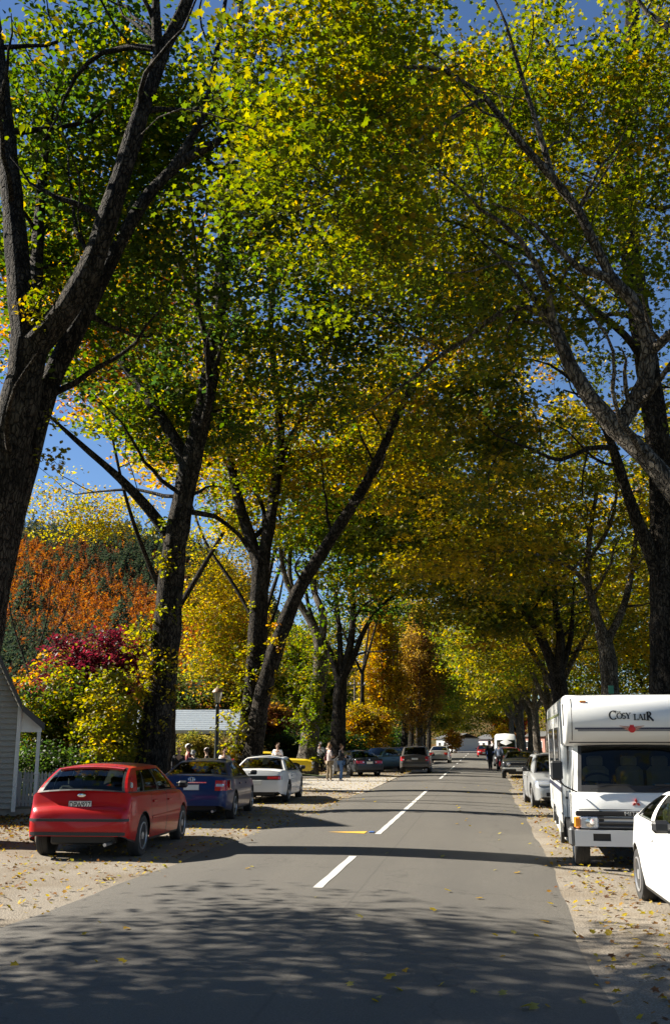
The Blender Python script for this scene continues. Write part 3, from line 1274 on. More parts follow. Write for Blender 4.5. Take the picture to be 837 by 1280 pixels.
    ub.box((0, (yR + yF) / 2, 0.33), (W * 0.62, L_ * 0.86, 0.24), 0, 0.03)
    ub.box((0, (yR + yF) / 2, 0.36), (W * 0.9, (yF - yR) - 2 * Ra, 0.18), 0)
    eng_top = deck(yF) - 0.16
    ub.box((0, yF, (0.4 + eng_top) / 2), (W * 0.6, Ra * 2.2, eng_top - 0.4), 0)
    rt = min(deck(max(yR, -hl + 0.3)), 0.95) - 0.2
    ub.box((0, yR, (0.4 + rt) / 2), (W * 0.6, Ra * 2.2, max(0.1, rt - 0.4)), 0)
    ub.build('underbody', M['black'], root)
    # interior
    it = MB()
    fl = 0.46
    for sx in (-1, 1):
        it.box((sx * (W / 2 - 0.10), (yC0 + yA0) / 2, (fl + deck(0)) / 2 - 0.03), (0.04, (yA0 - yC0) * 0.92, deck(0) - fl - 0.06), 0)
    it.box((0, yA0 - 0.22, deck(yA0) - 0.07), (W * 0.80, 0.42, 0.16), 0, 0.04)
    it.box((0, yC0 + 0.22, deck(yC0) - 0.06), (W * 0.78, 0.42, 0.05), 0, 0.01)
    it.build('dashboard', M['interior'], root)
    wx = W * 0.21
    for sx in (-1, 1):
        sb = MB()
        yy = yA1 - 0.62
        sb.box((sx * wx, yy + 0.2, fl + 0.16), (0.5, 0.5, 0.16), 0, 0.05)
        sb.box((sx * wx, yy - 0.1, fl + 0.46), (0.48, 0.14, 0.58), 0, 0.05, None)
        sb.box((sx * wx, yy - 0.13, fl + 0.82 if H > 1.3 else fl + 0.7), (0.25, 0.09, 0.17), 0, 0.03)
        sb.build('seat', M[P.get('seat', 'interior')], root)
    sb = MB()
    yb = max(yC1 + 0.15, yR + 0.05)
    sb.box((0, yb, fl + 0.36), (W * 0.74, 0.16, 0.5), 0, 0.05)
    for sx in (-1, 1):
        sb.box((sx * wx, yb - 0.02, fl + 0.68), (0.25, 0.09, 0.15), 0, 0.03)
    sb.build('rear_bench', M[P.get('seat', 'interior')], root)
    wl = MB()
    cx, cy, cz = W * 0.21, yA0 - 0.50, deck(yA0) + 0.0
    wl.tube([(cx + 0.18 * math.cos(t), cy - 0.06 * math.sin(t), cz + 0.17 * math.sin(t)) for t in np.linspace(0, 6.283, 21)], 0.014, 6)
    wl.build('steering_wheel', M['black'], root)

    # cabin
    def zr(u):
        return H - 0.045 - P.get('roofdrop', 0.05) * (1 - u) ** 2 - 0.02 * u ** 3
    wr = P.get('roofw', 0.70) * W / 2

    def pb(u):
        y = yC0 + (yA0 - yC0) * u
        zs = deck(y) - 0.05
        return (hw(y) * wz(zs, zs) - 0.05, y, deck(y) - 0.012)

    def pt(u):
        return (wr * (1 - 0.03 * (2 * u - 1) ** 2), yC1 + (yA1 - yC1) * u, zr(u))
    tum = P.get('tumble', 0.05)

    def side(u, v, sx, off=0.0):
        a, b_ = pb(u), pt(u)
        bow = tum * 4 * v * (1 - v) * 0.8 * (1 - (2 * u - 1) ** 6)
        x = a[0] + (b_[0] - a[0]) * v + bow + off
        y = a[1] + (b_[1] - a[1]) * v
        if u < 0.5:
            y -= P.get('cbow', 0.04) * 4 * v * (1 - v) * (1 - 2 * u)
        else:
            y += 0.03 * 4 * v * (1 - v) * (2 * u - 1)
        return (sx * x, y, a[2] + (b_[2] - a[2]) * v)
    wins = P['windows']
    ub_ = sorted({0.0, 1.0} | {w for ww in wins for w in ww[:2]})
    us = []
    for a, b_ in zip(ub_[:-1], ub_[1:]):
        k = max(2, int((b_ - a) * 22))
        us += [a + (b_ - a) * i / k for i in range(k)]
    us.append(1.0)
    vs_ = [0.0, 0.05, 0.2, 0.36, 0.52, 0.68, 0.80, 0.88, 1.0]
    frame = MB()
    for sx in (1, -1):
        gl = [MB() for _ in wins]
        for i in range(len(us) - 1):
            um = (us[i] + us[i + 1]) / 2
            for j in range(len(vs_) - 1):
                vm = (vs_[j] + vs_[j + 1]) / 2
                wi = next((n_ for n_, w in enumerate(wins) if w[0] < um < w[1] and 0.05 < vm < 0.88), None)
                q = [side(us[i], vs_[j], sx), side(us[i + 1], vs_[j], sx), side(us[i + 1], vs_[j + 1], sx), side(us[i], vs_[j + 1], sx)]
                if sx < 0:
                    q = q[::-1]
                if wi is None:
                    inner = [w for w in wins]
                    lo, hi = min(w[0] for w in inner), max(w[1] for w in inner)
                    mat = 1 if (lo < um < hi and vm < 0.88 and not P.get('paint_pillars')) or vm < 0.05 else 0
                    frame.add(q, [(0, 1, 2, 3)], mat)
                else:
                    q = [(p[0] - sx * 0.008, p[1], p[2]) for p in q]
                    gl[wi].add(q, [(0, 1, 2, 3)])
        for g in gl:
            if g.f:
                g.build('side_window', M[P.get('glass', 'glass')], root, 180)

    def screen(front):
        bow0, bow1 = (P.get('bowf', 0.16), 0.07) if front else (-P.get('bowr', 0.09), -0.05)
        u_ = 1.0 if front else 0.0
        a, b_ = pb(u_), pt(u_)

        def fn(s, v):
            s = 2 * s - 1
            x = s * (a[0] + (b_[0] - a[0]) * v)
            bow = bow0 + (bow1 - bow0) * v
            y = a[1] + (b_[1] - a[1]) * v + bow * (1 - s * s)
            if not front:
                y -= P.get('cbow', 0.04) * 4 * v * (1 - v)
            else:
                y += 0.03 * 4 * v * (1 - v)
            z = a[2] + (b_[2] - a[2]) * v + 0.045 * (1 - s * s) * v + (P.get('crown', 0.035) * (1 - s * s)) * (1 - v) + 0.012 * (1 - v) * (1 - s * s)
            return Vector((x, y, z))
        return fn
    for front in (True, False):
        fn = screen(front)
        ss = [0, 0.03, 0.06, 0.14, 0.26, 0.38, 0.5, 0.62, 0.74, 0.86, 0.94, 0.97, 1]
        vv = [0, 0.06, 0.2, 0.4, 0.6, 0.8, 0.93, 1]
        g = MB()
        for i in range(len(ss) - 1):
            for j in range(len(vv) - 1):
                q = [fn(ss[i], vv[j]), fn(ss[i + 1], vv[j]), fn(ss[i + 1], vv[j + 1]), fn(ss[i], vv[j + 1])]
                if front:
                    q = q[::-1]
                e = i in (0, len(ss) - 2)
                if e:
                    frame.add(q, [(0, 1, 2, 3)], 0)
                elif j in (0, len(vv) - 2) or i in (1, len(ss) - 3):
                    frame.add(q, [(0, 1, 2, 3)], 1)
                else:
                    g.add(q, [(0, 1, 2, 3)])
        g.build('windscreen' if front else 'rear_window', M[P.get('glass', 'glass')], root, 180)
    frame.build('window_frame', [paint_m, M['black']], root, 60)
    # roof

    def rf(s, u):
        s = 2 * s - 1
        p = pt(u)
        bow = (0.07 * max(0, (u - 0.5) * 2) ** 3 - 0.05 * max(0, (0.5 - u) * 2) ** 3) * (1 - s * s)
        return (s * p[0], p[1] + bow, p[2] + 0.045 * (1 - s * s) + 0.012 * math.sin(math.pi * u) * (1 - s * s))
    r = MB()
    r.grid(rf, 14, 12)
    r.build('roof', paint_m, root, 180)
    if P.get('spoiler'):
        sp = MB()
        q = [rf(s, 0.0) for s in np.linspace(0.06, 0.94, 11)]
        for p0, p1 in zip(q[:-1], q[1:]):
            sp.add([(p0[0], p0[1] + 0.06, p0[2] + 0.004), (p1[0], p1[1] + 0.06, p1[2] + 0.004), (p1[0], p1[1] - 0.13, p1[2] - 0.02), (p0[0], p0[1] - 0.13, p0[2] - 0.02),
                    (p0[0], p0[1] - 0.125, p0[2] - 0.05), (p1[0], p1[1] - 0.125, p1[2] - 0.05), (p0[0], p0[1] + 0.02, p0[2] - 0.03), (p1[0], p1[1] + 0.02, p1[2] - 0.03)],
                   [(0, 1, 2, 3)[::-1], (3, 2, 5, 4)[::-1], (4, 5, 7, 6)[::-1]])
        sp.build('spoiler', paint_m, root, 30)
    # mirrors
    for sx in (-1, 1):
        mb_ = MB()
        yy = yA0 - 0.30
        x0 = hw(yy) + 0.0
        mb_.box((sx * (x0 + 0.09), yy, deck(yy) + 0.075), (0.17, 0.09, 0.12), 0, 0.03)
        mb_.box((sx * (x0 - 0.01), yy + 0.02, deck(yy) + 0.03), (0.08, 0.05, 0.03), 0)
        mb_.build('mirror', M['black'] if P.get('black_mirror', True) else paint_m, root)
    # wheels
    tw = P.get('tyre_w', 0.2)
    xw = W / 2 - tw / 2 - 0.015
    add_wheels(root, [(sx * xw, ya) for ya in (yR, yF) for sx in (-1, 1)], Rw, tw, P.get('rim', 'alloy'))

    def end_y(x, z, front):
        """where the body's end surface lies at height z, half-width x"""
        e = 1 if front else -1
        best = e * (hl - 0.3)
        for y in np.linspace(hl - 0.5, hl, 120)[::-1]:
            h = half(e * y)
            xs = [p[0] for p in h]
            zz = [p[1] for p in h]
            if zz[0] <= z <= zz[-1] and abs(x) <= np.interp(z, zz[:nh], xs[:nh]) + 1e-6:
                return e * y
        return best

    def patch(name, m, x0, x1, z0, z1, front, wrap=0.0, d=0.012, parent=root, nx=6, nz=4):
        """a lens or badge lying on the end surface, with its own thickness"""
        b = MB()
        e = 1 if front else -1

        def fn(u, v):
            x, z = x0 + (x1 - x0) * u, z0 + (z1 - z0) * v
            y = end_y(abs(x), z, front)
            return (x, y + e * d, z)
        b.grid(fn, nx, nz, 0, flip=front)
        # rim down to the body
        edge = [fn(u, 0) for u in np.linspace(0, 1, nx + 1)] + [fn(1, v) for v in np.linspace(0, 1, nz + 1)][1:] + \
               [fn(u, 1) for u in np.linspace(1, 0, nx + 1)][1:] + [fn(0, v) for v in np.linspace(1, 0, nz + 1)][1:-1]
        k = len(edge)
        b.add(edge + [(p[0], p[1] - e * (d + 0.03), p[2]) for p in edge], [(i, (i + 1) % k, k + (i + 1) % k, k + i) for i in range(k)])
        return b.build(name, m, parent, 30)
    P['_patch'], P['_end'], P['_hw'], P['_deck'], P['_side'] = patch, end_y, hw, deck, side
    return root


HATCH = dict(L=4.15, W=1.72, H=1.42, axles=(-1.30, 1.34), wheel=0.315, crown=0.03,
             deck=[(-2.075, 0.60), (-2.05, 0.70), (-2.02, 0.74), (-1.97, 0.78), (-1.90, 1.00), (-1.2, 0.985), (0.9, 0.94), (1.25, 0.91), (1.75, 0.79), (2.0, 0.66), (2.075, 0.52)],
             low=[(-2.075, 0.36), (-1.95, 0.29), (-1.6, 0.22), (1.7, 0.20), (2.0, 0.22), (2.075, 0.32)],
             cabin=(-1.90, -1.34, 0.20, 1.12), windows=[(0.13, 0.235), (0.255, 0.52), (0.55, 0.87)], doors=[(-0.86, 0.10), (0.114, 1.08)],
             spoiler=True, roofdrop=0.03, cbow=0.10, taper=(0.16, 0.07), roofw=0.72)
SEDAN = dict(L=4.6, W=1.76, H=1.43, axles=(-1.32, 1.38), wheel=0.315, crown=0.035,
             deck=[(-2.30, 0.58), (-2.28, 0.72), (-2.25, 0.80), (-2.20, 0.98), (-2.1, 1.01), (-1.6, 1.0), (-1.2, 0.97), (0.9, 0.93), (1.2, 0.90), (1.8, 0.79), (2.2, 0.66), (2.30, 0.52)],
             low=[(-2.30, 0.36), (-2.2, 0.28), (-1.7, 0.22), (1.8, 0.20), (2.2, 0.22), (2.30, 0.32)],
             cabin=(-1.62, -0.92, 0.22, 1.15), windows=[(0.10, 0.19), (0.21, 0.50), (0.53, 0.88)], doors=[(-0.85, 0.12), (0.134, 1.10)],
             roofdrop=0.05, cbow=0.05, taper=(0.16, 0.12), roofw=0.68)
WAGON = dict(SEDAN, L=4.5, H=1.50, axles=(-1.28, 1.36),
             deck=[(-2.25, 0.56), (-2.22, 0.70), (-2.19, 0.76), (-2.15, 0.98), (-1.2, 0.96), (0.9, 0.92), (1.2, 0.90), (1.8, 0.80), (2.15, 0.68), (2.25, 0.52)],
             low=[(-2.25, 0.38), (-2.1, 0.30), (1.8, 0.24), (2.1, 0.24), (2.25, 0.34)],
             cabin=(-2.14, -1.80, 0.2, 1.1), windows=[(0.05, 0.24), (0.27, 0.53), (0.56, 0.88)], roofdrop=0.03, cbow=0.03, roofw=0.72)
MUSCLE = dict(SEDAN, L=4.7, W=1.84, H=1.32, axles=(-1.35, 1.40), wheel=0.33,
              deck=[(-2.35, 0.55), (-2.32, 0.80), (-2.2, 0.93), (-1.5, 0.94), (0.8, 0.93), (1.1, 0.93), (1.9, 0.88), (2.25, 0.84), (2.33, 0.78), (2.35, 0.55)],
              low=[(-2.35, 0.40), (-2.2, 0.30), (2.2, 0.30), (2.35, 0.40)],
              cabin=(-1.75, -0.80, 0.05, 0.78), windows=[(0.18, 0.45), (0.48, 0.9)], doors=[(-0.55, 0.75)], taper=(0.06, 0.08), black_mirror=False)


def plate_text(root, txt, x, y, z, rz=0, h=0.085, name='number_plate'):
    b = MB()
    b.box((0, 0, 0), (0.36, 0.012, 0.125), 0, 0.004)
    o = b.build(name, M['plate'], root)
    o.location = (x, y, z)
    o.rotation_euler = (0, 0, rz)
    bd = MB()
    for q in (((0, -0.0075, 0.057), (0.352, 0.003, 0.004)), ((0, -0.0075, -0.057), (0.352, 0.003, 0.004)), ((-0.174, -0.0075, 0), (0.004, 0.003, 0.11)), ((0.174, -0.0075, 0), (0.004, 0.003, 0.11))):
        bd.box(q[0], q[1])
    bd.build('plate_border', M['plate_ink'], o)
    if txt:
        me = text_mesh(txt, h * 1.42, 0.0015, 0.012)
        me.materials.append(M['plate_ink'])
        t = link('plate_lettering', me, o)
        t.rotation_euler = (R(90), 0, 0)
        t.location = (0, -0.0085, 0)
        t.scale = (0.72, 1, 1)
    return o


def oval(root, name, m, x, y, z, a, b_, th=0.012, tilt=0.0):
    q = MB()
    q.lathe([(1.0, 0), (0.98, th * 0.8), (0.85, th), (0.0, th)], 24)
    o = q.build(name, m, root, 40)
    o.scale = (a, b_, 1)
    o.rotation_euler = (R(90) - tilt, 0, 0)
    o.location = (x, y, z)
    return o


P_RED = paint('red_car_paint', (0.44, 0.004, 0.005))
P_BLUE = paint('dark_blue_car_paint', (0.005, 0.028, 0.12), 0.2)
P_WHITE = paint('white_car_paint', (0.78, 0.78, 0.76))
P_GREY = paint('charcoal_car_paint', (0.05, 0.052, 0.056), 0.4)
P_SILVER = paint('silver_car_paint', (0.46, 0.47, 0.47), 0.5)
P_BEIGE = paint('pale_gold_car_paint', (0.48, 0.45, 0.40), 0.35)
P_YELLOW = paint('yellow_car_paint', (0.72, 0.50, 0.015))
P_TEAL = paint('dark_teal_car_paint', (0.03, 0.09, 0.12), 0.2)
P_BLACK = paint('black_car_paint', (0.02, 0.022, 0.024))
P_BROWN = paint('bronze_grey_car_paint', (0.13, 0.115, 0.10), 0.4)


def rear_kit(root, P, plate='', lens_z=(0.72, 0.92), lens_x=(0.46, 0.80), lens=True, pz=0.80, bumper=None):
    pa = P['_patch']
    if lens:
        for sx in (-1, 1):
            a, b_ = sorted((sx * lens_x[0], sx * lens_x[1]))
            pa('taillight', M['red_lens'], a, b_, lens_z[0], lens_z[1], False)
            c_, d_ = sorted((sx * lens_x[0], sx * (lens_x[0] + 0.10)))
            pa('reversing_light', M['clear_lens'], c_ + 0.01, d_ - 0.01, lens_z[0] + 0.04, lens_z[0] + 0.10, False, d=0.018)
    plate_text(root, plate, 0, P['_end'](0.1, pz, False) - 0.015, pz)
    ex = MB()
    ex.tube([(0.45, -P['L'] / 2 + 0.35, 0.24), (0.45, -P['L'] / 2 - 0.01, 0.24)], 0.026, 10)
    ex.build('exhaust_pipe', M['alloy'], root)
    if bumper:
        pa('bumper_strip', M['black'], -P['W'] * 0.44, P['W'] * 0.44, bumper[0], bumper[1], False, d=0.018, nx=16)


def front_kit(root, P, plate='', zl=(0.58, 0.70), xl=(0.42, 0.78), grille=(-0.36, 0.36, 0.58, 0.68)):
    pa = P['_patch']
    for sx in (-1, 1):
        a, b_ = sorted((sx * xl[0], sx * xl[1]))
        pa('headlight', M['clear_lens'], a, b_, zl[0], zl[1], True)
    pa('grille', M['black'], *grille, True)
    pa('air_intake', M['black'], -0.5, 0.5, 0.34, 0.44, True, d=0.006)
    if plate is not None:
        plate_text(root, plate, 0, P['_end'](0.1, 0.5, True) + 0.015, 0.5, math.pi)


def wipers(root, P, rear=False):
    pass


# ---- red hatchback, nearest on the left
def red_hatch():
    P = dict(HATCH, W=1.68)
    t = thing('parked_car', 'red five-door hatchback with its rear to the road bend, nearest car on the left verge', 'car', (-6.22, 17.25, 0.0), R(3))
    t['label'] = 'shiny red hatchback parked on the leafy verge beside the cottage'
    build_car(t, P, P_RED)
    pa = P['_patch']
    rear_kit(t, P, 'DPW927', lens=False, pz=0.81)
    # dark rubbing strip across the bumper, black lower valance
    pa('bumper_strip', M['black'], -0.78, 0.78, 0.575, 0.615, False, d=0.02, nx=20)
    pa('valance', M['black'], -0.74, 0.74, 0.37, 0.42, False, d=0.012, nx=20)
    oval(t, 'badge', M['chrome'], 0, P['_end'](0.0, 0.955, False) - 0.005, 0.955, 0.07, 0.03)
    # tall lamps on the rear pillars
    for sx in (-1, 1):
        b = MB()
        pts = [(0.025, 0.08), (0.065, 0.06), (0.06, 0.50), (0.035, 0.62)]
        prof = [Vector(P['_side'](u, v, sx, 0.006)) for u, v in pts]
        inn = [p - Vector((sx * 0.03, 0, 0)) for p in prof]
        b.add(prof + inn, [(0, 1, 2, 3), (0, 4, 5, 1), (1, 5, 6, 2), (2, 6, 7, 3), (3, 7, 4, 0)])
        b.build('taillight', M['red_lens'], t)
        b = MB()
        pts = [(0.03, 0.22), (0.06, 0.20), (0.058, 0.40), (0.036, 0.43)]
        prof = [Vector(P['_side'](u, v, sx, 0.010)) for u, v in pts]
        inn = [p - Vector((sx * 0.02, 0, 0)) for p in prof]
        b.add(prof + inn, [(0, 1, 2, 3), (0, 4, 5, 1), (1, 5, 6, 2), (2, 6, 7, 3), (3, 7, 4, 0)])
        b.build('reversing_light', M['clear_lens'], t)
    front_kit(t, P, None)
    # rubbing strips along the doors
    for sx in (-1, 1):
        b = MB()
        b.box((sx * (P['W'] / 2 - 0.002), 0.1, 0.56), (0.02, 1.9, 0.045), 0, 0.008)
        b.build('side_moulding', P_RED, t)
    wp = MB()
    wp.tube([(0.05, P['_end'](0, 1.0, False) - 0.03, 1.02), (-0.32, P['_end'](0.2, 1.0, False) + 0.0, 1.07)], 0.012, 6)
    wp.build('rear_wiper', M['black'], t)
    return t


red_hatch()


def blue_sedan():
    P = dict(SEDAN, H=1.37)
    t = thing('parked_car', 'dark blue sedan with a high boot, parked between the red hatchback and the white sedan', 'car', (-6.68, 25.0, 0), R(4.5))
    build_car(t, P, P_BLUE)
    pa = P['_patch']
    for sx in (-1, 1):
        a, b_ = sorted((sx * 0.54, sx * 0.845))
        pa('taillight', M['red_lens'], a, b_, 0.69, 0.91, False, nx=12)
        a, b_ = sorted((sx * 0.56, sx * 0.74))
        pa('reversing_light', M['clear_lens'], a, b_, 0.78, 0.835, False, d=0.018)
    plate_text(t, '', 0, P['_end'](0.1, 0.76, False) - 0.015, 0.76)
    pa('boot_strip', M['chrome'], -0.34, 0.34, 0.85, 0.875, False, d=0.02, nx=10)
    # three crossed rings
    for (a, b_) in ((0.075, 0.05), (0.03, 0.05), (0.055, 0.022)):
        q = MB()
        q.tube([(a * math.cos(k), P['_end'](0, 0.93, False) - 0.018, 0.935 + b_ * math.sin(k)) for k in np.linspace(0, 6.283, 21)], 0.006, 5)
        q.build('badge_ring', M['chrome'], t)
    ex = MB()
    ex.tube([(0.5, -1.95, 0.24), (0.5, -2.33, 0.24)], 0.028, 10)
    ex.build('exhaust_pipe', M['alloy'], t)
    front_kit(t, P, None)
    b = MB()
    b.box((0, -1.45, 1.06), (0.32, 0.03, 0.03), 0, 0.01)
    b.build('high_brake_light', M['red_lens'], t)


blue_sedan()


def white_sedan():
    P = dict(SEDAN, W=1.72, H=1.36, L=4.55, axles=(-1.30, 1.36),
             deck=[(-2.275, 0.56), (-2.26, 0.68), (-2.24, 0.76), (-2.18, 0.92), (-2.0, 0.96), (-1.6, 0.955), (-1.2, 0.93), (0.9, 0.90), (1.2, 0.87), (1.8, 0.76), (2.15, 0.64), (2.275, 0.50)],
             low=[(-2.275, 0.34), (-2.2, 0.26), (-1.7, 0.20), (1.8, 0.19), (2.2, 0.22), (2.275, 0.30)])
    t = thing('parked_car', 'white sedan parked in front of the dark blue sedan, hazy red lamps across its boot', 'car', (-6.62, 31.9, 0), R(2))
    t['label'] = 'white sedan with a red light bar, parked just beyond the dark blue sedan'
    build_car(t, P, P_WHITE)
    pa = P['_patch']
    pa('light_bar', M['black'], -0.76, 0.76, 0.68, 0.80, False, d=0.012, nx=20)
    for sx in (-1, 1):
        a, b_ = sorted((sx * 0.34, sx * 0.73))
        pa('taillight', M['red_lens'], a, b_, 0.70, 0.78, False, d=0.024)
    plate_text(t, '', 0, P['_end'](0.1, 0.60, False) - 0.02, 0.60)
    front_kit(t, P, None)


white_sedan()


def yellow_coupe():
    P = dict(MUSCLE, L=4.3, W=1.7, H=1.25, axles=(-1.25, 1.25),
             deck=[(-2.15, 0.55), (-2.12, 0.76), (-2.0, 0.86), (-1.4, 0.88), (0.7, 0.87), (1.0, 0.88), (1.8, 0.84), (2.1, 0.76), (2.15, 0.55)],
             low=[(-2.15, 0.36), (-2.0, 0.28), (2.0, 0.28), (2.15, 0.36)], cabin=(-1.5, -0.75, 0.0, 0.7))
    t = thing('parked_car', 'bright yellow low coupe standing side-on behind the white sedan', 'car', (-10.5, 51.0, 0.06), R(-83))
    build_car(t, P, P_YELLOW)
    rear_kit(t, P)
    front_kit(t, P, None, zl=(0.62, 0.76), xl=(0.5, 0.74))
    for sx in (-1, 1):
        oval(t, 'headlamp_ring', M['chrome'], sx * 0.62, P['_end'](0.6, 0.68, True) + 0.028, 0.69, 0.1, 0.1, 0.02).rotation_euler = (R(-90), 0, 0)
    P['_patch']('front_bumper', M['chrome'], -0.78, 0.78, 0.46, 0.54, True, d=0.05, nx=14)


yellow_coupe()


def plain_cars():
    P = dict(SEDAN, H=1.36, L=4.4, axles=(-1.25, 1.3),
             deck=[(-2.2, 0.58), (-2.18, 0.74), (-2.14, 0.88), (-2.05, 0.93), (-1.5, 0.93), (-1.0, 0.92), (0.9, 0.9), (1.2, 0.87), (1.8, 0.78), (2.1, 0.66), (2.2, 0.5)],
             low=[(-2.2, 0.36), (-2.1, 0.28), (1.8, 0.2), (2.1, 0.22), (2.2, 0.32)])
    t = thing('parked_car', 'charcoal sedan parked nose-in at an angle beside the standing couple', 'car', (-6.75, 55.4, 0), R(27))
    build_car(t, P, P_GREY)
    rear_kit(t, P, lens_z=(0.68, 0.82), lens_x=(0.3, 0.8), pz=0.72)
    oval(t, 'badge', M['chrome'], 0, P['_end'](0, 0.86, False) - 0.004, 0.87, 0.05, 0.05)
    front_kit(t, P, None)
    P = dict(MUSCLE, L=4.3, W=1.7, H=1.45, axles=(-1.25, 1.3),
             deck=[(-2.15, 0.55), (-2.1, 0.85), (-1.9, 0.95), (-1.5, 0.97), (0.7, 0.96), (1.0, 0.96), (1.8, 0.93), (2.08, 0.86), (2.15, 0.6)],
             low=[(-2.15, 0.40), (-2.0, 0.32), (2.0, 0.32), (2.15, 0.42)], cabin=(-1.5, -0.8, 0.1, 0.75))
    t = thing('parked_car', 'old dark teal saloon with round headlamps behind the charcoal sedan', 'car', (-6.2, 63.0, 0), R(150))
    build_car(t, P, P_TEAL)
    rear_kit(t, P)
    front_kit(t, P, '', zl=(0.66, 0.82), xl=(0.54, 0.76), grille=(-0.45, 0.45, 0.6, 0.8))
    for sx in (-1, 1):
        oval(t, 'headlamp_ring', M['chrome'], sx * 0.65, P['_end'](0.62, 0.7, True) + 0.03, 0.74, 0.11, 0.11, 0.02).rotation_euler = (R(-90), 0, 0)
    P['_patch']('front_bumper', M['chrome'], -0.8, 0.8, 0.46, 0.55, True, d=0.06, nx=14)
    t = thing('moving_car', 'bronze-grey estate car seen from behind on the left lane', 'car', (-3.72, 59.5, 0.05), R(1.5))
    P = dict(WAGON)
    build_car(t, P, P_BROWN)
    rear_kit(t, P, lens_z=(0.70, 0.93), lens_x=(0.58, 0.82), pz=0.80, bumper=(0.56, 0.61))
    b = MB()
    for sx in (-1, 1):
        b.tube([(sx * 0.5, -1.5, 1.47), (sx * 0.5, -1.4, 1.52), (sx * 0.5, 0.0, 1.53), (sx * 0.5, 0.1, 1.48)], 0.018, 6)
    b.build('roof_rails', M['black'], t)
    front_kit(t, P, None)
    P = dict(SEDAN)
    t = thing('moving_car', 'pale silver sedan driving away ahead of the estate car', 'car', (-3.45, 88.0, 0.05), R(-1))
    build_car(t, P, P_BEIGE)
    rear_kit(t, P, lens_z=(0.68, 0.88), lens_x=(0.44, 0.80), pz=0.74)
    front_kit(t, P, None)
    # right side, facing the viewer
    P = dict(HATCH, H=1.46)
    t = thing('parked_car', 'silver hatchback with roof bars half hidden behind the camper van', 'car', (2.12, 30.4, 0), math.pi + R(2))
    build_car(t, P, P_SILVER)
    front_kit(t, P, '', zl=(0.62, 0.74), xl=(0.40, 0.76))
    rear_kit(t, P)
    b = MB()
    for sx in (-1, 1):
        b.tube([(sx * 0.52, -1.2, 1.42), (sx * 0.52, -1.1, 1.49), (sx * 0.52, 0.0, 1.50), (sx * 0.52, 0.12, 1.44)], 0.02, 6)
    b.build('roof_rails', M['black'], t)
    P = dict(MUSCLE)
    t = thing('parked_car', 'black muscle car with a chrome-edged grille beside two standing men', 'car', (1.95, 54.0, 0), math.pi - R(2))
    build_car(t, P, P_BLACK)
    rear_kit(t, P)
    P['_patch']('grille', M['black'], -0.62, 0.62, 0.62, 0.78, True, d=0.01, nx=12)
    b = MB()
    y = P['_end'](0.5, 0.7, True) + 0.02
    for z in (0.615, 0.785):
        b.box((0, y, z), (1.3, 0.03, 0.02), 0, 0.006)
    for x in (-0.65, 0.65):
        b.box((x, y, 0.70), (0.02, 0.03, 0.15), 0, 0.006)
    b.build('grille_surround', M['chrome'], t)
    for sx in (-1, 1):
        oval(t, 'headlight', M['clear_lens'], sx * 0.54, y + 0.0, 0.70, 0.085, 0.085, 0.03).rotation_euler = (R(-90), 0, 0)
    P['_patch']('front_bumper', M['chrome'], -0.85, 0.85, 0.47, 0.55, True, d=0.05, nx=14)
    plate_text(t, '', 0, P['_end'](0.1, 0.42, True) + 0.07, 0.43, math.pi)
    P = dict(SEDAN, H=1.42)
    t = thing('parked_car', 'red saloon with a pale roof parked behind the black muscle car', 'car', (1.9, 70.5, 0), math.pi)
    build_car(t, P, P_RED)
    front_kit(t, P, '')
    rear_kit(t, P)
    t = thing('moving_car', 'small red hatchback far along the road near its end', 'car', (0.35, 125.0, 0.03), math.pi)
    P = dict(HATCH)
    build_car(t, P, P_RED)
    front_kit(t, P, '')
    rear_kit(t, P)
    t = thing('parked_car', 'dark blue saloon half hidden behind the two men, under the right trees', 'car', (1.35, 98.0, 0), math.pi)
    P = dict(SEDAN)
    build_car(t, P, P_BLUE)
    front_kit(t, P, '')
    rear_kit(t, P)
    for (x, y, pm, lab, rz) in ((-6.3, 69.5, P_GREY, 'dark grey saloon nosed in between the teal saloon and the blue one', R(24)), (-5.9, 84.0, P_BLACK, 'black saloon parked on the left verge past the blue one', R(5)),
                                (-5.6, 93.0, P_SILVER, 'silver saloon parked furthest along the left verge', R(3)), (1.75, 79.5, P_BLACK, 'black saloon parked between the pale-roofed red one and the white van', math.pi)):
        t = thing('parked_car', lab, 'car', (x, y, 0), rz)
        P = dict(SEDAN)
        build_car(t, P, pm)
        front_kit(t, P, '')
        rear_kit(t, P)
    t = thing('parked_car', 'blue saloon parked beyond the estate car, roof just showing', 'car', (-6.0, 76.0, 0), R(4))
    P = dict(SEDAN)
    build_car(t, P, P_BLUE)
    front_kit(t, P, '')
    rear_kit(t, P)


plain_cars()


def white_right_car():
    P = dict(HATCH, W=1.70, H=1.30, L=4.05, axles=(-1.27, 1.25), wheel=0.285, rim='five', tyre_w=0.19, spoiler=False,
             deck=[(-2.025, 0.56), (-2.01, 0.70), (-1.98, 0.80), (-1.92, 0.90), (-1.80, 0.935), (-1.2, 0.93), (0.8, 0.88), (1.1, 0.86), (1.6, 0.76), (1.9, 0.64), (2.025, 0.48)],
             low=[(-2.025, 0.34), (-1.95, 0.27), (-1.6, 0.18), (1.7, 0.17), (1.95, 0.2), (2.025, 0.28)], cabin=(-1.78, -0.78, 0.15, 1.05), taper=(0.16, 0.20), roofdrop=0.05, cbow=0.02, roofw=0.68,
             windows=[(0.10, 0.40), (0.47, 0.88)], paint_pillars=True, doors=[(-0.48, 0.96)])
    t = thing('parked_car', 'glossy white car cut off by the picture edge, its tail towards the camper van', 'car', (2.60, 11.18, 0), math.pi + R(2))
    build_car(t, P, P_WHITE)
    front_kit(t, P, '')
    rear_kit(t, P, lens_x=(0.46, 0.66))


white_right_car()


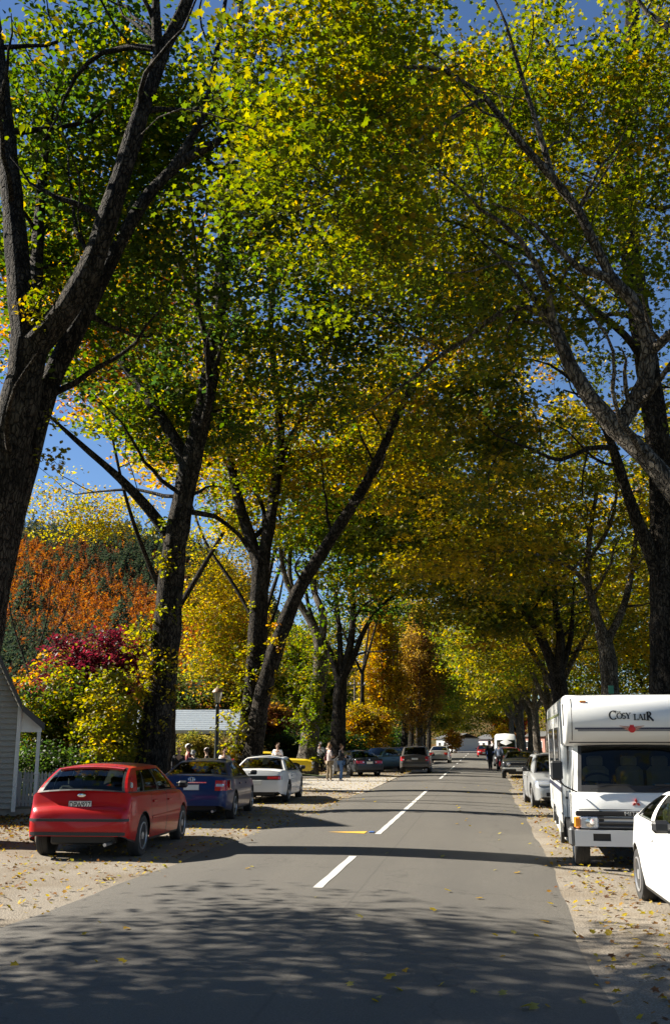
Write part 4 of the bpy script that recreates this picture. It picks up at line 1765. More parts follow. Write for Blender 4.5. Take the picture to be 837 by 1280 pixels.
# ================================================================== CAMPER VAN
def camper():
    t = thing('camper_van', 'white camper van with an overcab bed and black grille facing the viewer', 'van', (2.13, 15.0, 0), R(-1.2))
    pw = paint('camper_paint', (0.80, 0.80, 0.77))
    cream = simple('camper_moulding', (0.66, 0.66, 0.60), 0.35, coat=0.5)
    navy = simple('navy_stripe', (0.015, 0.02, 0.055), 0.35)
    grey_s = simple('grey_stripe', (0.18, 0.19, 0.21), 0.35)
    W = 1.86
    hw = W / 2
    # local: +y runs back from the front bumper (front at y = 0), facing -y
    # living box with overcab: side profile extruded, edges rounded
    prof = [(1.35, 0.45), (5.6, 0.50), (5.75, 0.60), (5.75, 2.30), (5.6, 2.40), (0.35, 2.43), (0.10, 2.38), (0.0, 2.24), (-0.03, 2.05), (0.02, 1.90), (0.14, 1.76), (0.40, 1.70), (1.35, 1.70)]
    b = MB()
    n = len(prof)
    cx = [sum(p[0] for p in prof) / n, 1.5]
    rings = []
    for (x, ins) in ((-hw, 0.05), (-hw + 0.015, 0.018), (-hw + 0.05, 0.0), (hw - 0.05, 0.0), (hw - 0.015, 0.018), (hw, 0.05)):
        ring = []
        for i, (y, z) in enumerate(prof):
            a, c = prof[i - 1], prof[(i + 1) % n]
            tx, ty = c[0] - a[0], c[1] - a[1]
            l = math.hypot(tx, ty)
            nx_, ny_ = -ty / l, tx / l
            ring.append((x, y + nx_ * ins, z + ny_ * ins))
        rings.append(ring)
    o = [p for r in rings for p in r]
    fs = []
    for k in range(len(rings) - 1):
        for i in range(n):
            fs.append((k * n + i, k * n + (i + 1) % n, (k + 1) * n + (i + 1) % n, (k + 1) * n + i))
    fs.append(tuple(range(n))[::-1])
    fs.append(tuple(range(5 * n, 6 * n)))
    b.add(o, fs)
    b.build('living_box', pw, t, 40)
    # lower side skirt (narrowing)
    b = MB()
    b.prism([(1.42, 0.28), (2.0, 0.26), (2.0, 0.449), (1.42, 0.449)], -hw + 0.03, -hw + 0.08, 0, Matrix(((0, 0, 1, 0), (1, 0, 0, 0), (0, 1, 0, 0), (0, 0, 0, 1))))
    b.prism([(3.2, 0.26), (5.6, 0.3), (5.6, 0.498), (3.2, 0.47)], -hw + 0.03, -hw + 0.08, 0, Matrix(((0, 0, 1, 0), (1, 0, 0, 0), (0, 1, 0, 0), (0, 0, 0, 1))))
    b.build('side_skirt', pw, t)
    # cab: sections up the front (z, y_front, half width)
    b = MB()
    cw = 0.86
    secs = [(0.62, 0.06, cw), (0.66, 0.03, cw), (0.80, 0.03, cw), (1.04, 0.10, cw - 0.01), (1.06, 0.12, cw - 0.015)]
    rows = []
    for z, yf, w in secs:
        rows.append([(-w, 1.36, z), (-w, yf + 0.16, z), (-w + 0.03, yf + 0.06, z), (-w + 0.09, yf + 0.015, z), (-w * 0.5, yf - 0.012, z), (0, yf - 0.02, z), (w * 0.5, yf - 0.012, z),
                     (w - 0.09, yf + 0.015, z), (w - 0.03, yf + 0.06, z), (w, yf + 0.16, z), (w, 1.36, z)])
    o = [p for r in rows for p in r]
    m = len(rows[0])
    b.add(o, [(j * m + i, j * m + i + 1, (j + 1) * m + i + 1, (j + 1) * m + i) for j in range(len(rows) - 1) for i in range(m - 1)])
    b.build('cab_front', pw, t, 50)
    # windscreen surround and glass
    zb, zt, yb, yt = 1.06, 1.74, 0.11, 0.34
    wb, wt = cw - 0.015, cw - 0.07

    def ws(s, v):
        s2 = 2 * s - 1
        w = wb + (wt - wb) * v
        return Vector((s2 * w, yb + (yt - yb) * v + 0.09 * s2 ** 4 - 0.02 * (1 - s2 * s2), zb + (zt - zb) * v))
    ss = [0, 0.035, 0.065, 0.2, 0.35, 0.5, 0.65, 0.8, 0.935, 0.965, 1]
    vv = [0, 0.14, 0.35, 0.6, 0.8, 0.93, 0.985, 1.0]
    fr, g = MB(), MB()
    for i in range(10):
        for j in range(7):
            q = [ws(ss[i], vv[j]), ws(ss[i + 1], vv[j]), ws(ss[i + 1], vv[j + 1]), ws(ss[i], vv[j + 1])]
            if i in (0, 9):
                fr.add(q, [(0, 1, 2, 3)], 0)
            elif i in (1, 8) or j in (0, 5, 6):
                fr.add(q, [(0, 1, 2, 3)], 1)
            else:
                g.add(q, [(0, 1, 2, 3)])
    # cab sides: door with window
    for sx in (-1, 1):
        pts = [(sx * cw, 0.27, 1.06), (sx * cw, 1.36, 1.06), (sx * (cw - 0.05), 1.36, 1.70), (sx * wt, 0.43, 1.74)]
        win = [(sx * (cw - 0.006), 0.42, 1.10), (sx * (cw - 0.006), 1.25, 1.10), (sx * (cw - 0.04), 1.25, 1.62), (sx * (wt + 0.022), 0.54, 1.62)]
        fr.add(pts + win, [tuple(q if sx < 0 else q[::-1]) for q in ((0, 4, 5, 1)[::-1], (1, 5, 6, 2)[::-1], (2, 6, 7, 3)[::-1], (3, 7, 4, 0)[::-1])], 0)
        k = MB()
        k.add(win, [(0, 1, 2, 3)])
        k.build('side_window', M['glass_dark'], t)
    fr.build('windscreen_frame', [pw, M['black']], t, 50)
    g.build('windscreen', M['glass'], t, 180)
    # doors below the windows
    for sx in (-1, 1):
        k = MB()
        k.box((sx * (cw + 0.006), 0.82, 0.82), (0.02, 0.86, 0.42), 0, 0.008)
        d = k.build('cab_door', pw, t)
        k = MB()
        k.box((sx * (cw + 0.03), 1.12, 0.93), (0.03, 0.14, 0.035), 0, 0.01)
        k.build('handle', M['black'], d)
    # cab interior
    k = MB()
    k.box((0, 0.52, 1.0), (cw * 1.9, 0.5, 0.16), 0, 0.05)
    k.box((0, 1.34, 1.2), (cw * 1.96, 0.03, 1.0), 0)
    k.box((0, 0.8, 0.64), (cw * 1.96, 1.1, 0.04), 0)
    k.build('dashboard', M['interior'], t)
    for x in (-0.45, 0.05, 0.5):
        k = MB()
        k.box((x, 1.08, 1.12), (0.40, 0.14, 0.56), 0, 0.06)
        k.box((x, 1.10, 1.47), (0.24, 0.09, 0.16), 0, 0.03)
        k.build('seat', M['beige_cloth'], t)
    k = MB()
    k.tube([(-0.45 + 0.21 * math.cos(a), 0.66 + 0.10 * math.sin(a), 1.18 + 0.12 * math.sin(a)) for a in np.linspace(0, 6.283, 25)], 0.016, 6)
    k.tube([(-0.45, 0.66, 1.18), (-0.45, 0.5, 1.06)], 0.03, 6)
    k.tube([(-0.66, 0.66, 1.18), (-0.24, 0.66, 1.18)], 0.014, 6)
    k.build('steering_wheel', M['black'], t)
    k = MB()
    for (x, dz) in ((0.42, 0.0), (0.58, 0.012)):
        k.box((x, 0.33, 1.16 + dz), (0.26, 0.2, 0.012), 0, 0)
    k.build('paper_map', simple('map_paper', (0.35, 0.55, 0.68), 0.8, var=0.4, scale=20), t)
    # wipers
    for (x0, x1) in ((-0.62, -0.12), (0.18, 0.68)):
        k = MB()
        y0 = 0.085
        k.tube([(x0, y0, 1.10), (x0 + 0.25, y0 + 0.005, 1.15), (x1, y0 + 0.01, 1.17)], 0.009, 5)
        k.box(((x0 + x1) / 2 + 0.08, y0 + 0.0, 1.165), (0.46, 0.015, 0.022), 0)
        k.build('wiper', M['black'], t)
    # grille panel with lettering, headlights and indicators
    k = MB()
    k.box((0, 0.02, 0.775), (2 * cw - 0.03, 0.05, 0.075), 0, 0.015)
    gp = k.build('grille_panel', M['black'], t)
    me = text_mesh('MITSUBISHI', 0.082, 0.004)
    me.materials.append(simple('pale_letter', (0.72, 0.70, 0.62), 0.4))
    tx = link('lettering', me, gp)
    tx.rotation_euler = (R(90), 0, 0)
    tx.location = (0.06, -0.010, 0.775)
    tx.scale = (1.15, 0.95, 1)
    gb = simple('grille_grey', (0.10, 0.10, 0.10), 0.45)
    k = MB()
    k.box((0, 0.035, 0.655), (1.14, 0.03, 0.16), 1)
    for z in (0.595, 0.655, 0.715):
        k.box((0, 0.012, z), (1.12, 0.04, 0.028), 0, 0.008)
    for x in (-0.57, 0.0, 0.57):
        k.box((x, 0.015, 0.655), (0.03, 0.04, 0.16), 0, 0.008)
    k.build('grille', [gb, M['black']], t)
    for sx in (-1, 1):
        k = MB()
        k.box((sx * 0.66, 0.012, 0.655), (0.26, 0.06, 0.16), 0, 0.02)
        h = k.build('headlight', M['clear_lens'], t)
        k = MB()
        k.lathe([(0.066, 0), (0.062, 0.012), (0.03, 0.016), (0, 0.017)], 20, 0, Matrix.Translation((sx * 0.655, -0.018, 0.655)) @ Matrix.Rotation(R(90), 4, 'X'))
        k.build('headlight_bulb', M['chrome'], h, 40)
        k = MB()
        k.box((sx * 0.825, 0.05, 0.655), (0.085, 0.14, 0.155), 0, 0.02)
        k.build('indicator', M['amber_lens'], t)
    # bumper with two dark openings
    k = MB()
    zz0, zz1 = 0.34, 0.555
    for (x0, x1, a, c) in ((-0.87, -0.62, zz0, zz1), (-0.38, 0.24 - 0.24, zz0, zz1), (0.0, 0.38, zz0, zz1), (0.62, 0.87, zz0, zz1), (-0.62, -0.38, zz0, zz0 + 0.07), (-0.62, -0.38, zz1 - 0.045, zz1), (0.38, 0.62, zz0, zz0 + 0.07), (0.38, 0.62, zz1 - 0.045, zz1)):
        k.box(((x0 + x1) / 2, 0.0, (a + c) / 2), (x1 - x0, 0.10, c - a), 0)
    bp = k.build('bumper', pw, t)
    k = MB()
    for sx in (-1, 1):
        k.box((sx * 0.50, 0.025, 0.46), (0.24, 0.04, 0.12), 0)
    k.build('bumper_opening', M['black'], bp)
    for sx in (-1, 1):
        k = MB()
        k.box((sx * 0.90, 0.08, 0.46), (0.09, 0.24, 0.25), 0, 0.03)
        k.build('bumper_corner', gb, t)
    # mirrors on long arms
    for sx in (-1, 1):
        k = MB()
        k.tube([(sx * 0.80, 0.09, 1.06), (sx * 0.98, 0.0, 1.15), (sx * 1.06, -0.02, 1.25)], 0.011, 6)
        ar = k.build('mirror_arm', M['black'], t)
        k = MB()
        k.box((sx * 1.075, 0.0, 1.36), (0.17, 0.06, 0.27), 0, 0.03)
        k.build('mirror', M['black'], ar)
    # wheels, chassis
    add_wheels(t, [(-0.74, 0.72), (0.74, 0.72), (-0.76, 4.0), (0.76, 4.0)], 0.31, 0.22, 'steel')
    k = MB()
    k.box((0, 2.6, 0.42), (1.1, 5.0, 0.2), 0)
    k.box((0, 0.7, 0.52), (1.3, 1.1, 0.18), 0)
    k.box((0, 3.2, 0.55), (1.7, 4.6, 0.12), 0)
    k.build('chassis', M['black'], t)
    for (y) in (0.72, 4.0):
        for sx in (-1, 1):
            k = MB()
            pts = [(sx * 0.82, y + 0.40 * math.cos(a), 0.32 + 0.36 * math.sin(a)) for a in np.linspace(0.1, 3.04, 12)]
            for p, q in zip(pts[:-1], pts[1:]):
                k.add([(p[0] - 0.13, p[1], p[2]), (p[0] + 0.13, p[1], p[2]), (q[0] + 0.13, q[1], q[2]), (q[0] - 0.13, q[1], q[2])], [(0, 1, 2, 3)])
            k.build('mudguard', M['black'], t)
    # side windows of the living box, moulding, stripes
    for (y0, y1, z0, z1) in ((1.9, 2.9, 1.30, 1.95), (3.6, 4.9, 1.30, 1.95)):
        for sx in (-1, 1):
            k = MB()
            k.box((sx * (hw + 0.004), (y0 + y1) / 2, (z0 + z1) / 2), (0.02, y1 - y0 + 0.08, z1 - z0 + 0.08), 0, 0.008)
            wf = k.build('window', M['black'], t)
            k = MB()
            k.box((sx * (hw + 0.013), (y0 + y1) / 2, (z0 + z1) / 2), (0.012, y1 - y0, z1 - z0), 0)
            k.build('pane', simple('dark_pane', (0.02, 0.025, 0.025), 0.06, coat=1.0), wf)
    for sx in (-1, 1):
        k = MB()
        k.box((sx * (hw + 0.003), 0.20, 2.14), (0.02, 0.10, 0.32), 0, 0.008)
        k.build('overcab_window', M['black'], t)
        k = MB()
        k.box((sx * (hw + 0.003), 3.5, 1.02), (0.012, 4.2, 0.07), 0)
        k.box((sx * (hw + 0.003), 3.5, 1.12), (0.010, 4.2, 0.025), 0)
        k.build('side_stripe', navy, t)
        k = MB()
        k.box((sx * (hw + 0.004), 3.5, 2.18), (0.012, 4.3, 0.03), 0)
        k.build('olive_stripe', simple('olive_stripe', (0.25, 0.28, 0.12), 0.5), t)

    # graphics on the overcab front: the surface between z 2.05 and 2.24 leans back a little
    def fy(z):
        return float(np.interp(z, [1.70, 1.76, 1.90, 2.05, 2.24, 2.38, 2.43], [0.40, 0.14, 0.02, -0.03, 0.0, 0.10, 0.35])) - 0.006

    def strip(name, x0, x1, z0, z1, m, d=0.0):
        k = MB()
        k.add([(x0, fy(z0) - d, z0), (x1, fy(z0) - d, z0), (x1, fy(z1) - d, z1), (x0, fy(z1) - d, z1),
               (x0, fy(z0) + 0.02, z0), (x1, fy(z0) + 0.02, z0), (x1, fy(z1) + 0.02, z1), (x0, fy(z1) + 0.02, z1)],
              [(0, 1, 2, 3), (0, 4, 5, 1), (1, 5, 6, 2), (2, 6, 7, 3), (3, 7, 4, 0)])
        return k.build(name, m, t)
    strip('front_stripe', -hw + 0.18, hw - 0.18, 1.905, 1.925, grey_s, 0.002)
    strip('front_stripe', -hw + 0.14, hw - 0.14, 1.93, 1.955, navy, 0.002)
    # winged red badge
    redb = simple('badge_red', (0.62, 0.02, 0.02), 0.4)
    goldw = simple('badge_wing', (0.55, 0.28, 0.20), 0.4)
    bz = 1.935
    k = MB()
    k.lathe([(0.05, -0.004), (0.05, 0.008), (0.042, 0.012), (0, 0.013)], 20, 0, Matrix.Translation((0.0, fy(bz) - 0.006, bz)) @ Matrix.Rotation(R(90), 4, 'X'))
    for a in (-0.5, 0, 0.5):
        k.box((0.04 * math.sin(a), fy(bz) - 0.008, bz + 0.052), (0.016, 0.012, 0.03), 0)
    k.build('badge', redb, t, 40)
    for sx in (-1, 1):
        k = MB()
        for j in range(3):
            z1 = bz + 0.036 - 0.022 * j
            x1 = 0.17 - 0.035 * j
            k.add([(sx * 0.04, fy(z1) - 0.008, z1 - 0.02), (sx * x1, fy(z1) - 0.008, z1 + 0.004), (sx * x1, fy(z1) - 0.008, z1 + 0.012), (sx * 0.04, fy(z1) - 0.008, z1)], [(0, 1, 2, 3) if sx > 0 else (3, 2, 1, 0)])
        k.build('badge_wing', goldw, t)
    ink = simple('lettering_ink', (0.012, 0.012, 0.014), 0.5)
    hl_ = serif_text('COSY LAIR', ink)
    hl_.parent = t
    hl_.rotation_euler = (R(84), 0, 0)
    hl_.location = (0.0, fy(2.08) - 0.006, 2.065)
    me = text_mesh('The', 0.05, 0.002)
    me.materials.append(ink)
    o2 = link('lettering', me, t)
    o2.rotation_euler = (R(84), 0, 0)
    o2.location = (-0.20, fy(2.165) - 0.006, 2.178)
    o2.scale = (1.5, 0.9, 1)
    # three-diamond emblem
    k = MB()
    for a in (90, 210, 330):
        c_, s_ = math.cos(R(a)), math.sin(R(a))
        px_, pz_ = -s_, c_
        L1, w1 = 0.058, 0.033
        y = 0.030
        pts = [(0, 0), (c_ * L1 / 1 * 0.5 + px_ * w1 * 0.6, s_ * L1 * 0.5 + pz_ * w1 * 0.6), (c_ * L1 * 1.1, s_ * L1 * 1.1), (c_ * L1 * 0.5 - px_ * w1 * 0.6, s_ * L1 * 0.5 - pz_ * w1 * 0.6)]
        vs = [(x, y, 0.92 + z) for x, z in pts] + [(x, y + 0.03, 0.92 + z) for x, z in pts]
        k.add(vs, [(0, 3, 2, 1), (0, 1, 5, 4), (1, 2, 6, 5), (2, 3, 7, 6), (3, 0, 4, 7)])
    k.build('emblem', simple('emblem_red', (0.45, 0.03, 0.02), 0.4), t)
    # seams, rubber rail under the overcab, door shut lines, grime along the sills
    for sx in (-1, 1):
        k = MB()
        k.tube([(sx * (hw - 0.10), fy(z) + 0.004, z) for z in (1.78, 1.90, 2.05, 2.24, 2.37)], 0.005, 5)
        k.build('panel_seam', M['black'], t)
        k = MB()
        x_ = sx * (cw + 0.017)
        k.tube([(x_, 0.38, 0.62), (x_, 0.38, 1.03)], 0.006, 5)
        k.build('door_seam', M['black'], t)
        k = MB()
        k.tube([(x_, 1.26, 0.62), (x_, 1.26, 1.03)], 0.006, 5)
        k.build('door_seam', M['black'], t)
        k = MB()
        k.box((sx * (hw + 0.002), 3.5, 0.66), (0.012, 4.2, 0.025), 0)
        k.box((sx * (hw + 0.002), 1.40, 1.1), (0.010, 0.012, 1.15), 0)
        k.build('side_trim', simple('trim_grey', (0.30, 0.30, 0.30), 0.5), t)
    k = MB()
    k.tube([(-hw + 0.06, 0.155, 1.752), (hw - 0.06, 0.155, 1.752)], 0.010, 6)
    k.build('rubber_rail', M['rubber'], t)
    k = MB()
    for x_ in (-0.66, 0.66):
        k.box((x_, fy(2.34) - 0.008, 2.325), (0.09, 0.025, 0.035), 0, 0.008)
    k.build('clearance_lamps', M['amber_lens'], t)
    # roof vent, bonnet seam shadow gap
    k = MB()
    k.box((0, 2.6, 2.43), (0.4, 0.5, 0.09), 0, 0.03)
    k.build('roof_vent', cream, t)
    k = MB()
    k.tube([(-0.80, 0.025, 0.83), (0.80, 0.025, 0.83)], 0.006, 5)
    k.build('panel_gap', M['black'], t)
    k = MB()
    k.tube([(0, -0.052, 0.50), (0.03, -0.058, 0.51)], 0.008, 5)
    k.tube([(0, -0.052, 0.39), (0.03, -0.058, 0.38)], 0.008, 5)
    k.build('tow_eye', M['black'], bp)


def serif_text(s, m):
    """roman capitals with thick and thin strokes and slab ends, first and last letters larger"""
    b = MB()
    d = 0.003

    def quad(p):
        n = len(p)
        b.prism(p, -d, d)
    x = 0.0
    widths = []

    def stroke(x0, y0, x1, y1, w):
        dx, dy = x1 - x0, y1 - y0
        l = math.hypot(dx, dy)
        px, py = -dy / l * w / 2, dx / l * w / 2
        quad([(x0 - px, y0 - py), (x1 - px, y1 - py), (x1 + px, y1 + py), (x0 + px, y0 + py)])

    def bar(xc, y, w, h=0.008):
        quad([(xc - w / 2, y), (xc + w / 2, y), (xc + w / 2, y + h), (xc - w / 2, y + h)])

    def arc(cx, cy, rx, ry, a0, a1, w0, w1, n=14):
        for k in range(n):
            t0, t1 = a0 + (a1 - a0) * k / n, a0 + (a1 - a0) * (k + 1) / n

            def th(t):
                return w1 + (w0 - w1) * abs(math.cos(t))
            pts = []
            for t, sgn in ((t0, 1), (t1, 1), (t1, -1), (t0, -1)):
                w = th(t) / 2 * sgn
                pts.append((cx + (rx + w) * math.cos(t), cy + (ry + w) * math.sin(t)))
            quad(pts if a1 < a0 else pts[::-1])
    for i, ch in enumerate(s):
        h = 0.125 if i in (0, len(s) - 1) else (0.085 if ch != ' ' else 0)
        y0 = 0.0 if i in (0,) else (0.012 if i < 5 else -0.006 if i < len(s) - 1 else -0.012)
        T, t = h * 0.2, h * 0.07
        if ch == 'C':
            arc(x + h * .42, y0 + h / 2, h * .40, h * .47, R(48), R(318), T, t, 20)
            stroke(x + h * .72, y0 + h * .70, x + h * .72, y0 + h * 1.0, t)
            w = h * 0.82
        elif ch == 'O':
            arc(x + h * .42, y0 + h / 2, h * .40, h * .46, 0, 2 * math.pi, T, t, 24)
            w = h * 0.86
        elif ch == 'S':
            arc(x + h * .28, y0 + h * .73, h * .2, h * .22, R(30), R(270), T * .8, t * 1.6, 12)
            arc(x + h * .28, y0 + h * .26, h * .22, h * .24, R(90), R(-150), T * .8, t * 1.6, 12)
            w = h * 0.58
        elif ch == 'Y':
            stroke(x + h * .1, y0 + h, x + h * .4, y0 + h * .48, T)
            stroke(x + h * .72, y0 + h, x + h * .4, y0 + h * .48, t)
            stroke(x + h * .4, y0 + h * .5, x + h * .4, y0, T)
            bar(x + h * .4, y0, h * .36); bar(x + h * .1, y0 + h - .008, h * .3); bar(x + h * .72, y0 + h - .008, h * .26)
            w = h * 0.86
        elif ch == 'L':
            stroke(x + h * .18, y0, x + h * .18, y0 + h, T)
            stroke(x + h * .18, y0 + t / 2, x + h * .62, y0 + t / 2, t)
            stroke(x + h * .62, y0, x + h * .62, y0 + h * .26, t)
            bar(x + h * .18, y0 + h - .008, h * .4); bar(x + h * .18, y0, h * .4)
            w = h * 0.7
        elif ch == 'A':
            stroke(x + h * .06, y0, x + h * .4, y0 + h, t)
            stroke(x + h * .74, y0, x + h * .4, y0 + h, T)
            stroke(x + h * .2, y0 + h * .34, x + h * .62, y0 + h * .34, t)
            bar(x + h * .06, y0, h * .26); bar(x + h * .74, y0, h * .34)
            w = h * 0.88
        elif ch == 'I':
            stroke(x + h * .18, y0, x + h * .18, y0 + h, T)
            bar(x + h * .18, y0, h * .4); bar(x + h * .18, y0 + h - .008, h * .4)
            w = h * 0.42
        elif ch == 'R':
            stroke(x + h * .18, y0, x + h * .18, y0 + h, T)
            arc(x + h * .26, y0 + h * .75, h * .25, h * .22, R(90), R(-90), T * .9, t, 12)
            stroke(x + h * .3, y0 + h * .5, x + h * .78, y0 - h * .04, T)
            bar(x + h * .18, y0, h * .4)
            stroke(x + h * .18, y0 + h - t / 2, x + h * .28, y0 + h - t / 2, t)
            w = h * 0.8
        else:
            w = 0.035
        x += w
    b.v = [(p[0] - x / 2, p[1], p[2]) for p in b.v]
    return b.build('lettering', m)


camper()


def white_van():
    P = None
    t = thing('parked_van', 'white high-roof van parked far down the right verge', 'van', (2.05, 88.5, 0), math.pi)
    b = MB()
    secs = [(-2.4, 0.45, 2.35, 0.86), (-2.3, 0.35, 2.45, 0.9), (1.0, 0.35, 2.45, 0.9), (1.35, 0.35, 2.3, 0.9), (1.75, 0.35, 1.75, 0.9), (2.0, 0.35, 1.25, 0.88), (2.35, 0.36, 1.05, 0.84), (2.45, 0.45, 0.9, 0.78)]
    ring = []
    for y, z0, z1, w in secs:
        ring.append([(w, y, z0), (w, y, z0 + (z1 - z0) * .5), (w * .94, y, z1 - 0.15), (w * .8, y, z1 - 0.02), (0, y, z1 + 0.04), (-w * .8, y, z1 - 0.02), (-w * .94, y, z1 - 0.15), (-w, y, z0 + (z1 - z0) * .5), (-w, y, z0)])
    m = 9
    b.add([p for r in ring for p in r], [(i * m + k, (i + 1) * m + k, (i + 1) * m + k + 1, i * m + k + 1) for i in range(len(secs) - 1) for k in range(m - 1)] + [tuple(range(m)), tuple(range((len(secs) - 1) * m, len(secs) * m))[::-1]])
    b.build('body', P_WHITE, t, 40)
    k = MB()
    k.add([(0.78, 2.03, 1.28), (-0.78, 2.03, 1.28), (-0.76, 1.62, 1.96), (0.76, 1.62, 1.96)], [(0, 1, 2, 3)])
    k.build('windscreen', M['glass_dark'], t)
    for sx in (-1, 1):
        k = MB()
        k.box((sx * 0.66, 2.42, 0.82), (0.26, 0.08, 0.16), 0, 0.02)
        k.build('headlight', M['clear_lens'], t)
        k = MB()
        k.box((sx * 0.885, 1.2, 1.5), (0.04, 0.7, 0.5), 0, 0.01)
        k.build('side_window', M['glass_dark'], t)
        k = MB()
        k.box((sx * 1.02, 1.75, 1.45), (0.14, 0.08, 0.26), 0, 0.03)
        k.build('mirror', M['black'], t)
    k = MB()
    k.box((0, 2.44, 0.52), (1.6, 0.1, 0.18), 0, 0.03)
    k.build('bumper', M['black'], t)
    k = MB()
    k.box((0, 2.45, 0.78), (0.8, 0.06, 0.12), 0, 0.02)
    k.build('grille', M['black'], t)
    add_wheels(t, [(sx * 0.78, y) for y in (-1.5, 1.5) for sx in (-1, 1)], 0.33, 0.2, 'steel')


white_van()


# ================================================================== BUILDINGS, FENCE, LAMP, POLES
def cottage():
    """weatherboard gable end at the left edge; its roof falls steeply to the right and then eases over a small veranda"""
    Y = 24.0
    wx = -11.32
    t = thing('cottage', 'grey weatherboard cottage gable with a dark steep roof at the left edge', 'house', (wx, Y, 0), R(25))
    wood = simple('weatherboard', (0.27, 0.255, 0.215), 0.7, var=0.10, scale=5, bumpy=0.15)
    roofm = simple('roof_iron', (0.045, 0.043, 0.042), 0.6, var=0.25)
    trim = simple('cottage_trim', (0.62, 0.60, 0.54), 0.6)
    ez, slope = 2.62, 1.95                  # wall top at the corner, roof rise per metre
    Wd = 6.0

    def top(xl):
        """height of the gable at xl metres left of the corner"""
        return ez + slope * min(xl, Wd - xl)
    z, k = 0.18, 0
    w = MB()
    w.box((-Wd / 2, 3.6, 1.2), (Wd - 0.06, 7.0, 2.4), 0)
    w.add([(-Wd + .03, 0.08, 2.3), (-0.03, 0.08, 2.3), (-0.03, 0.08, ez), (-Wd / 2, 0.08, ez + slope * Wd / 2 - 0.1), (-Wd + .03, 0.08, ez)], [(0, 1, 2, 3, 4)])
    wall = w.build('wall', wood, t)
    bh = 0.135
    while z < ez + slope * Wd / 2 - 0.2:
        b = MB()
        zt = z + bh
        xr = 0.0 if zt < ez else -(zt - ez) / slope
        xl = -Wd if zt < ez else -Wd + (zt - ez) / slope
        j = rnd.uniform(-0.004, 0.004)
        b.add([(xl, -0.03 + j, z), (xr, -0.03 + j, z), (xr, 0.012, zt), (xl, 0.012, zt), (xl, 0.05, z), (xr, 0.05, z), (xr, 0.05, zt), (xl, 0.05, zt)],
              [(0, 1, 2, 3), (0, 4, 5, 1), (1, 5, 6, 2), (2, 6, 7, 3), (3, 7, 4, 0)])
        b.build('weatherboard', wood, wall)
        if zt < ez:
            b = MB()
            b.box((0.0, 3.6, z + bh / 2), (0.03, 7.0, bh - 0.012), 0)
            b.build('weatherboard', wood, wall)
        z += bh
    # corner board
    b = MB()
    b.box((0.01, -0.016, ez / 2 + 0.05), (0.10, 0.08, ez - 0.1), 0, 0.006)
    b.build('corner_board', trim, t)
    # main roof slopes and veranda slope
    b = MB()

    def slab(x0, z0, x1, z1, th=0.09):
        b.add([(x0, -0.32, z0), (x1, -0.32, z1), (x1, 7.4, z1), (x0, 7.4, z0), (x0, -0.32, z0 + th), (x1, -0.32, z1 + th), (x1, 7.4, z1 + th), (x0, 7.4, z0 + th)],
              [(0, 1, 2, 3), (4, 7, 6, 5), (0, 4, 5, 1), (1, 5, 6, 2), (2, 6, 7, 3), (3, 7, 4, 0)])
    rz_ = ez + slope * Wd / 2
    slab(-Wd / 2, rz_ + 0.03, 0.06, ez - 0.02)
    slab(-Wd / 2 - 0.002, rz_ + 0.028, -Wd - 0.06, ez - 0.02)
    slab(0.07, ez - 0.03, 0.62, ez - 0.50, 0.08)
    b.build('roof', roofm, t)
    b = MB()
    for (x0, z0, x1, z1) in ((-Wd / 2, rz_ - 0.06, 0.06, ez - 0.11), (0.07, ez - 0.12, 0.62, ez - 0.59)):
        b.add([(x0, -0.34, z0), (x1, -0.34, z1), (x1, -0.34, z1 + 0.15), (x0, -0.34, z0 + 0.15), (x0, -0.30, z0), (x1, -0.30, z1), (x1, -0.30, z1 + 0.15), (x0, -0.30, z0 + 0.15)],
              [(0, 1, 2, 3), (7, 6, 5, 4), (0, 4, 5, 1), (1, 5, 6, 2), (2, 6, 7, 3), (3, 7, 4, 0)])
    b.build('bargeboard', roofm, t)
    # veranda end panel, beam and post
    b = MB()
    b.add([(0.06, -0.02, ez - 0.62), (0.56, -0.02, ez - 0.62), (0.56, -0.02, ez - 0.52), (0.06, -0.02, ez - 0.10), (0.06, 0.03, ez - 0.62), (0.56, 0.03, ez - 0.62), (0.56, 0.03, ez - 0.52), (0.06, 0.03, ez - 0.10)],
          [(0, 1, 2, 3), (7, 6, 5, 4), (0, 4, 5, 1), (1, 5, 6, 2), (2, 6, 7, 3), (3, 7, 4, 0)])
    b.build('veranda_panel', simple('veranda_white', (0.70, 0.69, 0.64), 0.6), t)
    b = MB()
    b.box((0.5, 0.0, (ez - 0.62) / 2), (0.09, 0.09, ez - 0.62), 0, 0.01)
    b.box((0.5, 0.0, 1.0), (0.12, 0.12, 0.05), 0, 0.008)
    b.build('veranda_post', trim, t)
    b = MB()
    b.box((0.3, 3.5, 0.08), (0.7, 7.0, 0.16), 0)
    b.build('veranda_floor', simple('veranda_boards', (0.22, 0.19, 0.15), 0.8), t)


cottage()


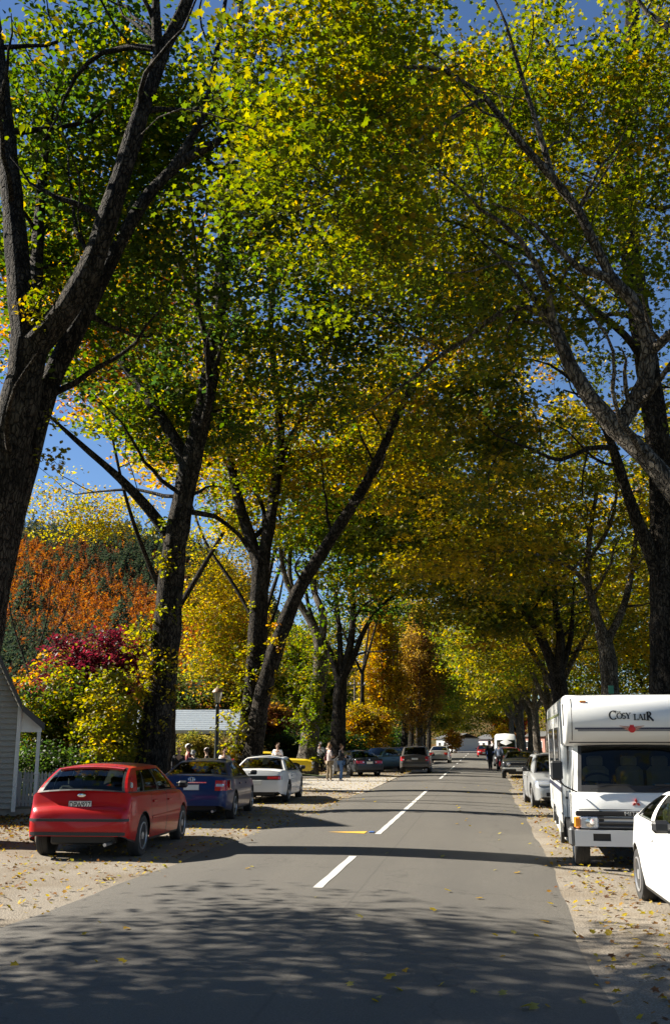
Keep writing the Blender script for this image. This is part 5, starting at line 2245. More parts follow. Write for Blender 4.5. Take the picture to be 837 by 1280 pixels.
def fence():
    wm = simple('picket_white', (0.66, 0.65, 0.60), 0.65, var=0.12, scale=9)

    def run(label, p0, p1, n):
        t = thing('picket_fence', label, 'fence', (p0[0], p0[1], 0))
        d = Vector((p1[0] - p0[0], p1[1] - p0[1], 0))
        a = math.atan2(d.y, d.x)
        L_ = d.length
        t.rotation_euler = (0, 0, a)
        for z in (0.28, 0.80):
            b = MB()
            b.box((L_ / 2, 0.022, z), (L_, 0.03, 0.07), 0, 0.005)
            b.build('rail', wm, t)
        b = MB()
        b.prism([(-0.035, 0.04), (0.035, 0.04), (0.035, 0.96), (0, 1.03), (-0.035, 0.96)], -0.009, 0.009)
        pm = b.mesh('picket', wm)
        for i in range(n):
            o = link('picket', pm, t)
            o.location = (L_ * (i + 0.5) / n, -0.008, rnd.uniform(-0.015, 0.015))
            o.rotation_euler = (R(90), rnd.gauss(0, 0.012), 0)
        for x in (0.0, L_):
            b = MB()
            b.box((x, 0.06, 0.5), (0.13, 0.13, 1.0), 0, 0.01)
            b.box((x, 0.06, 1.03), (0.19, 0.19, 0.05), 0, 0.012)
            b.box((x, 0.06, 1.075), (0.12, 0.12, 0.04), 0, 0.015)
            b.build('post', wm, t)
    run('white picket fence joining the cottage veranda to the corner post', (-11.95, 25.2), (-10.72, 25.2), 13)
    run('white picket fence running back along the verge behind the red hatchback', (-10.62, 25.5), (-10.5, 33.5), 72)


fence()


def low_house():
    t = thing('house', 'low pale house with a blue-grey shingled roof behind the clipped bushes', 'house', (-18.4, 60.0, 0))
    m, nt, b_ = new_mat('blue_grey_shingle')
    f = noise(nt, 8, 4, 0.8, stretch=(1, 3, 1))
    nt.links.new(mixcol(nt, ramp(nt, f, [(0.35, 0.0), (0.65, 1.0)]), (0.12, 0.15, 0.18), (0.28, 0.32, 0.36)), b_.inputs['Base Color'])
    b_.inputs['Roughness'].default_value = 0.6
    cream = simple('house_cream', (0.55, 0.52, 0.44), 0.7)
    dark = simple('dark_weatherboard', (0.10, 0.06, 0.05), 0.7)
    b = MB()
    b.box((0, 3.0, 1.3), (8.4, 5.8, 2.6), 0)
    b.build('wall', dark, t)
    rf = MB()
    # courses of the front slope, each lapping the one below
    n = 11
    for i in range(n):
        y0, y1 = -0.7 + 3.7 * i / n, -0.7 + 3.7 * (i + 1) / n + 0.05
        z0, z1 = 2.42 + 1.35 * i / n, 2.42 + 1.35 * (i + 1) / n + 0.018
        rf.add([(-4.7, y0, z0 + 0.018), (4.7, y0, z0 + 0.018), (4.7, y1, z1), (-4.7, y1, z1), (-4.7, y0, z0), (4.7, y0, z0)], [(0, 1, 2, 3), (4, 5, 1, 0)])
    rf.add([(-4.7, 3.0, 3.79), (4.7, 3.0, 3.79), (4.7, 6.7, 2.42), (-4.7, 6.7, 2.42)], [(0, 1, 2, 3)])
    rf.build('roof', m, t)
    b = MB()
    b.box((0, -0.68, 2.36), (9.3, 0.06, 0.22), 0)
    b.build('fascia', cream, t)
    for x in (-3.9, -1.2, 1.5, 4.1):
        b = MB()
        b.box((x, -0.5, 1.12), (0.14, 0.14, 2.24), 0)
        b.build('post', cream, t)
    for x in (-2.5, 0.2, 2.8):
        b = MB()
        b.box((x, 0.07, 1.35), (1.5, 0.06, 1.2), 0)
        w = b.build('window', cream, t)
        b = MB()
        b.box((x - 0.35, 0.03, 1.35), (0.6, 0.04, 1.05), 0)
        b.box((x + 0.35, 0.03, 1.35), (0.6, 0.04, 1.05), 0)
        b.build('pane', simple('house_pane', (0.03, 0.04, 0.045), 0.08), w)
    for sx in (-1, 1):
        b = MB()
        b.add([(sx * 4.2, 0.1, 2.6), (sx * 4.2, 5.9, 2.6), (sx * 4.2, 3.0, 3.74)], [(0, 1, 2)])
        b.build('gable', cream, t)


low_house()


def far_buildings():
    specs = [((-7.0, 205, 0), 6, 2.5, (0.50, 0.50, 0.48), 'white cottage at the far end of the avenue'),
             ((0.6, 214, 0), 6, 2.4, (0.50, 0.40, 0.39), 'pinkish white building at the far end of the road'),
             ((9.5, 190, 0), 6, 2.8, (0.35, 0.16, 0.12), 'dull red cottage at the end of the right verge')]
    for loc, w, h, c, lab in specs:
        t = thing('house', lab, 'house', loc, R(-52))
        cm = simple('far_wall', c, 0.7)
        b = MB()
        b.box((0, 3, h / 2), (w, 6, h), 0)
        b.build('wall', cm, t)
        b = MB()
        b.add([(-w / 2 - .3, -0.4, h), (w / 2 + .3, -0.4, h), (w / 2 + .3, 3, h + 1.0), (-w / 2 - .3, 3, h + 1.0), (-w / 2 - .3, 6.4, h), (w / 2 + .3, 6.4, h)], [(0, 1, 2, 3), (3, 2, 5, 4)])
        b.build('roof', simple('far_roof', (0.10, 0.10, 0.10), 0.6), t)
        for x in (-w * .3, 0.0, w * .3):
            b = MB()
            b.box((x, -0.02, h * .5), (1.1, 0.06, 1.2), 0)
            wn_ = b.build('window', M['white'], t)
            b = MB()
            b.box((x, -0.05, h * .5), (0.9, 0.04, 1.0), 0)
            b.build('pane', M['black'], wn_)


far_buildings()


def street_lamp():
    x, y = -10.45, 40.0
    t = thing('street_lamp', 'old-fashioned lamp post with a tapered glass lantern beside the low house', 'lamp', (x, y, 0))
    b = MB()
    b.lathe([(0.2, 0), (0.2, 0.1), (0.15, 0.16), (0.13, 0.7), (0.15, 0.74), (0.105, 0.82), (0.085, 1.4), (0.07, 3.1), (0.09, 3.13), (0.09, 3.17), (0.06, 3.22), (0.05, 3.3)], 14)
    b.build('post', M['metal_dark'], t, 40)
    b = MB()
    b.tube([(-0.28, 0, 3.06), (0.28, 0, 3.06)], 0.016, 6)
    b.build('ladder_bar', M['metal_dark'], t)
    lg = simple('lantern_glass', (0.55, 0.47, 0.33), 0.25, coat=0.4)
    b = MB()
    b.lathe([(0.09, 3.30), (0.21, 3.72)], 4, 0, Matrix.Rotation(R(45), 4, 'Z'))
    ln = b.build('lantern', lg, t)
    b = MB()
    for k in range(4):
        a = R(45) + k * math.pi / 2 + R(45)
        b.tube([(0.092 * math.cos(a), 0.092 * math.sin(a), 3.29), (0.213 * math.cos(a), 0.213 * math.sin(a), 3.73)], 0.011, 5)
    b.lathe([(0.10, 3.27), (0.10, 3.31)], 4, 0, Matrix.Rotation(R(45), 4, 'Z'))
    b.build('lantern_frame', M['metal_dark'], ln)
    b = MB()
    b.lathe([(0.25, 3.72), (0.24, 3.76), (0.10, 3.90), (0.05, 3.93), (0.06, 3.97), (0.02, 4.0), (0.03, 4.03), (0.0, 4.1)], 12)
    b.build('lantern_cap', simple('copper_cap', (0.20, 0.12, 0.07), 0.45, 0.3), t, 40)


street_lamp()


def poles():
    a = (-27.0, 82.0)
    specs = [((-25.8, 80.0), 11.2, 'concrete_pole', 'pale concrete power pole standing behind the second left trunk', 0.17),
             ((-19.9, 86.0), 8.7, 'timber_pole', 'timber power pole with a crossarm between the left trunks', 0.13),
             ((-12.2, 100.0), 7.8, 'timber_pole', 'short timber pole beside the yellow poplar', 0.13)]
    tops = []
    for (x, y), h, m, lab, r in specs:
        t = thing('power_pole', lab, 'pole', (x, y, 0))
        b = MB()
        b.tube([(0, 0, 0), (0, 0, h)], [r, r * 0.7], 10)
        b.build('post', M[m], t, 50)
        b = MB()
        b.box((0, -r - 0.06, h - 0.5), (2.4, 0.1, 0.13), 0)
        ca = b.build('crossarm', M['timber_pole'], t)
        for k in (-1.0, -0.4, 0.4, 1.0):
            b = MB()
            b.lathe([(0.05, 0), (0.06, 0.06), (0.03, 0.1), (0.05, 0.16), (0, 0.2)], 8, 0, Matrix.Translation((k, -r - 0.06, h - 0.43)))
            b.build('insulator', M['white'], ca)
        tops.append((x, y - r, h - 0.26))
    t = thing('power_line', 'thin dark power wires sagging between the poles across the hillside', 'wire', tops[0])
    T0 = Vector(tops[0])
    segs = [((-75, 74, 9.2), tops[0]), (tops[0], tops[1]), (tops[1], tops[2])]
    for p, q in segs:
        for k in (-1.0, 1.0):
            b = MB()
            P_, Q_ = Vector(p) + Vector((k, 0, 0)) - T0, Vector(q) + Vector((k, 0, 0)) - T0
            b.tube([P_.lerp(Q_, s) - Vector((0, 0, 4 * s * (1 - s) * 0.9)) for s in np.linspace(0, 1, 13)], 0.014, 4)
            b.build('wire', M['black'], t)


poles()


# ================================================================== PEOPLE
def skin_mesh(name, verts, edges, radii, mat, root=0, sub=1):
    me = bpy.data.meshes.new(name)
    me.from_pydata(verts, edges, [])
    ob = bpy.data.objects.new(name, me)
    COL.objects.link(ob)
    ob.modifiers.new('skin', 'SKIN')
    sm = ob.modifiers.new('sub', 'SUBSURF')
    sm.levels = sub
    sm.render_levels = sub
    if not me.skin_vertices:
        me.skin_vertices.new()
    for i, r in enumerate(radii):
        d = me.skin_vertices[0].data[i]
        d.radius = r if isinstance(r, tuple) else (r, r)
        d.use_root = (i == root)
    dg = bpy.context.evaluated_depsgraph_get()
    dg.update()
    out = bpy.data.meshes.new_from_object(ob.evaluated_get(dg))
    bpy.data.objects.remove(ob)
    out.materials.clear()
    out.materials.append(mat)
    out.polygons.foreach_set('use_smooth', [True] * len(out.polygons))
    return out


CL = {}


def cloth(c):
    if c not in CL:
        CL[c] = simple('cloth', c, 0.9, var=0.25, scale=12)
    return CL[c]


SKIN_M = simple('skin_tone', (0.48, 0.30, 0.21), 0.6)


def person(label, x, y, face, h=1.7, top=(0.05, 0.05, 0.06), legs=(0.05, 0.05, 0.06), hair=(0.06, 0.04, 0.025), shoe=(0.03, 0.03, 0.03), arms='down', cap=None, step=0.12,
           long_sleeve=True, z=0.0, bulk=1.0, group=None, bag=None, look=0.0):
    """face: the compass turn of the body; 0 looks along +Y (away), pi looks at the camera"""
    t = thing('person', label, 'person', (x, y, z), face, group)
    s = h / 1.7
    J = {}
    J['pelvis'] = (0, 0, 0.93)
    J['spine'] = (0, 0.0, 1.08)
    J['chest'] = (0, 0.01, 1.27)
    J['neckb'] = (0, 0.0, 1.415)
    J['neck'] = (0, 0.015, 1.475)
    J['jaw'] = (look * 0.02, 0.035, 1.535)
    J['head'] = (look * 0.01, 0.015, 1.60)
    J['crown'] = (0, 0.0, 1.665)
    J['nose'] = (look * 0.09, 0.125, 1.585)
    for sx, n in ((1, 'r'), (-1, 'l')):
        J['hip' + n] = (sx * 0.09, 0, 0.87)
        ph = step * sx
        J['knee' + n] = (sx * 0.10, ph * 0.7 + 0.02, 0.48)
        J['ank' + n] = (sx * 0.10, ph * 0.9 - 0.03, 0.085)
        J['toe' + n] = (sx * 0.125, ph * 0.9 + 0.13, 0.035)
        J['sh' + n] = (sx * 0.185, 0, 1.385)
        if arms == 'down':
            J['el' + n] = (sx * 0.245, -0.03 - 0.06 * sx * step, 1.12)
            J['wr' + n] = (sx * 0.25, 0.07, 0.88)
            J['palm' + n] = (sx * 0.25, 0.10, 0.815)
        elif arms == 'fold':
            J['el' + n] = (sx * 0.255, 0.03, 1.12)
            J['wr' + n] = (sx * 0.06, 0.22, 1.13 + 0.03 * sx)
            J['palm' + n] = (-sx * 0.03, 0.225, 1.15 + 0.03 * sx)
        elif arms == 'front':
            J['el' + n] = (sx * 0.25, 0.02, 1.12)
            J['wr' + n] = (sx * 0.15, 0.24, 1.18)
            J['palm' + n] = (sx * 0.11, 0.31, 1.20)
        else:       # pockets
            J['el' + n] = (sx * 0.285, -0.06, 1.13)
            J['wr' + n] = (sx * 0.21, 0.07, 0.93)
            J['palm' + n] = (sx * 0.19, 0.10, 0.87)
    rad = dict(pelvis=(0.15 * bulk, 0.11 * bulk), spine=(0.135 * bulk, 0.10 * bulk), chest=(0.165 * bulk, 0.115 * bulk), neckb=(0.09, 0.07), neck=0.052, jaw=(0.062, 0.07), head=(0.078, 0.096), crown=(0.05, 0.06), nose=0.014)
    for n in 'rl':
        rad.update({'hip' + n: 0.086, 'knee' + n: 0.056, 'ank' + n: 0.036, 'toe' + n: (0.036, 0.026), 'sh' + n: 0.058, 'el' + n: 0.041, 'wr' + n: 0.027, 'palm' + n: (0.036, 0.018)})
    E = [('pelvis', 'spine'), ('spine', 'chest'), ('chest', 'neckb'), ('neckb', 'neck'), ('neck', 'jaw'), ('jaw', 'head'), ('head', 'crown'), ('head', 'nose')]
    for n in 'rl':
        E += [('pelvis', 'hip' + n), ('hip' + n, 'knee' + n), ('knee' + n, 'ank' + n), ('ank' + n, 'toe' + n), ('chest', 'sh' + n), ('sh' + n, 'el' + n), ('el' + n, 'wr' + n), ('wr' + n, 'palm' + n)]
        p = Vector(J['palm' + n])
        d = (p - Vector(J['wr' + n])).normalized()
        side = d.cross(Vector((0, 1, 0.3))).normalized() if arms == 'down' else d.cross(Vector((0, 0, 1))).normalized()
        perp = Vector((0, 1, 0)) if arms in ('down', 'pockets') else Vector((0, 0, 1))
        for k in range(4):
            b0 = p + perp * (0.030 - 0.019 * k) + d * 0.035
            ln = (0.066, 0.074, 0.069, 0.054)[k]
            m_ = b0 + d * ln * 0.55
            e_ = m_ + (d * 0.75 + side * 0.45).normalized() * ln * 0.5
            for q, nm in ((b0, 'a'), (m_, 'b'), (e_, 'c')):
                J['f%d%s%s' % (k, nm, n)] = tuple(q)
                rad['f%d%s%s' % (k, nm, n)] = {'a': 0.010, 'b': 0.009, 'c': 0.007}[nm]
            E += [('palm' + n, 'f%da%s' % (k, n)), ('f%da%s' % (k, n), 'f%db%s' % (k, n)), ('f%db%s' % (k, n), 'f%dc%s' % (k, n))]
        b0 = p + perp * 0.042 - d * 0.015
        e_ = b0 + (perp * 0.6 + d * 0.8).normalized() * 0.05
        J['tha' + n], J['thb' + n] = tuple(b0), tuple(e_)
        rad['tha' + n], rad['thb' + n] = 0.011, 0.009
        E += [('palm' + n, 'tha' + n), ('tha' + n, 'thb' + n)]

    def make(name, keys, edges, rr, mat):
        ix = {k: i for i, k in enumerate(keys)}
        me = skin_mesh(name, [tuple(c * s for c in J[k]) for k in keys], [(ix[a], ix[b]) for a, b in edges], [tuple(q * s for q in r) if isinstance(r, tuple) else r * s for r in rr], mat)
        return link(name, me, t)
    keys = list(J)
    make('body', keys, E, [rad[k] for k in keys], SKIN_M)

    def sc(r, f, a=0.0):
        return tuple(q * f + a for q in r) if isinstance(r, tuple) else r * f + a
    # top
    J['hem'] = (0, 0, 0.86)
    tk = ['chest', 'spine', 'pelvis', 'hem', 'neckb', 'shr', 'shl', 'elr', 'ell']
    te = [('chest', 'spine'), ('spine', 'pelvis'), ('pelvis', 'hem'), ('chest', 'neckb'), ('chest', 'shr'), ('chest', 'shl'), ('shr', 'elr'), ('shl', 'ell')]
    tr = [sc(rad['chest'], 1.06, 0.008), sc(rad['spine'], 1.08, 0.012), sc(rad['pelvis'], 1.06, 0.014), sc(rad['pelvis'], 1.05, 0.016), (0.075, 0.062), 0.072, 0.072, 0.055, 0.055]
    if long_sleeve:
        for n in 'rl':
            tk.append('wr' + n)
            te.append(('el' + n, 'wr' + n))
            tr.append(0.040)
    make('jacket' if long_sleeve else 'shirt', tk, te, tr, cloth(top))
    lk = ['pelvis', 'hipr', 'hipl', 'kneer', 'kneel', 'ankr', 'ankl']
    le = [('pelvis', 'hipr'), ('pelvis', 'hipl'), ('hipr', 'kneer'), ('hipl', 'kneel'), ('kneer', 'ankr'), ('kneel', 'ankl')]
    make('trousers', lk, le, [sc(rad['pelvis'], 1.02, 0.01), 0.100, 0.100, 0.074, 0.074, 0.058, 0.058], cloth(legs))
    for n in 'rl':
        J['heel'] = (J['ank' + n][0], J['ank' + n][1] - 0.03, 0.045)
        J['ball'] = (J['toe' + n][0], J['toe' + n][1] + 0.01, 0.038)
        make('shoe', ['heel', 'ball'], [('heel', 'ball')], [(0.046, 0.045), (0.045, 0.034)], cloth(shoe))
    J['h1'], J['h2'], J['h3'] = (0, -0.035, 1.56), (0, -0.02, 1.635), (0, 0.02, 1.675)
    make('hair', ['h2', 'h1', 'h3'], [('h2', 'h1'), ('h2', 'h3')], [(0.086, 0.085), (0.075, 0.06), (0.068, 0.055)], cloth(hair))
    for sx in (-1, 1):
        J['e'] = (sx * 0.03 + look * 0.02, 0.098, 1.612)
        J['e2'] = (sx * 0.032 + look * 0.02, 0.104, 1.612)
        make('eye', ['e', 'e2'], [('e', 'e2')], [0.009, 0.007], cloth((0.03, 0.025, 0.02)))
        J['ea'], J['eb'] = (sx * 0.078, 0.005, 1.575), (sx * 0.088, -0.005, 1.615)
        make('ear', ['ea', 'eb'], [('ea', 'eb')], [0.012, 0.016], SKIN_M)
    if cap:
        J['c1'], J['c2'], J['c3'] = (0, 0.0, 1.655), (0, 0.005, 1.69), (0, 0.12, 1.64)
        make('cap', ['c1', 'c2', 'c3'], [('c1', 'c2'), ('c1', 'c3')], [(0.098, 0.105), (0.07, 0.08), (0.07, 0.012)], cloth(cap))
    if bag:
        b = MB()
        b.box((-0.30 * s, 0.0, 0.95 * s), (0.10, 0.26, 0.24), 0, 0.03)
        b.tube([(-0.28 * s, 0.08, 1.05 * s), (-0.05 * s, 0.15, 1.25 * s), (0.12 * s, 0.02, 1.44 * s), (-0.05, -0.14, 1.25 * s), (-0.28 * s, -0.08, 1.05 * s)], 0.012, 5)
        o = b.build('shoulder_bag', cloth(bag))
        o.location, o.rotation_euler = (x, y, z), (0, 0, face)
        tag(o, 'dark shoulder bag carried by the standing figure in pale trousers', 'bag')
    return t


def people():
    person('person in pale shirt and khaki trousers standing beside the one in jeans', -6.93, 47.0, R(-60), 1.66, (0.36, 0.31, 0.30), (0.20, 0.155, 0.095), (0.20, 0.11, 0.05), (0.5, 0.48, 0.45), 'fold', long_sleeve=False, bag=(0.22, 0.05, 0.06), step=0.05)
    person('person in black jacket and blue jeans with arms folded on the lane', -6.40, 47.1, R(-100), 1.66, (0.02, 0.02, 0.024), (0.07, 0.14, 0.28), (0.14, 0.08, 0.04), (0.6, 0.6, 0.6), 'fold', step=0.06, look=-0.3)
    person('person all in black standing on the right edge of the road', 0.55, 66.5, R(20), 1.80, (0.015, 0.015, 0.017), (0.013, 0.013, 0.014), (0.03, 0.025, 0.02), arms='pockets', bulk=1.1)
    person('person in a blue-grey jacket and dark trousers by the black muscle car', 1.12, 65.0, R(-30), 1.72, (0.11, 0.14, 0.20), (0.014, 0.014, 0.016), (0.08, 0.06, 0.05), arms='pockets', bulk=1.12)
    person('person in a white T-shirt standing beside the yellow coupe', -9.6, 48.2, R(170), 1.68, (0.78, 0.78, 0.76), (0.06, 0.07, 0.10), (0.10, 0.06, 0.035), arms='front', long_sleeve=False)
    person('person in black with a red collar next to the second trunk', -11.35, 36.0, R(150), 1.28, (0.015, 0.014, 0.015), (0.03, 0.03, 0.03), (0.05, 0.03, 0.02), arms='down')
    person('blond person in a dark coat in the group behind the blue sedan', -10.85, 36.2, R(-160), 1.53, (0.02, 0.02, 0.025), (0.03, 0.03, 0.04), (0.42, 0.28, 0.12), arms='down')
    person('person in a white cap and dark red top behind the blue sedan', -10.85, 37.4, R(120), 1.66, (0.12, 0.012, 0.012), (0.03, 0.03, 0.04), (0.06, 0.04, 0.03), cap=(0.72, 0.72, 0.70), arms='down')
    person('person in a grey hooded top standing behind the blue sedan', -10.15, 35.6, R(-20), 1.45, (0.22, 0.22, 0.24), (0.03, 0.03, 0.04), (0.22, 0.22, 0.23), arms='front', bulk=1.25)
    person('person in a pale cap and black jacket beside the lamp post', -9.8, 36.2, R(100), 1.53, (0.015, 0.015, 0.016), (0.03, 0.03, 0.04), (0.05, 0.03, 0.02), cap=(0.55, 0.50, 0.48), arms='fold')
    person('person in a white top with red trousers near the third trunk', -9.35, 37.0, R(180), 1.52, (0.62, 0.60, 0.58), (0.25, 0.03, 0.03), (0.10, 0.05, 0.03), arms='down', long_sleeve=False)
    person('person in black trousers and white scarf under the ivy-clad trunk', -9.8, 62.5, R(180), 1.75, (0.70, 0.70, 0.68), (0.02, 0.02, 0.02), (0.5, 0.5, 0.5), arms='front')
    person('person in a long black coat between the ivy-clad trunk and the next', -9.1, 61.5, R(160), 1.72, (0.015, 0.015, 0.016), (0.015, 0.015, 0.015), (0.2, 0.14, 0.08), arms='down')
    person('person in pale top walking beyond the teal saloon', -7.6, 84.0, R(200), 1.66, (0.70, 0.62, 0.58), (0.10, 0.10, 0.13), (0.2, 0.12, 0.06), arms='down')
    person('person in a blue top beyond the estate car', -5.5, 84.5, R(170), 1.72, (0.05, 0.08, 0.22), (0.02, 0.02, 0.03), (0.05, 0.03, 0.02), arms='pockets')


people()


# ================================================================== SHRUBS AND GARDEN TREES
def shrub(name, label, cat, base, blobs, pal, n, per, leaf, shape=RHOMB, group=None, spread=(0.35, 0.28), stems_n=5, bark='bark', mat='leaf'):
    q = random.Random(int(abs(base[0] * 131 + base[1] * 17)))
    limbs = []
    zt = max(b[2] for b in blobs)
    for k in range(stems_n):
        bb = blobs[k % len(blobs)]
        tip = (bb[0] + q.uniform(-.4, .4) * bb[3], bb[1] + q.uniform(-.4, .4) * bb[4], bb[2] + 0.35 * bb[5])
        st = (base[0] + q.uniform(-.18, .18), base[1] + q.uniform(-.15, .15), base[2])
        mid = tuple((a + c) / 2 + q.uniform(-.12, .12) for a, c in zip(st, tip))
        r = 0.035 + 0.012 * zt
        limbs.append(([st, mid, tip], r, r * 0.3))
    return make_tree(name, label, base, limbs, blobs, pal, n, per, leaf, shape, bark, spread, road=False, group=group, cat=cat, zmin=0.12, mat=mat)


G_DARK = [((0.030, 0.055, 0.014), 3), ((0.050, 0.085, 0.018), 3), ((0.085, 0.115, 0.022), 1)]
G_MID = [((0.060, 0.095, 0.013), 3), ((0.115, 0.140, 0.016), 3), ((0.20, 0.185, 0.020), 2), ((0.32, 0.22, 0.022), 0.9)]
G_LIME = [((0.13, 0.165, 0.02), 4), ((0.09, 0.13, 0.02), 2), ((0.22, 0.21, 0.025), 2), ((0.30, 0.22, 0.03), 0.7)]
Y_GREEN = [((0.19, 0.185, 0.025), 3), ((0.28, 0.23, 0.025), 3), ((0.12, 0.14, 0.02), 2), ((0.36, 0.25, 0.03), 1)]
GOLD = [((0.40, 0.25, 0.022), 4), ((0.33, 0.24, 0.025), 3), ((0.42, 0.19, 0.025), 1.5), ((0.17, 0.16, 0.025), 1)]
ORANGE = [((0.42, 0.19, 0.028), 3), ((0.44, 0.26, 0.035), 3), ((0.36, 0.12, 0.022), 1.5), ((0.22, 0.18, 0.03), 1)]
OLIVE = [((0.42, 0.22, 0.025), 0.7), ((0.085, 0.10, 0.018), 3), ((0.15, 0.15, 0.020), 3), ((0.25, 0.20, 0.022), 2), ((0.05, 0.075, 0.015), 2), ((0.38, 0.26, 0.025), 0.9)]
OLIVE_GOLD = [((0.28, 0.21, 0.02), 3), ((0.40, 0.27, 0.025), 2), ((0.15, 0.145, 0.02), 3), ((0.08, 0.095, 0.018), 2)]
WINE = [((0.10, 0.018, 0.028), 4), ((0.15, 0.028, 0.04), 3), ((0.07, 0.014, 0.02), 2), ((0.22, 0.08, 0.07), 0.6)]
RUSSET = [((0.20, 0.08, 0.04), 3), ((0.14, 0.06, 0.035), 2), ((0.26, 0.15, 0.04), 2), ((0.12, 0.11, 0.03), 2)]


def garden():
    shrub('garden_tree', 'glossy green garden tree with yellowing leaves behind the picket fence', 'tree', (-14.3, 34.5, 0),
          [(-14.4, 34.5, 3.0, 1.9, 1.5, 1.5), (-15.2, 34.2, 2.0, 1.3, 1.2, 1.2), (-13.3, 34.8, 2.2, 1.1, 1.2, 1.2)], G_MID[1:] + Y_GREEN[2:3] + G_DARK[1:2], 230, 60, 0.15, group='garden trees')
    shrub('garden_tree', 'burgundy-leaved garden tree behind the green one', 'tree', (-17.8, 44.0, 0),
          [(-18.3, 44, 4.6, 1.9, 1.4, 2.0), (-16.4, 44, 5.0, 1.5, 1.3, 2.0), (-17.3, 44, 3.4, 2.2, 1.5, 1.5)], WINE, 260, 55, 0.17, group='garden trees')
    shrub('garden_tree', 'olive-yellow columnar tree rising behind the burgundy one', 'tree', (-21.0, 56.0, 0),
          [(-20.6, 56, 5.6, 2.0, 1.5, 2.6), (-22.8, 56, 5.2, 1.6, 1.4, 2.4)], Y_GREEN, 160, 60, 0.2, group='garden trees')
    shrub('garden_tree', 'orange-leaved small tree left of the burgundy one', 'tree', (-21.0, 48.0, 0),
          [(-20.9, 48, 3.9, 1.3, 1.2, 2.0)], ORANGE, 100, 55, 0.18, group='garden trees')
    shrub('garden_shrub', 'yellow-green leafy shrub between the green tree and the second trunk', 'bush', (-12.3, 32.5, 0),
          [(-12.2, 32.5, 2.2, 0.9, 0.8, 1.6), (-11.7, 32.0, 1.4, 0.8, 0.7, 0.9)], Y_GREEN, 110, 60, 0.14, group='garden shrubs')
    shrub('hedge', 'dark clipped hedge under the green garden tree', 'hedge', (-13.8, 32.0, 0),
          [(-13.9, 32, 0.8, 2.6, 0.7, 0.8)], G_DARK, 130, 70, 0.10, group='garden shrubs', stems_n=8)
    shrub('round_bush', 'clipped golden-green bush in front of the low house', 'bush', (-14.6, 52.5, 0),
          [(-14.7, 52.5, 1.3, 1.25, 1.0, 1.0)], [((0.20, 0.17, 0.04), 3), ((0.12, 0.13, 0.03), 3), ((0.28, 0.22, 0.06), 2)], 120, 90, 0.10, spread=(0.25, 0.2), group='clipped bushes')
    shrub('round_bush', 'clipped bronze-green bush right of the golden one', 'bush', (-12.6, 52.5, 0),
          [(-12.5, 52.5, 1.2, 1.2, 1.0, 1.0)], [((0.19, 0.13, 0.06), 3), ((0.13, 0.12, 0.04), 3), ((0.24, 0.18, 0.08), 2)], 120, 90, 0.10, spread=(0.25, 0.2), group='clipped bushes')
    shrub('garden_tree', 'dull green garden tree above the low house', 'tree', (-20.5, 72.0, 0),
          [(-21, 72, 4.5, 3.4, 2.5, 3.4), (-17, 72, 4.8, 2.6, 2.2, 2.6)], [((0.06, 0.085, 0.03), 3), ((0.10, 0.12, 0.03), 2), ((0.16, 0.14, 0.04), 1)], 230, 55, 0.24, group='garden trees')
    shrub('garden_tree', 'russet-pink small tree behind the third trunk', 'tree', (-13.6, 66.0, 0),
          [(-13.6, 66, 2.6, 1.7, 1.4, 1.9)], RUSSET, 150, 60, 0.18, group='garden trees')
    shrub('garden_shrub', 'dark evergreen shrub in shade behind the yellow coupe', 'bush', (-12.0, 64.0, 0),
          [(-11.8, 64, 1.3, 2.2, 1.2, 1.3)], G_DARK, 140, 60, 0.15, group='garden shrubs')
    shrub('garden_shrub', 'dark shrubbery behind the ivy-clad trunk', 'bush', (-10.6, 72.0, 0),
          [(-11.5, 72, 1.5, 2.4, 1.2, 1.6), (-9.3, 73, 1.2, 1.4, 1.2, 1.2)], G_DARK, 160, 60, 0.17, group='garden shrubs')
    shrub('garden_tree', 'green tree filling the gap between the third and fourth trunks', 'tree', (-16.0, 84.0, 0),
          [(-16.5, 84, 6.5, 3.4, 2.5, 4.0), (-13.3, 85, 5.0, 2.4, 2, 3.0)], G_MID, 260, 60, 0.26, group='garden trees')
    shrub('yellow_bush', 'bright golden-yellow bushy tree beside the charcoal sedan', 'tree', (-8.4, 76.0, 0),
          [(-8.3, 76, 2.2, 1.5, 1.3, 2.0), (-9.2, 76, 3.2, 1.0, 1.0, 1.4), (-7.6, 76, 3.0, 0.9, 0.9, 1.2)], GOLD, 240, 55, 0.16)
    shrub('garden_tree', 'far golden bush at the end of the avenue', 'tree', (-5.0, 175.0, 0),
          [(-4.6, 175, 2.0, 1.4, 1.3, 1.6)], ORANGE, 60, 60, 0.25)
    shrub('garden_tree', 'far golden tree at the end of the right verge', 'tree', (3.3, 172.0, 0),
          [(3.2, 172, 2.6, 1.6, 1.3, 2.0)], GOLD, 60, 60, 0.25)
    shrub('garden_tree', 'far crimson tree beyond the high-roof van', 'tree', (5.0, 182.0, 0),
          [(5.5, 182, 4.6, 3.4, 2.3, 2.6)], [((0.25, 0.03, 0.035), 3), ((0.32, 0.09, 0.03), 2)], 90, 60, 0.3)
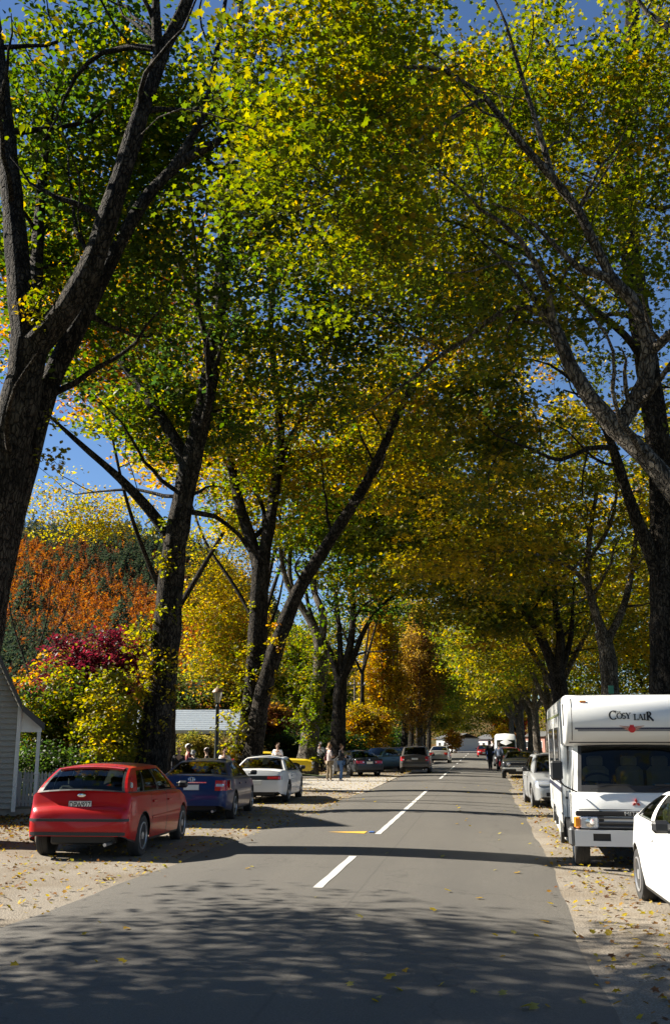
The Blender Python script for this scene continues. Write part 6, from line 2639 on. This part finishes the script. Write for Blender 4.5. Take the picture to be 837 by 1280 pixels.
    # poplars
    for i, (x, y, h, w, lab) in enumerate(((-9.9, 104, 17.0, 2.5, 'tall golden poplar on the left of the pair'), (-6.3, 108, 16.6, 2.7, 'fading brown-gold poplar on the right of the pair'))):
        pal = GOLD if i == 0 else [((0.34, 0.22, 0.05), 3), ((0.28, 0.19, 0.06), 3), ((0.24, 0.13, 0.05), 1)]
        base = (x, y, 0)
        limbs = [([base, (x, y, h * .4), (x + .2, y, h * .9)], 0.35, 0.04)]
        for k in range(7):
            a = k * 2.4
            limbs.append(([(x, y, 2.0 + k * .5), (x + math.cos(a) * w * .5, y + math.sin(a) * w * .5, 5 + k * .6), (x + math.cos(a) * w * .7, y + math.sin(a) * w * .7, h * .75)], 0.12, 0.02))
        make_tree('poplar_tree', lab, base, limbs, [(x, y, h * .5, w, w, h * .36, 3), (x, y, h * .78, w * .6, w * .6, h * .22, 1)], pal, 300, 80, 0.24, QUAD, 'bark_pale', (0.4, 0.75), road=False, group='poplars')
    # dark hedge and undergrowth behind the right-hand row
    for i in range(7):
        y = 20 + i * 11.5
        shrub('hedge', '%s hedge bush behind the right-hand trunks, %s' % ('olive dull' if i % 2 == 0 else 'dark green', ('nearest the viewer', 'second along', 'behind the camper van', 'behind the tagged maple', 'behind the muscle car', 'beyond the muscle car', 'last of the row')[i]), 'hedge', (10.0, y, 0), [(10.0, y, 1.6, 1.4, 5.6, 1.7)], G_DARK if i % 2 else OLIVE, 150, 55, 0.2, group='hedge bushes behind the right-hand row')
    for i in range(5):
        y = 92 + i * 15
        shrub('hedge', 'dark hedge bush behind the left-hand trunks, %s' % ('beside the poplars', 'just past the poplars', 'halfway down', 'second from the far end', 'at the far end')[i], 'hedge', (-13.0, y, 0), [(-13.0, y, 1.8, 1.6, 7.0, 2.0)], G_DARK, 130, 50, 0.28, group='hedge bushes behind the left-hand row')


garden()


# ================================================================== AVENUE TREES
def L3(Y, pts, dy=0.0):
    """limb traced at distance Y; each further point may step out of that plane"""
    out = []
    for i, p in enumerate(pts):
        px, py = p[:2]
        d = p[2] if len(p) > 2 else 0.0
        out.append(tuple(at(px, py, Y + d)))
    return out


def avenue():
    # --- left row --------------------------------------------------------------------------------
    # T0 stands just outside the frame on the left and shades the nearest stretch of road
    b0 = (-9.6, 7.0, 0)
    lim = stems(b0, 20, 0.5, 3, 0.05, 3)
    make_tree('avenue_tree', 'big avenue tree at the left margin whose crown shades the nearest asphalt', b0, lim,
              [(-11.5, 8.2, 10.0, 6, 4.9, 5.5, 3), (-14, 7.5, 14, 6, 5, 6, 2)], G_MID, 370, 112, 0.16, QUAD, spread=(0.8, 0.4),
              keep=lambda P: (P[:, 0] < -0.47 * P[:, 1] - 1.6) & (P[:, 2] > 3.4), group='left row of avenue trees')
    # T1
    b1 = (-8.6, 17.0, 0)
    limbs = [(L3(17, [(-58, 1070), (-45, 900), (-12, 680), (12, 560), (32, 470), (38, 430)]), 0.46, 0.34),
             (L3(17, [(34, 450), (24, 340, .2), (10, 200, .5), (-4, 60, .8), (-22, -90, 1.2), (-30, -220, 1.6)]), 0.27, 0.10),
             (L3(17, [(36, 440), (62, 412), (106, 350), (142, 250), (176, 140), (205, 60), (228, 15), (262, -80, -.4), (290, -200, -1)]), 0.27, 0.07),
             (L3(17, [(-52, 1060, .5), (-28, 850, .6), (5, 680, .6), (32, 580, .6), (62, 480, .6), (105, 395, .7), (148, 308, .8), (190, 238, 1.0), (246, 190, 1.3), (300, 172, 1.6), (345, 190, 2)]), 0.42, 0.06),
             (L3(17, [(196, 234, 1.0), (232, 185, 1.2), (258, 130, 1.4), (272, 60, 1.7), (285, -20, 2)]), 0.10, 0.04),
             (L3(17, [(200, 80), (195, 20, -.3), (196, -60, -.6)]), 0.13, 0.05),
             (L3(17, [(192, 60), (165, 58, .3), (128, 66, .5), (95, 96, .8), (70, 150, 1.0)]), 0.07, 0.03),
             (L3(17, [(40, 420, .5), (46, 330, 1.2), (52, 240, 2), (62, 150, 2.5), (80, 90, 3)]), 0.18, 0.06),
             (L3(17, [(120, 330), (96, 290, .6), (90, 240, 1.2)]), 0.06, 0.03)]
    make_tree('avenue_tree', 'massive dark forked avenue tree at the left edge of the road', b1, limbs,
              [(-9.0, 19.5, 13.6, 4.5, 3.5, 4.6, 3), (-6.6, 19.5, 14.6, 4.2, 3.5, 3.8, 2.4), (-9.5, 18.9, 10.8, 2.4, 3.0, 2.8, 1.1), (-9.0, 20.5, 16.5, 3.6, 2.6, 2.6, 1.6), (-3.2, 20.5, 15.2, 2.2, 2.6, 2.6, .5)], G_MID[:2] * 2 + G_DARK + G_MID,
              420, 84, 0.145, RHOMB, 'bark', (0.55, 0.34), group='left row of avenue trees',
              voids=3.0, runs=5.5, keep=lambda P: (P[:, 1] > 17.9 + 0.25 * np.abs(P[:, 0] + 8)) & ~((600 + 1283 * P[:, 0] / P[:, 1] < 250) & (928 - (P[:, 2] - 1.75) * 1316 / P[:, 1] > 520)),
              ivy=[(*at(38, 385, 16.6), 0.35, 0.5, 110, G_MID), (*at(60, 560, 17.3), 0.3, 0.7, 60, Y_GREEN)])
    # T2
    b2 = tuple(at(186, 1010, 27))[:2] + (0,)
    limbs = [(L3(27, [(184, 1012), (192, 940), (203, 840), (212, 740), (219, 680), (234, 600), (248, 540), (259, 490), (268, 430)]), 0.48, 0.24),
             (L3(27, [(266, 440), (275, 370, .3), (282, 260, .7), (292, 150, 1.2), (300, 20, 1.6), (306, -80, 2)]), 0.25, 0.06),
             (L3(27, [(216, 690), (206, 662), (186, 636, -.3), (150, 598, -.6), (112, 565, -1), (74, 531, -1.4), (40, 500, -1.8)]), 0.20, 0.025),
             (L3(27, [(236, 590), (222, 556), (198, 516, .3), (168, 474, .6), (146, 440, .9), (126, 408, 1.2), (120, 376, 1.5), (112, 320, 2)]), 0.20, 0.07),
             (L3(27, [(230, 620), (205, 620, .5), (172, 612, 1), (130, 614, 1.5), (95, 618, 2)]), 0.07, 0.02),
             (L3(27, [(250, 540), (262, 500, -.8), (258, 430, -1.2), (248, 390, -1.4), (232, 350, -1.6), (214, 310, -2), (186, 282, -2.4)]), 0.13, 0.03),
             (L3(27, [(248, 390, -1.4), (246, 330, -1.3), (240, 270, -1.3), (238, 200, -1.4)]), 0.08, 0.03),
             (L3(27, [(240, 640, .2), (268, 645, .6), (298, 668, 1.2), (318, 690, 1.8)]), 0.08, 0.04)]
    make_tree('avenue_tree', 'dark avenue tree with two side limbs behind the red hatchback', b2, limbs,
              [(-7.8, 27, 14.6, 5.6, 4.6, 5.0, 3), (-4.5, 27, 15.6, 4.6, 4.2, 4.6, 2), (-9.6, 28, 11.6, 2.6, 3.0, 2.2, 1)], G_MID[:2] * 2 + G_DARK + Y_GREEN[:3],
              260, 88, 0.17, RHOMB, 'bark', (0.62, 0.36), group='left row of avenue trees', voids=3.2, runs=6.0, keep=lambda P: P[:, 1] > 26.6,
              ivy=[(*at(172, 900, 26.7), 0.9, 1.5, 1000, Y_GREEN), (*at(192, 838, 26.6), 0.6, 0.9, 200, Y_GREEN), (*at(205, 700, 26.6), 0.5, 1.4, 170, Y_GREEN), (*at(190, 800, 26.7), 0.6, 0.8, 140, Y_GREEN)])
    # T3: two stems
    b3 = tuple(at(311, 988, 38))[:2] + (0,)
    limbs = [(L3(38, [(306, 990), (309, 930), (318, 860), (322, 790), (325, 720), (328, 690)]), 0.46, 0.33),
             (L3(38, [(325, 715), (316, 680), (302, 640, .3), (290, 585, .6), (285, 520, .9), (279, 470, 1.2), (276, 400, 1.6), (290, 330, 2)]), 0.25, 0.07),
             (L3(38, [(327, 710), (338, 650), (345, 600), (350, 545, -.3), (345, 480, -.6), (338, 410, -1), (344, 330, -1.4), (350, 240, -2)]), 0.26, 0.06),
             (L3(38, [(346, 600), (356, 560, -.4), (378, 520, -.8), (396, 495, -1), (405, 460, -1.2)]), 0.13, 0.04),
             (L3(38, [(312, 985, -.5), (322, 900, -.6), (334, 845, -.7), (352, 790, -.8), (372, 740, -.9), (408, 682, -1), (440, 632, -1.1), (458, 603, -1.2), (476, 566, -1.3), (498, 515, -1.5), (522, 470, -1.7), (556, 425, -2)]), 0.40, 0.10),
             (L3(38, [(320, 670), (330, 660, .6), (330, 640, .9), (318, 610, 1.3), (300, 590, 1.8)]), 0.11, 0.04),
             (L3(38, [(326, 720, .4), (318, 700, .9), (300, 672, 1.2), (278, 650, 1.5)]), 0.10, 0.03)]
    make_tree('avenue_tree', 'two-stemmed avenue tree leaning over the road behind the white sedan', b3, limbs,
              [(-7.0, 38, 15.4, 5.8, 4.8, 5.8, 3), (-2.5, 37, 16.0, 4.4, 4.3, 4.8, 2), (-9.0, 39, 12.5, 2.5, 3, 2.6, .7)], Y_GREEN[:2] + G_MID[1:] + G_LIME + GOLD[:2],
              250, 84, 0.19, RHOMB, 'bark', (0.72, 0.42), group='left row of avenue trees', voids=3.6, runs=6.0, keep=lambda P: P[:, 1] > 37.0,
              ivy=[(*at(294, 912, 37.5), 0.7, 1.6, 520, Y_GREEN), (*at(310, 850, 37.5), 0.6, 1.8, 260, Y_GREEN), (*at(345, 795, 37), 0.5, 1.2, 130, GOLD)])
    # T4, wrapped in shoots
    b4 = tuple(at(384, 968, 55))[:2] + (0,)
    limbs = [(L3(55, [(382, 970), (386, 930), (394, 880), (400, 840), (400, 810)]), 0.56, 0.38),
             (L3(55, [(400, 815), (392, 785), (376, 758), (360, 732), (352, 700), (350, 650)]), 0.26, 0.08),
             (L3(55, [(400, 815), (404, 770), (392, 735, .5), (398, 690, 1), (396, 630, 1.5)]), 0.26, 0.08),
             (L3(55, [(398, 790, 0), (378, 760, .6), (362, 720, 1), (366, 650, 1.5), (372, 560, 2)]), 0.2, 0.05)]
    make_tree('avenue_tree', 'avenue tree wrapped in lime-green shoots behind the yellow coupe', b4, limbs,
              [(-8.0, 55, 14.5, 6.0, 4.6, 6.4, 3), (-4.5, 55, 15.5, 4.5, 4.5, 5.5, 2)], G_MID, 320, 84, 0.23, RHOMB, 'bark_pale', (0.8, 0.42), group='left row of avenue trees', voids=3.8, runs=7.0,
              ivy=[(*at(386, 895, 54.3), 0.9, 1.8, 900, G_LIME), (*at(392, 850, 54.3), 1.0, 1.8, 800, G_LIME)])
    # T5
    b5 = tuple(at(423, 962, 63))[:2] + (0,)
    limbs = [(L3(63, [(422, 964), (422, 930), (424, 880), (426, 848)]), 0.55, 0.40),
             (L3(63, [(424, 850), (412, 815), (398, 790), (386, 760), (380, 720)]), 0.26, 0.08),
             (L3(63, [(426, 850), (436, 815), (441, 770), (440, 720), (446, 660)]), 0.30, 0.08),
             (L3(63, [(428, 850), (442, 820), (456, 786), (474, 760), (500, 737)]), 0.26, 0.06),
             (L3(63, [(426, 840), (424, 790), (420, 740, .6), (424, 680, 1)]), 0.22, 0.06),
             (L3(63, [(440, 775), (456, 756, -.6), (476, 743, -1), (498, 740, -1.4)]), 0.12, 0.03)]
    make_tree('avenue_tree', 'slender-trunked avenue tree behind the standing couple', b5, limbs,
              [(-6.0, 63, 16.0, 6.2, 4.8, 7.5, 3), (-2.5, 62, 14.0, 4.5, 4.5, 3.6, 1.6)], [((0.05, 0.10, 0.02), 3), ((0.08, 0.125, 0.022), 3), ((0.13, 0.15, 0.025), 2)], 320, 84, 0.25, RHOMB, 'bark', (0.85, 0.42), group='left row of avenue trees', voids=3.8, runs=7.0)

    # --- right row -------------------------------------------------------------------------------
    # R0: outside the frame, its limbs reach in
    c0 = tuple(at(1010, 1050, 17))[:2] + (0,)
    limbs = [(L3(17, [(1012, 1058), (1005, 950), (985, 850), (960, 760)]), 0.46, 0.36),
             (L3(17, [(962, 765), (905, 690), (850, 622), (806, 570), (768, 534), (736, 496), (712, 456), (697, 420), (690, 402)]), 0.27, 0.10),
             (L3(17, [(692, 408), (686, 372, -.2), (672, 335, -.4), (650, 300, -.6), (622, 275, -.9), (600, 262, -1.2), (580, 240, -1.5)]), 0.075, 0.022),
             (L3(17, [(770, 536), (788, 510), (806, 478, -.2), (811, 436, -.4), (802, 398, -.5), (786, 370, -.6)]), 0.16, 0.12),
             (L3(17, [(788, 373, -.6), (762, 344, -.7), (740, 300, -.8), (722, 262, -1.0), (690, 222, -1.2), (650, 178, -1.5), (606, 122, -1.8), (560, 90, -2.1), (500, 84, -2.4), (470, 96, -2.7)]), 0.10, 0.03),
             (L3(17, [(690, 222, -1.2), (672, 160, -1.3), (650, 90, -1.4), (632, 30, -1.6)]), 0.06, 0.025),
             (L3(17, [(606, 122, -1.8), (560, 150, -2.0), (500, 190, -2.4), (440, 215, -2.8), (418, 232, -3.0)]), 0.05, 0.018),
             (L3(17, [(811, 440, -.4), (826, 428, -.6), (850, 405, -.9), (880, 360, -1.2)]), 0.10, 0.05),
             (L3(17, [(694, 408), (676, 392, .1), (654, 382, .2), (632, 388, .3), (606, 404, .4), (584, 424, .5), (556, 440, .6), (520, 470, .8)]), 0.085, 0.03),
             (L3(17, [(960, 765), (950, 600, .3), (930, 420, .6), (900, 250, .8), (870, 80, 1)]), 0.3, 0.12)]
    make_tree('avenue_tree', 'near maple whose smooth pale limbs reach in over the camper van', c0, limbs,
              [(2.2, 18.0, 13.6, 4.5, 3.2, 3.8, 3), (-1.4, 14.8, 12.4, 3.0, 2.8, 3.6, 2.4), (3.8, 19.5, 15.2, 4, 3, 3, 2.0), (-2.1, 13.8, 10.6, 1.6, 1.8, 2.6, 1.0), (1.0, 18.2, 9.6, 2.2, 1.8, 1.9, .6)],
              [((0.125, 0.145, 0.015), 3), ((0.075, 0.10, 0.014), 3), ((0.20, 0.185, 0.018), 2), ((0.32, 0.21, 0.02), 0.6)],
              380, 128, 0.10, MAPLE, 'bark_pale', (0.52, 0.30), group='right row of avenue trees',
              voids=2.8, runs=6.0, keep=lambda P: (P[:, 2] > 1.75 + (928 - 470) * P[:, 1] / 1316 - 0.9 * (P[:, 0] < -0.5)) & ((P[:, 0] < -0.6) | (P[:, 1] > 16.9)))
    # R1
    c1 = tuple(at(834, 1000, 31))[:2] + (0,)
    limbs = [(L3(31, [(836, 1004), (833, 900), (831, 800), (829, 700), (827, 630), (822, 560), (812, 480), (800, 400), (788, 320), (780, 240), (780, 150), (788, 60), (792, -60)]), 0.50, 0.22),
             (L3(31, [(826, 730), (812, 690, -.3), (796, 652, -.6), (780, 606, -1), (766, 560, -1.4), (748, 520, -1.8), (720, 480, -2.2)]), 0.26, 0.07),
             (L3(31, [(786, 310), (766, 250, -.5), (742, 180, -1), (716, 120, -1.5), (690, 60, -2)]), 0.16, 0.06),
             (L3(31, [(810, 470), (790, 430, -1), (752, 395, -2), (706, 360, -3), (660, 320, -4), (600, 290, -5), (540, 270, -6)]), 0.14, 0.03),
             (L3(31, [(782, 180), (800, 110, .5), (815, 40, 1), (840, -40, 1.4)]), 0.15, 0.05),
             (L3(31, [(800, 400), (770, 392, 1), (735, 400, 2), (700, 410, 3), (660, 405, 4)]), 0.10, 0.03),
             (L3(31, [(770, 560, -1.4), (735, 560, -2), (700, 575, -2.6), (660, 560, -3.4), (620, 545, -4.2)]), 0.09, 0.025)]
    make_tree('avenue_tree', 'tall dark maple trunk rising at the right edge behind the camper van', c1, limbs,
              [(3.0, 30, 14.5, 5.6, 5.0, 5.2, 3), (-0.8, 29, 15.5, 3.8, 4.5, 4.6, 2), (2.0, 28.5, 18, 5, 4.5, 3, 1), (-0.8, 30.2, 22.0, 5.5, 3.5, 3.0, 2.2), (1.2, 29.5, 10.6, 3.4, 4.0, 2.0, 1.3)],
              OLIVE, 500, 96, 0.135, MAPLE, 'bark', (0.6, 0.32), group='right row of avenue trees',
              voids=3.2, runs=6.0, keep=lambda P: (P[:, 2] > 1.75 + (928 - 640) * P[:, 1] / 1316) & ((P[:, 0] < 1.5) | (P[:, 1] > 30.6)))
    # R2
    c2 = tuple(at(762, 985, 44))[:2] + (0,)
    limbs = [(L3(44, [(762, 988), (762, 920), (762, 860), (758, 815), (752, 790)]), 0.44, 0.33),
             (L3(44, [(754, 795), (742, 760), (733, 720, -.4), (738, 660, -.8), (748, 600, -1.2)]), 0.22, 0.06),
             (L3(44, [(756, 805), (774, 770), (785, 735, .5), (792, 690, 1), (800, 620, 1.5)]), 0.2, 0.06),
             (L3(44, [(738, 740), (716, 712, -1.2), (690, 700, -2.2), (652, 690, -3.4), (610, 690, -4.5)]), 0.12, 0.03),
             (L3(44, [(734, 700), (760, 660, -1), (770, 610, -2), (760, 560, -3)]), 0.12, 0.03)]
    r2 = make_tree('avenue_tree', 'pale forked maple with a small green tag behind the camper roof', c2, limbs,
              [(2.8, 43, 12.5, 6.0, 5.2, 4.8, 3), (-1.5, 42, 13.5, 4.0, 5, 5.2, 2), (0.5, 41.5, 8.8, 3.8, 4.4, 1.9, 1.2)],
              OLIVE_GOLD, 280, 84, 0.175, MAPLE, 'bark_pale', (0.7, 0.30), group='right row of avenue trees', voids=3.4, runs=6.0)
    b = MB()
    p = at(763, 862, 43.55)
    b.box((0, 0, 0), (0.22, 0.03, 0.34), 0, 0.01)
    o = b.build('tree_tag', simple('green_tag', (0.05, 0.24, 0.16), 0.5), r2)
    o.location = Vector(p) - Vector(c2)
    # R3, leaning to the road
    c3 = tuple(at(722, 965, 56))[:2] + (0,)
    limbs = [(L3(56, [(716, 966), (708, 910), (700, 868), (694, 840)]), 0.60, 0.42),
             (L3(56, [(696, 846), (682, 812), (666, 780, -.4), (650, 752, -.8), (636, 722, -1.2), (616, 700, -1.8)]), 0.32, 0.08),
             (L3(56, [(696, 845), (700, 800), (694, 760, .4), (690, 700, .8)]), 0.30, 0.08),
             (L3(56, [(698, 846), (712, 800, .4), (716, 740, .8)]), 0.24, 0.06)]
    make_tree('avenue_tree', 'leaning multi-stemmed maple behind the black muscle car', c3, limbs,
              [(2.6, 55, 12.5, 6.0, 5.4, 5.5, 3), (-1.5, 54, 12.5, 4.0, 5.0, 5.0, 1.6), (0.6, 53.5, 8.6, 3.6, 4, 2, 1)], OLIVE_GOLD[2:] + OLIVE + G_MID[2:],
              270, 80, 0.21, MAPLE, 'bark', (0.8, 0.34), group='right row of avenue trees', voids=3.6, runs=6.0)
    # R4.. and further trees on both sides: two crown meshes per side, shared and turned
    specs = []
    for i, y in enumerate((69, 81, 94, 108, 123, 139, 156)):
        specs.append(('r', 5.3 - 0.08 * i, y, i))
    for i, y in enumerate((114, 126, 139, 153, 168)):
        specs.append(('l', -8.5, y, i))
    protos = {}
    names = ['next', 'following', 'further', 'small distant', 'hazy distant', 'remote', 'last']
    for side, x, y, i in specs:
        lab = 'distant %s avenue tree, %s one beyond the nearer trunks' % ('right-hand' if side == 'r' else 'left-hand', names[i])
        grp = 'right row of avenue trees' if side == 'r' else 'left row of avenue trees'
        key = (side, i % 2)
        if key not in protos:
            lean = -1.2 if side == 'r' else 1.0
            base = (x, y, 0)
            lim = stems(base, 16, 0.42, 4, 0.10, 20 + i + (50 if side == 'r' else 0))
            bl = [(x + lean * 1.6, y, 11.5, 6.2, 5.6, 5.6, 3), (x + lean * 3.6, y, 9.5, 3.8, 5, 3.6, 1.5), (x, y, 15, 5, 5, 4, 1)]
            pal = {('r', 0): OLIVE_GOLD + G_MID[2:3], ('r', 1): G_LIME, ('l', 0): G_MID, ('l', 1): G_LIME + G_MID[:1]}[key]
            protos[key] = make_tree('avenue_tree', lab, base, lim, bl, pal, 280, 84, 0.24, QUAD, 'bark_pale' if side == 'r' else 'bark', (0.95, 0.42), group=grp, voids=4.0)
        else:
            o = dup(protos[key], (x, y, 0), 0.0, lab, grp)
            s = 1 + 0.06 * math.sin(i * 2.3)
            o.scale = (s, s * 1.05, s * (1 + 0.05 * math.cos(i * 1.7)))
    # the avenue goes on behind the viewer
    for k, (y, wd) in enumerate(((-9, 'nearest'), (-21, 'second'), (-34, 'third'))):
        for side, x in (('l', -8.5), ('r', 5.4)):
            dup(protos[(side, k % 2)], (x, y, 0), 0.0, '%s avenue tree on the %s side behind the viewer, outside the picture' % (wd, 'left' if side == 'l' else 'right'), 'avenue trees behind the viewer')
    # second ranks: gold and orange trees behind the left row, olive ones behind the right row
    second = [((-17.5, 33, 0), 24, ORANGE, 'tall orange-gold tree glowing behind the first left trunks', [(-13.6, 33.5, 17.4, 3.6, 4.0, 4.2)], True, 0.19, 190),
              ((-14.75, 48, 0), 24, GOLD, 'golden tree glowing high behind the second left trunk', [(-13.5, 48, 18, 4.8, 4.5, 4.5)], True, 0.22, 150),
              ((-30.5, 66, 0), 17, GOLD[:2] + Y_GREEN[:3], 'yellow tree spreading low over the hillside view', [(-29.0, 66, 17.6, 4.6, 3.5, 2.1), (-25.0, 66, 17.3, 3.2, 3, 1.9)], False, 0.22, 62),
              ((-15.4, 70, 0), 19, Y_GREEN + GOLD[:2], 'tall yellow-green tree between the second and third trunks', [(-18.2, 70, 13.0, 3.6, 3.5, 5.5), (-17.0, 70, 8.0, 3.2, 3, 3.2)], False, 0.22, 260),
              ((-20.0, 92, 0), 18, ORANGE, 'orange-gold tree low behind the third trunk', [(-21.5, 92, 8.5, 3.2, 3, 4.0)], False, 0.26, 130),
              ((-11.5, 100, 0), 22, GOLD + G_MID[:2], 'gold-flecked tree behind the slender trunk', [(-10.0, 118, 17, 6, 4, 6)], False, 0.3, 120),
              ((-13.2, 59, 0), 24, GOLD + ORANGE[:1], 'golden crown showing high above the middle of the avenue', [(-6.2, 58, 20.6, 4.2, 3.4, 2.6)], False, 0.2, 90),
              ((13.5, 30, 0), 22, OLIVE_GOLD, 'gold-leaved tree in the rank behind the right-hand row', [(12.5, 30, 13, 5.5, 5, 7)], False, 0.2, 230),
              ((13.5, 46, 0), 22, OLIVE, 'olive tree in the rank behind the camper van', [(12.5, 46, 11.5, 5.5, 5, 8)], False, 0.24, 230),
              ((13.0, 62, 0), 22, OLIVE_GOLD, 'golden-olive tree far behind the right-hand trunks', [(12.5, 62, 11, 5.5, 5.5, 8)], False, 0.26, 230),
              ((13.0, 80, 0), 22, OLIVE, 'dull olive tree deep behind the right-hand trunks', [(12.5, 80, 10.5, 5.5, 6, 8)], False, 0.28, 230),
              ((13.0, 104, 0), 22, G_MID, 'green tree deep behind the right-hand trunks', [(12.0, 104, 10.5, 5.5, 8, 8)], False, 0.32, 230),
              ((-17.5, 112, 0), 20, G_MID, 'green tree deep behind the left-hand trunks', [(-18.0, 112, 10, 7, 6, 7)], False, 0.32, 230),
              ((-12.0, 178, 0), 18, G_DARK + G_MID, 'dark green tree closing the avenue on the left', [(-13, 178, 9, 8, 5, 8)], False, 0.45, 170),
              ((3.0, 218, 0), 18, G_MID, 'tall green tree closing the end of the avenue', [(-2, 228, 11, 13, 5, 9.5)], False, 0.5, 260),
              ((-10.5, 183, 0), 13, Y_GREEN, 'round yellow-green tree hanging low before the white cottage', [(-7.5, 183, 7.2, 4.5, 3.5, 4.0)], False, 0.36, 120),
              ((6.2, 176, 0), 13, OLIVE_GOLD, 'golden-olive tree hanging low at the far right bend', [(3.8, 178, 7.6, 4.2, 3.5, 4.4)], False, 0.36, 120),
              ((14.0, 190, 0), 18, Y_GREEN, 'yellow-green tree closing the avenue on the right', [(14, 195, 9, 8, 5, 8)], False, 0.45, 170)]
    for k, (b, h, pal, lab, bl, road, lf, n) in enumerate(second):
        if not bl:
            continue
        make_tree('background_tree', lab, b, stems(b, h * .8, 0.13 if b[0] < -25 else 0.26 if b[0] < 0 else 0.34, 3, 0.04, 90 + k, (0.4, 0.5) if b[0] < 0 else (0.22, 0.32)), bl, pal, n, 85, lf, QUAD if b[1] > 60 else RHOMB, 'bark', (1.0 if b[1] < 100 else 1.5, 0.55), road=road, group='background trees', zmin=0.8)


avenue()


# ================================================================== FALLEN LEAVES
def fallen():
    q = np.random.default_rng(21)
    pal = [((0.50, 0.36, 0.03), 6), ((0.42, 0.24, 0.03), 3), ((0.24, 0.12, 0.045), 4), ((0.42, 0.36, 0.08), 2), ((0.14, 0.075, 0.035), 3)]
    brown = [((0.22, 0.11, 0.04), 3), ((0.14, 0.07, 0.03), 3), ((0.36, 0.20, 0.04), 2)]
    pts = []
    for _ in range(8500):           # left verge
        y = 6 + 60 * q.random() ** 1.6
        l, e = edges(y)
        d = q.random() ** 0.8 * 5.8
        pts.append((l - d + 0.05, y, 0.03))
    for _ in range(3600):           # right verge, drifting on the seal's edge
        y = 6 + 55 * q.random() ** 1.4
        l, e = edges(y)
        pts.append((e + 0.05 + q.gamma(1.6, 0.85), y, 0.03))
    for _ in range(1300):           # edge of the seal
        y = 6 + 60 * q.random()
        l, e = edges(y)
        if q.random() < 0.5:
            pts.append((e + q.normal(0.05, 0.16), y, 0.045))
        else:
            pts.append((l + q.normal(-0.05, 0.2), y, 0.04))
    P = np.array(pts)
    me = leaf_mesh('fallen_leaves', P, 0.056, 1.6, MAPLE, pick_cols(len(P), 1, pal, 0.25), M['leaf_dry'], 0.0)
    tag(link('fallen_leaves', me), 'yellow and brown leaves littering both gravel verges', kind='stuff')
    n = 17000
    P = np.stack([-8.6 - q.gamma(2.0, 1.5, n), q.uniform(14, 75, n), np.full(n, 0.02)], 1)
    P2 = np.stack([q.uniform(4.5, 11, 5000), q.uniform(14, 75, 5000), np.full(5000, 0.02)], 1)
    P = np.concatenate([P, P2])
    me = leaf_mesh('leaf_litter', P, 0.10, 1.5, QUAD, pick_cols(len(P), 1, brown, 0.3), M['leaf_dry'], 0.0)
    tag(link('leaf_litter', me), 'brown leaf litter under the trees behind the verges', kind='stuff')
    # single leaves lying on the asphalt
    cols = [(0.50, 0.36, 0.03), (0.44, 0.27, 0.03), (0.50, 0.42, 0.12)]
    base = []
    for c in cols:
        for s in range(2):
            base.append(leaf_mesh('fallen_leaf', np.zeros((1, 3)), 0.085, 3.0, MAPLE, np.array([c]), M['leaf_dry'], 0.0))
    for i in range(85):
        y = 7.2 + 38 * q.random() ** 1.8
        l, e = edges(y)
        x = q.uniform(l + 0.1, e - 0.05) if q.random() < 0.6 else q.uniform(-0.8, e)
        o = link('fallen_leaf', base[i % 6])
        o.location = (x, y, road_z(x) + 0.012)
        o.rotation_euler = (0, 0, q.uniform(0, 6.28))
        s = q.uniform(0.6, 1.15)
        o.scale = (s, s, s)
        tag(o, 'small yellow fallen leaf lying on the grey asphalt', 'leaf', 'yellow leaves on the asphalt')


fallen()
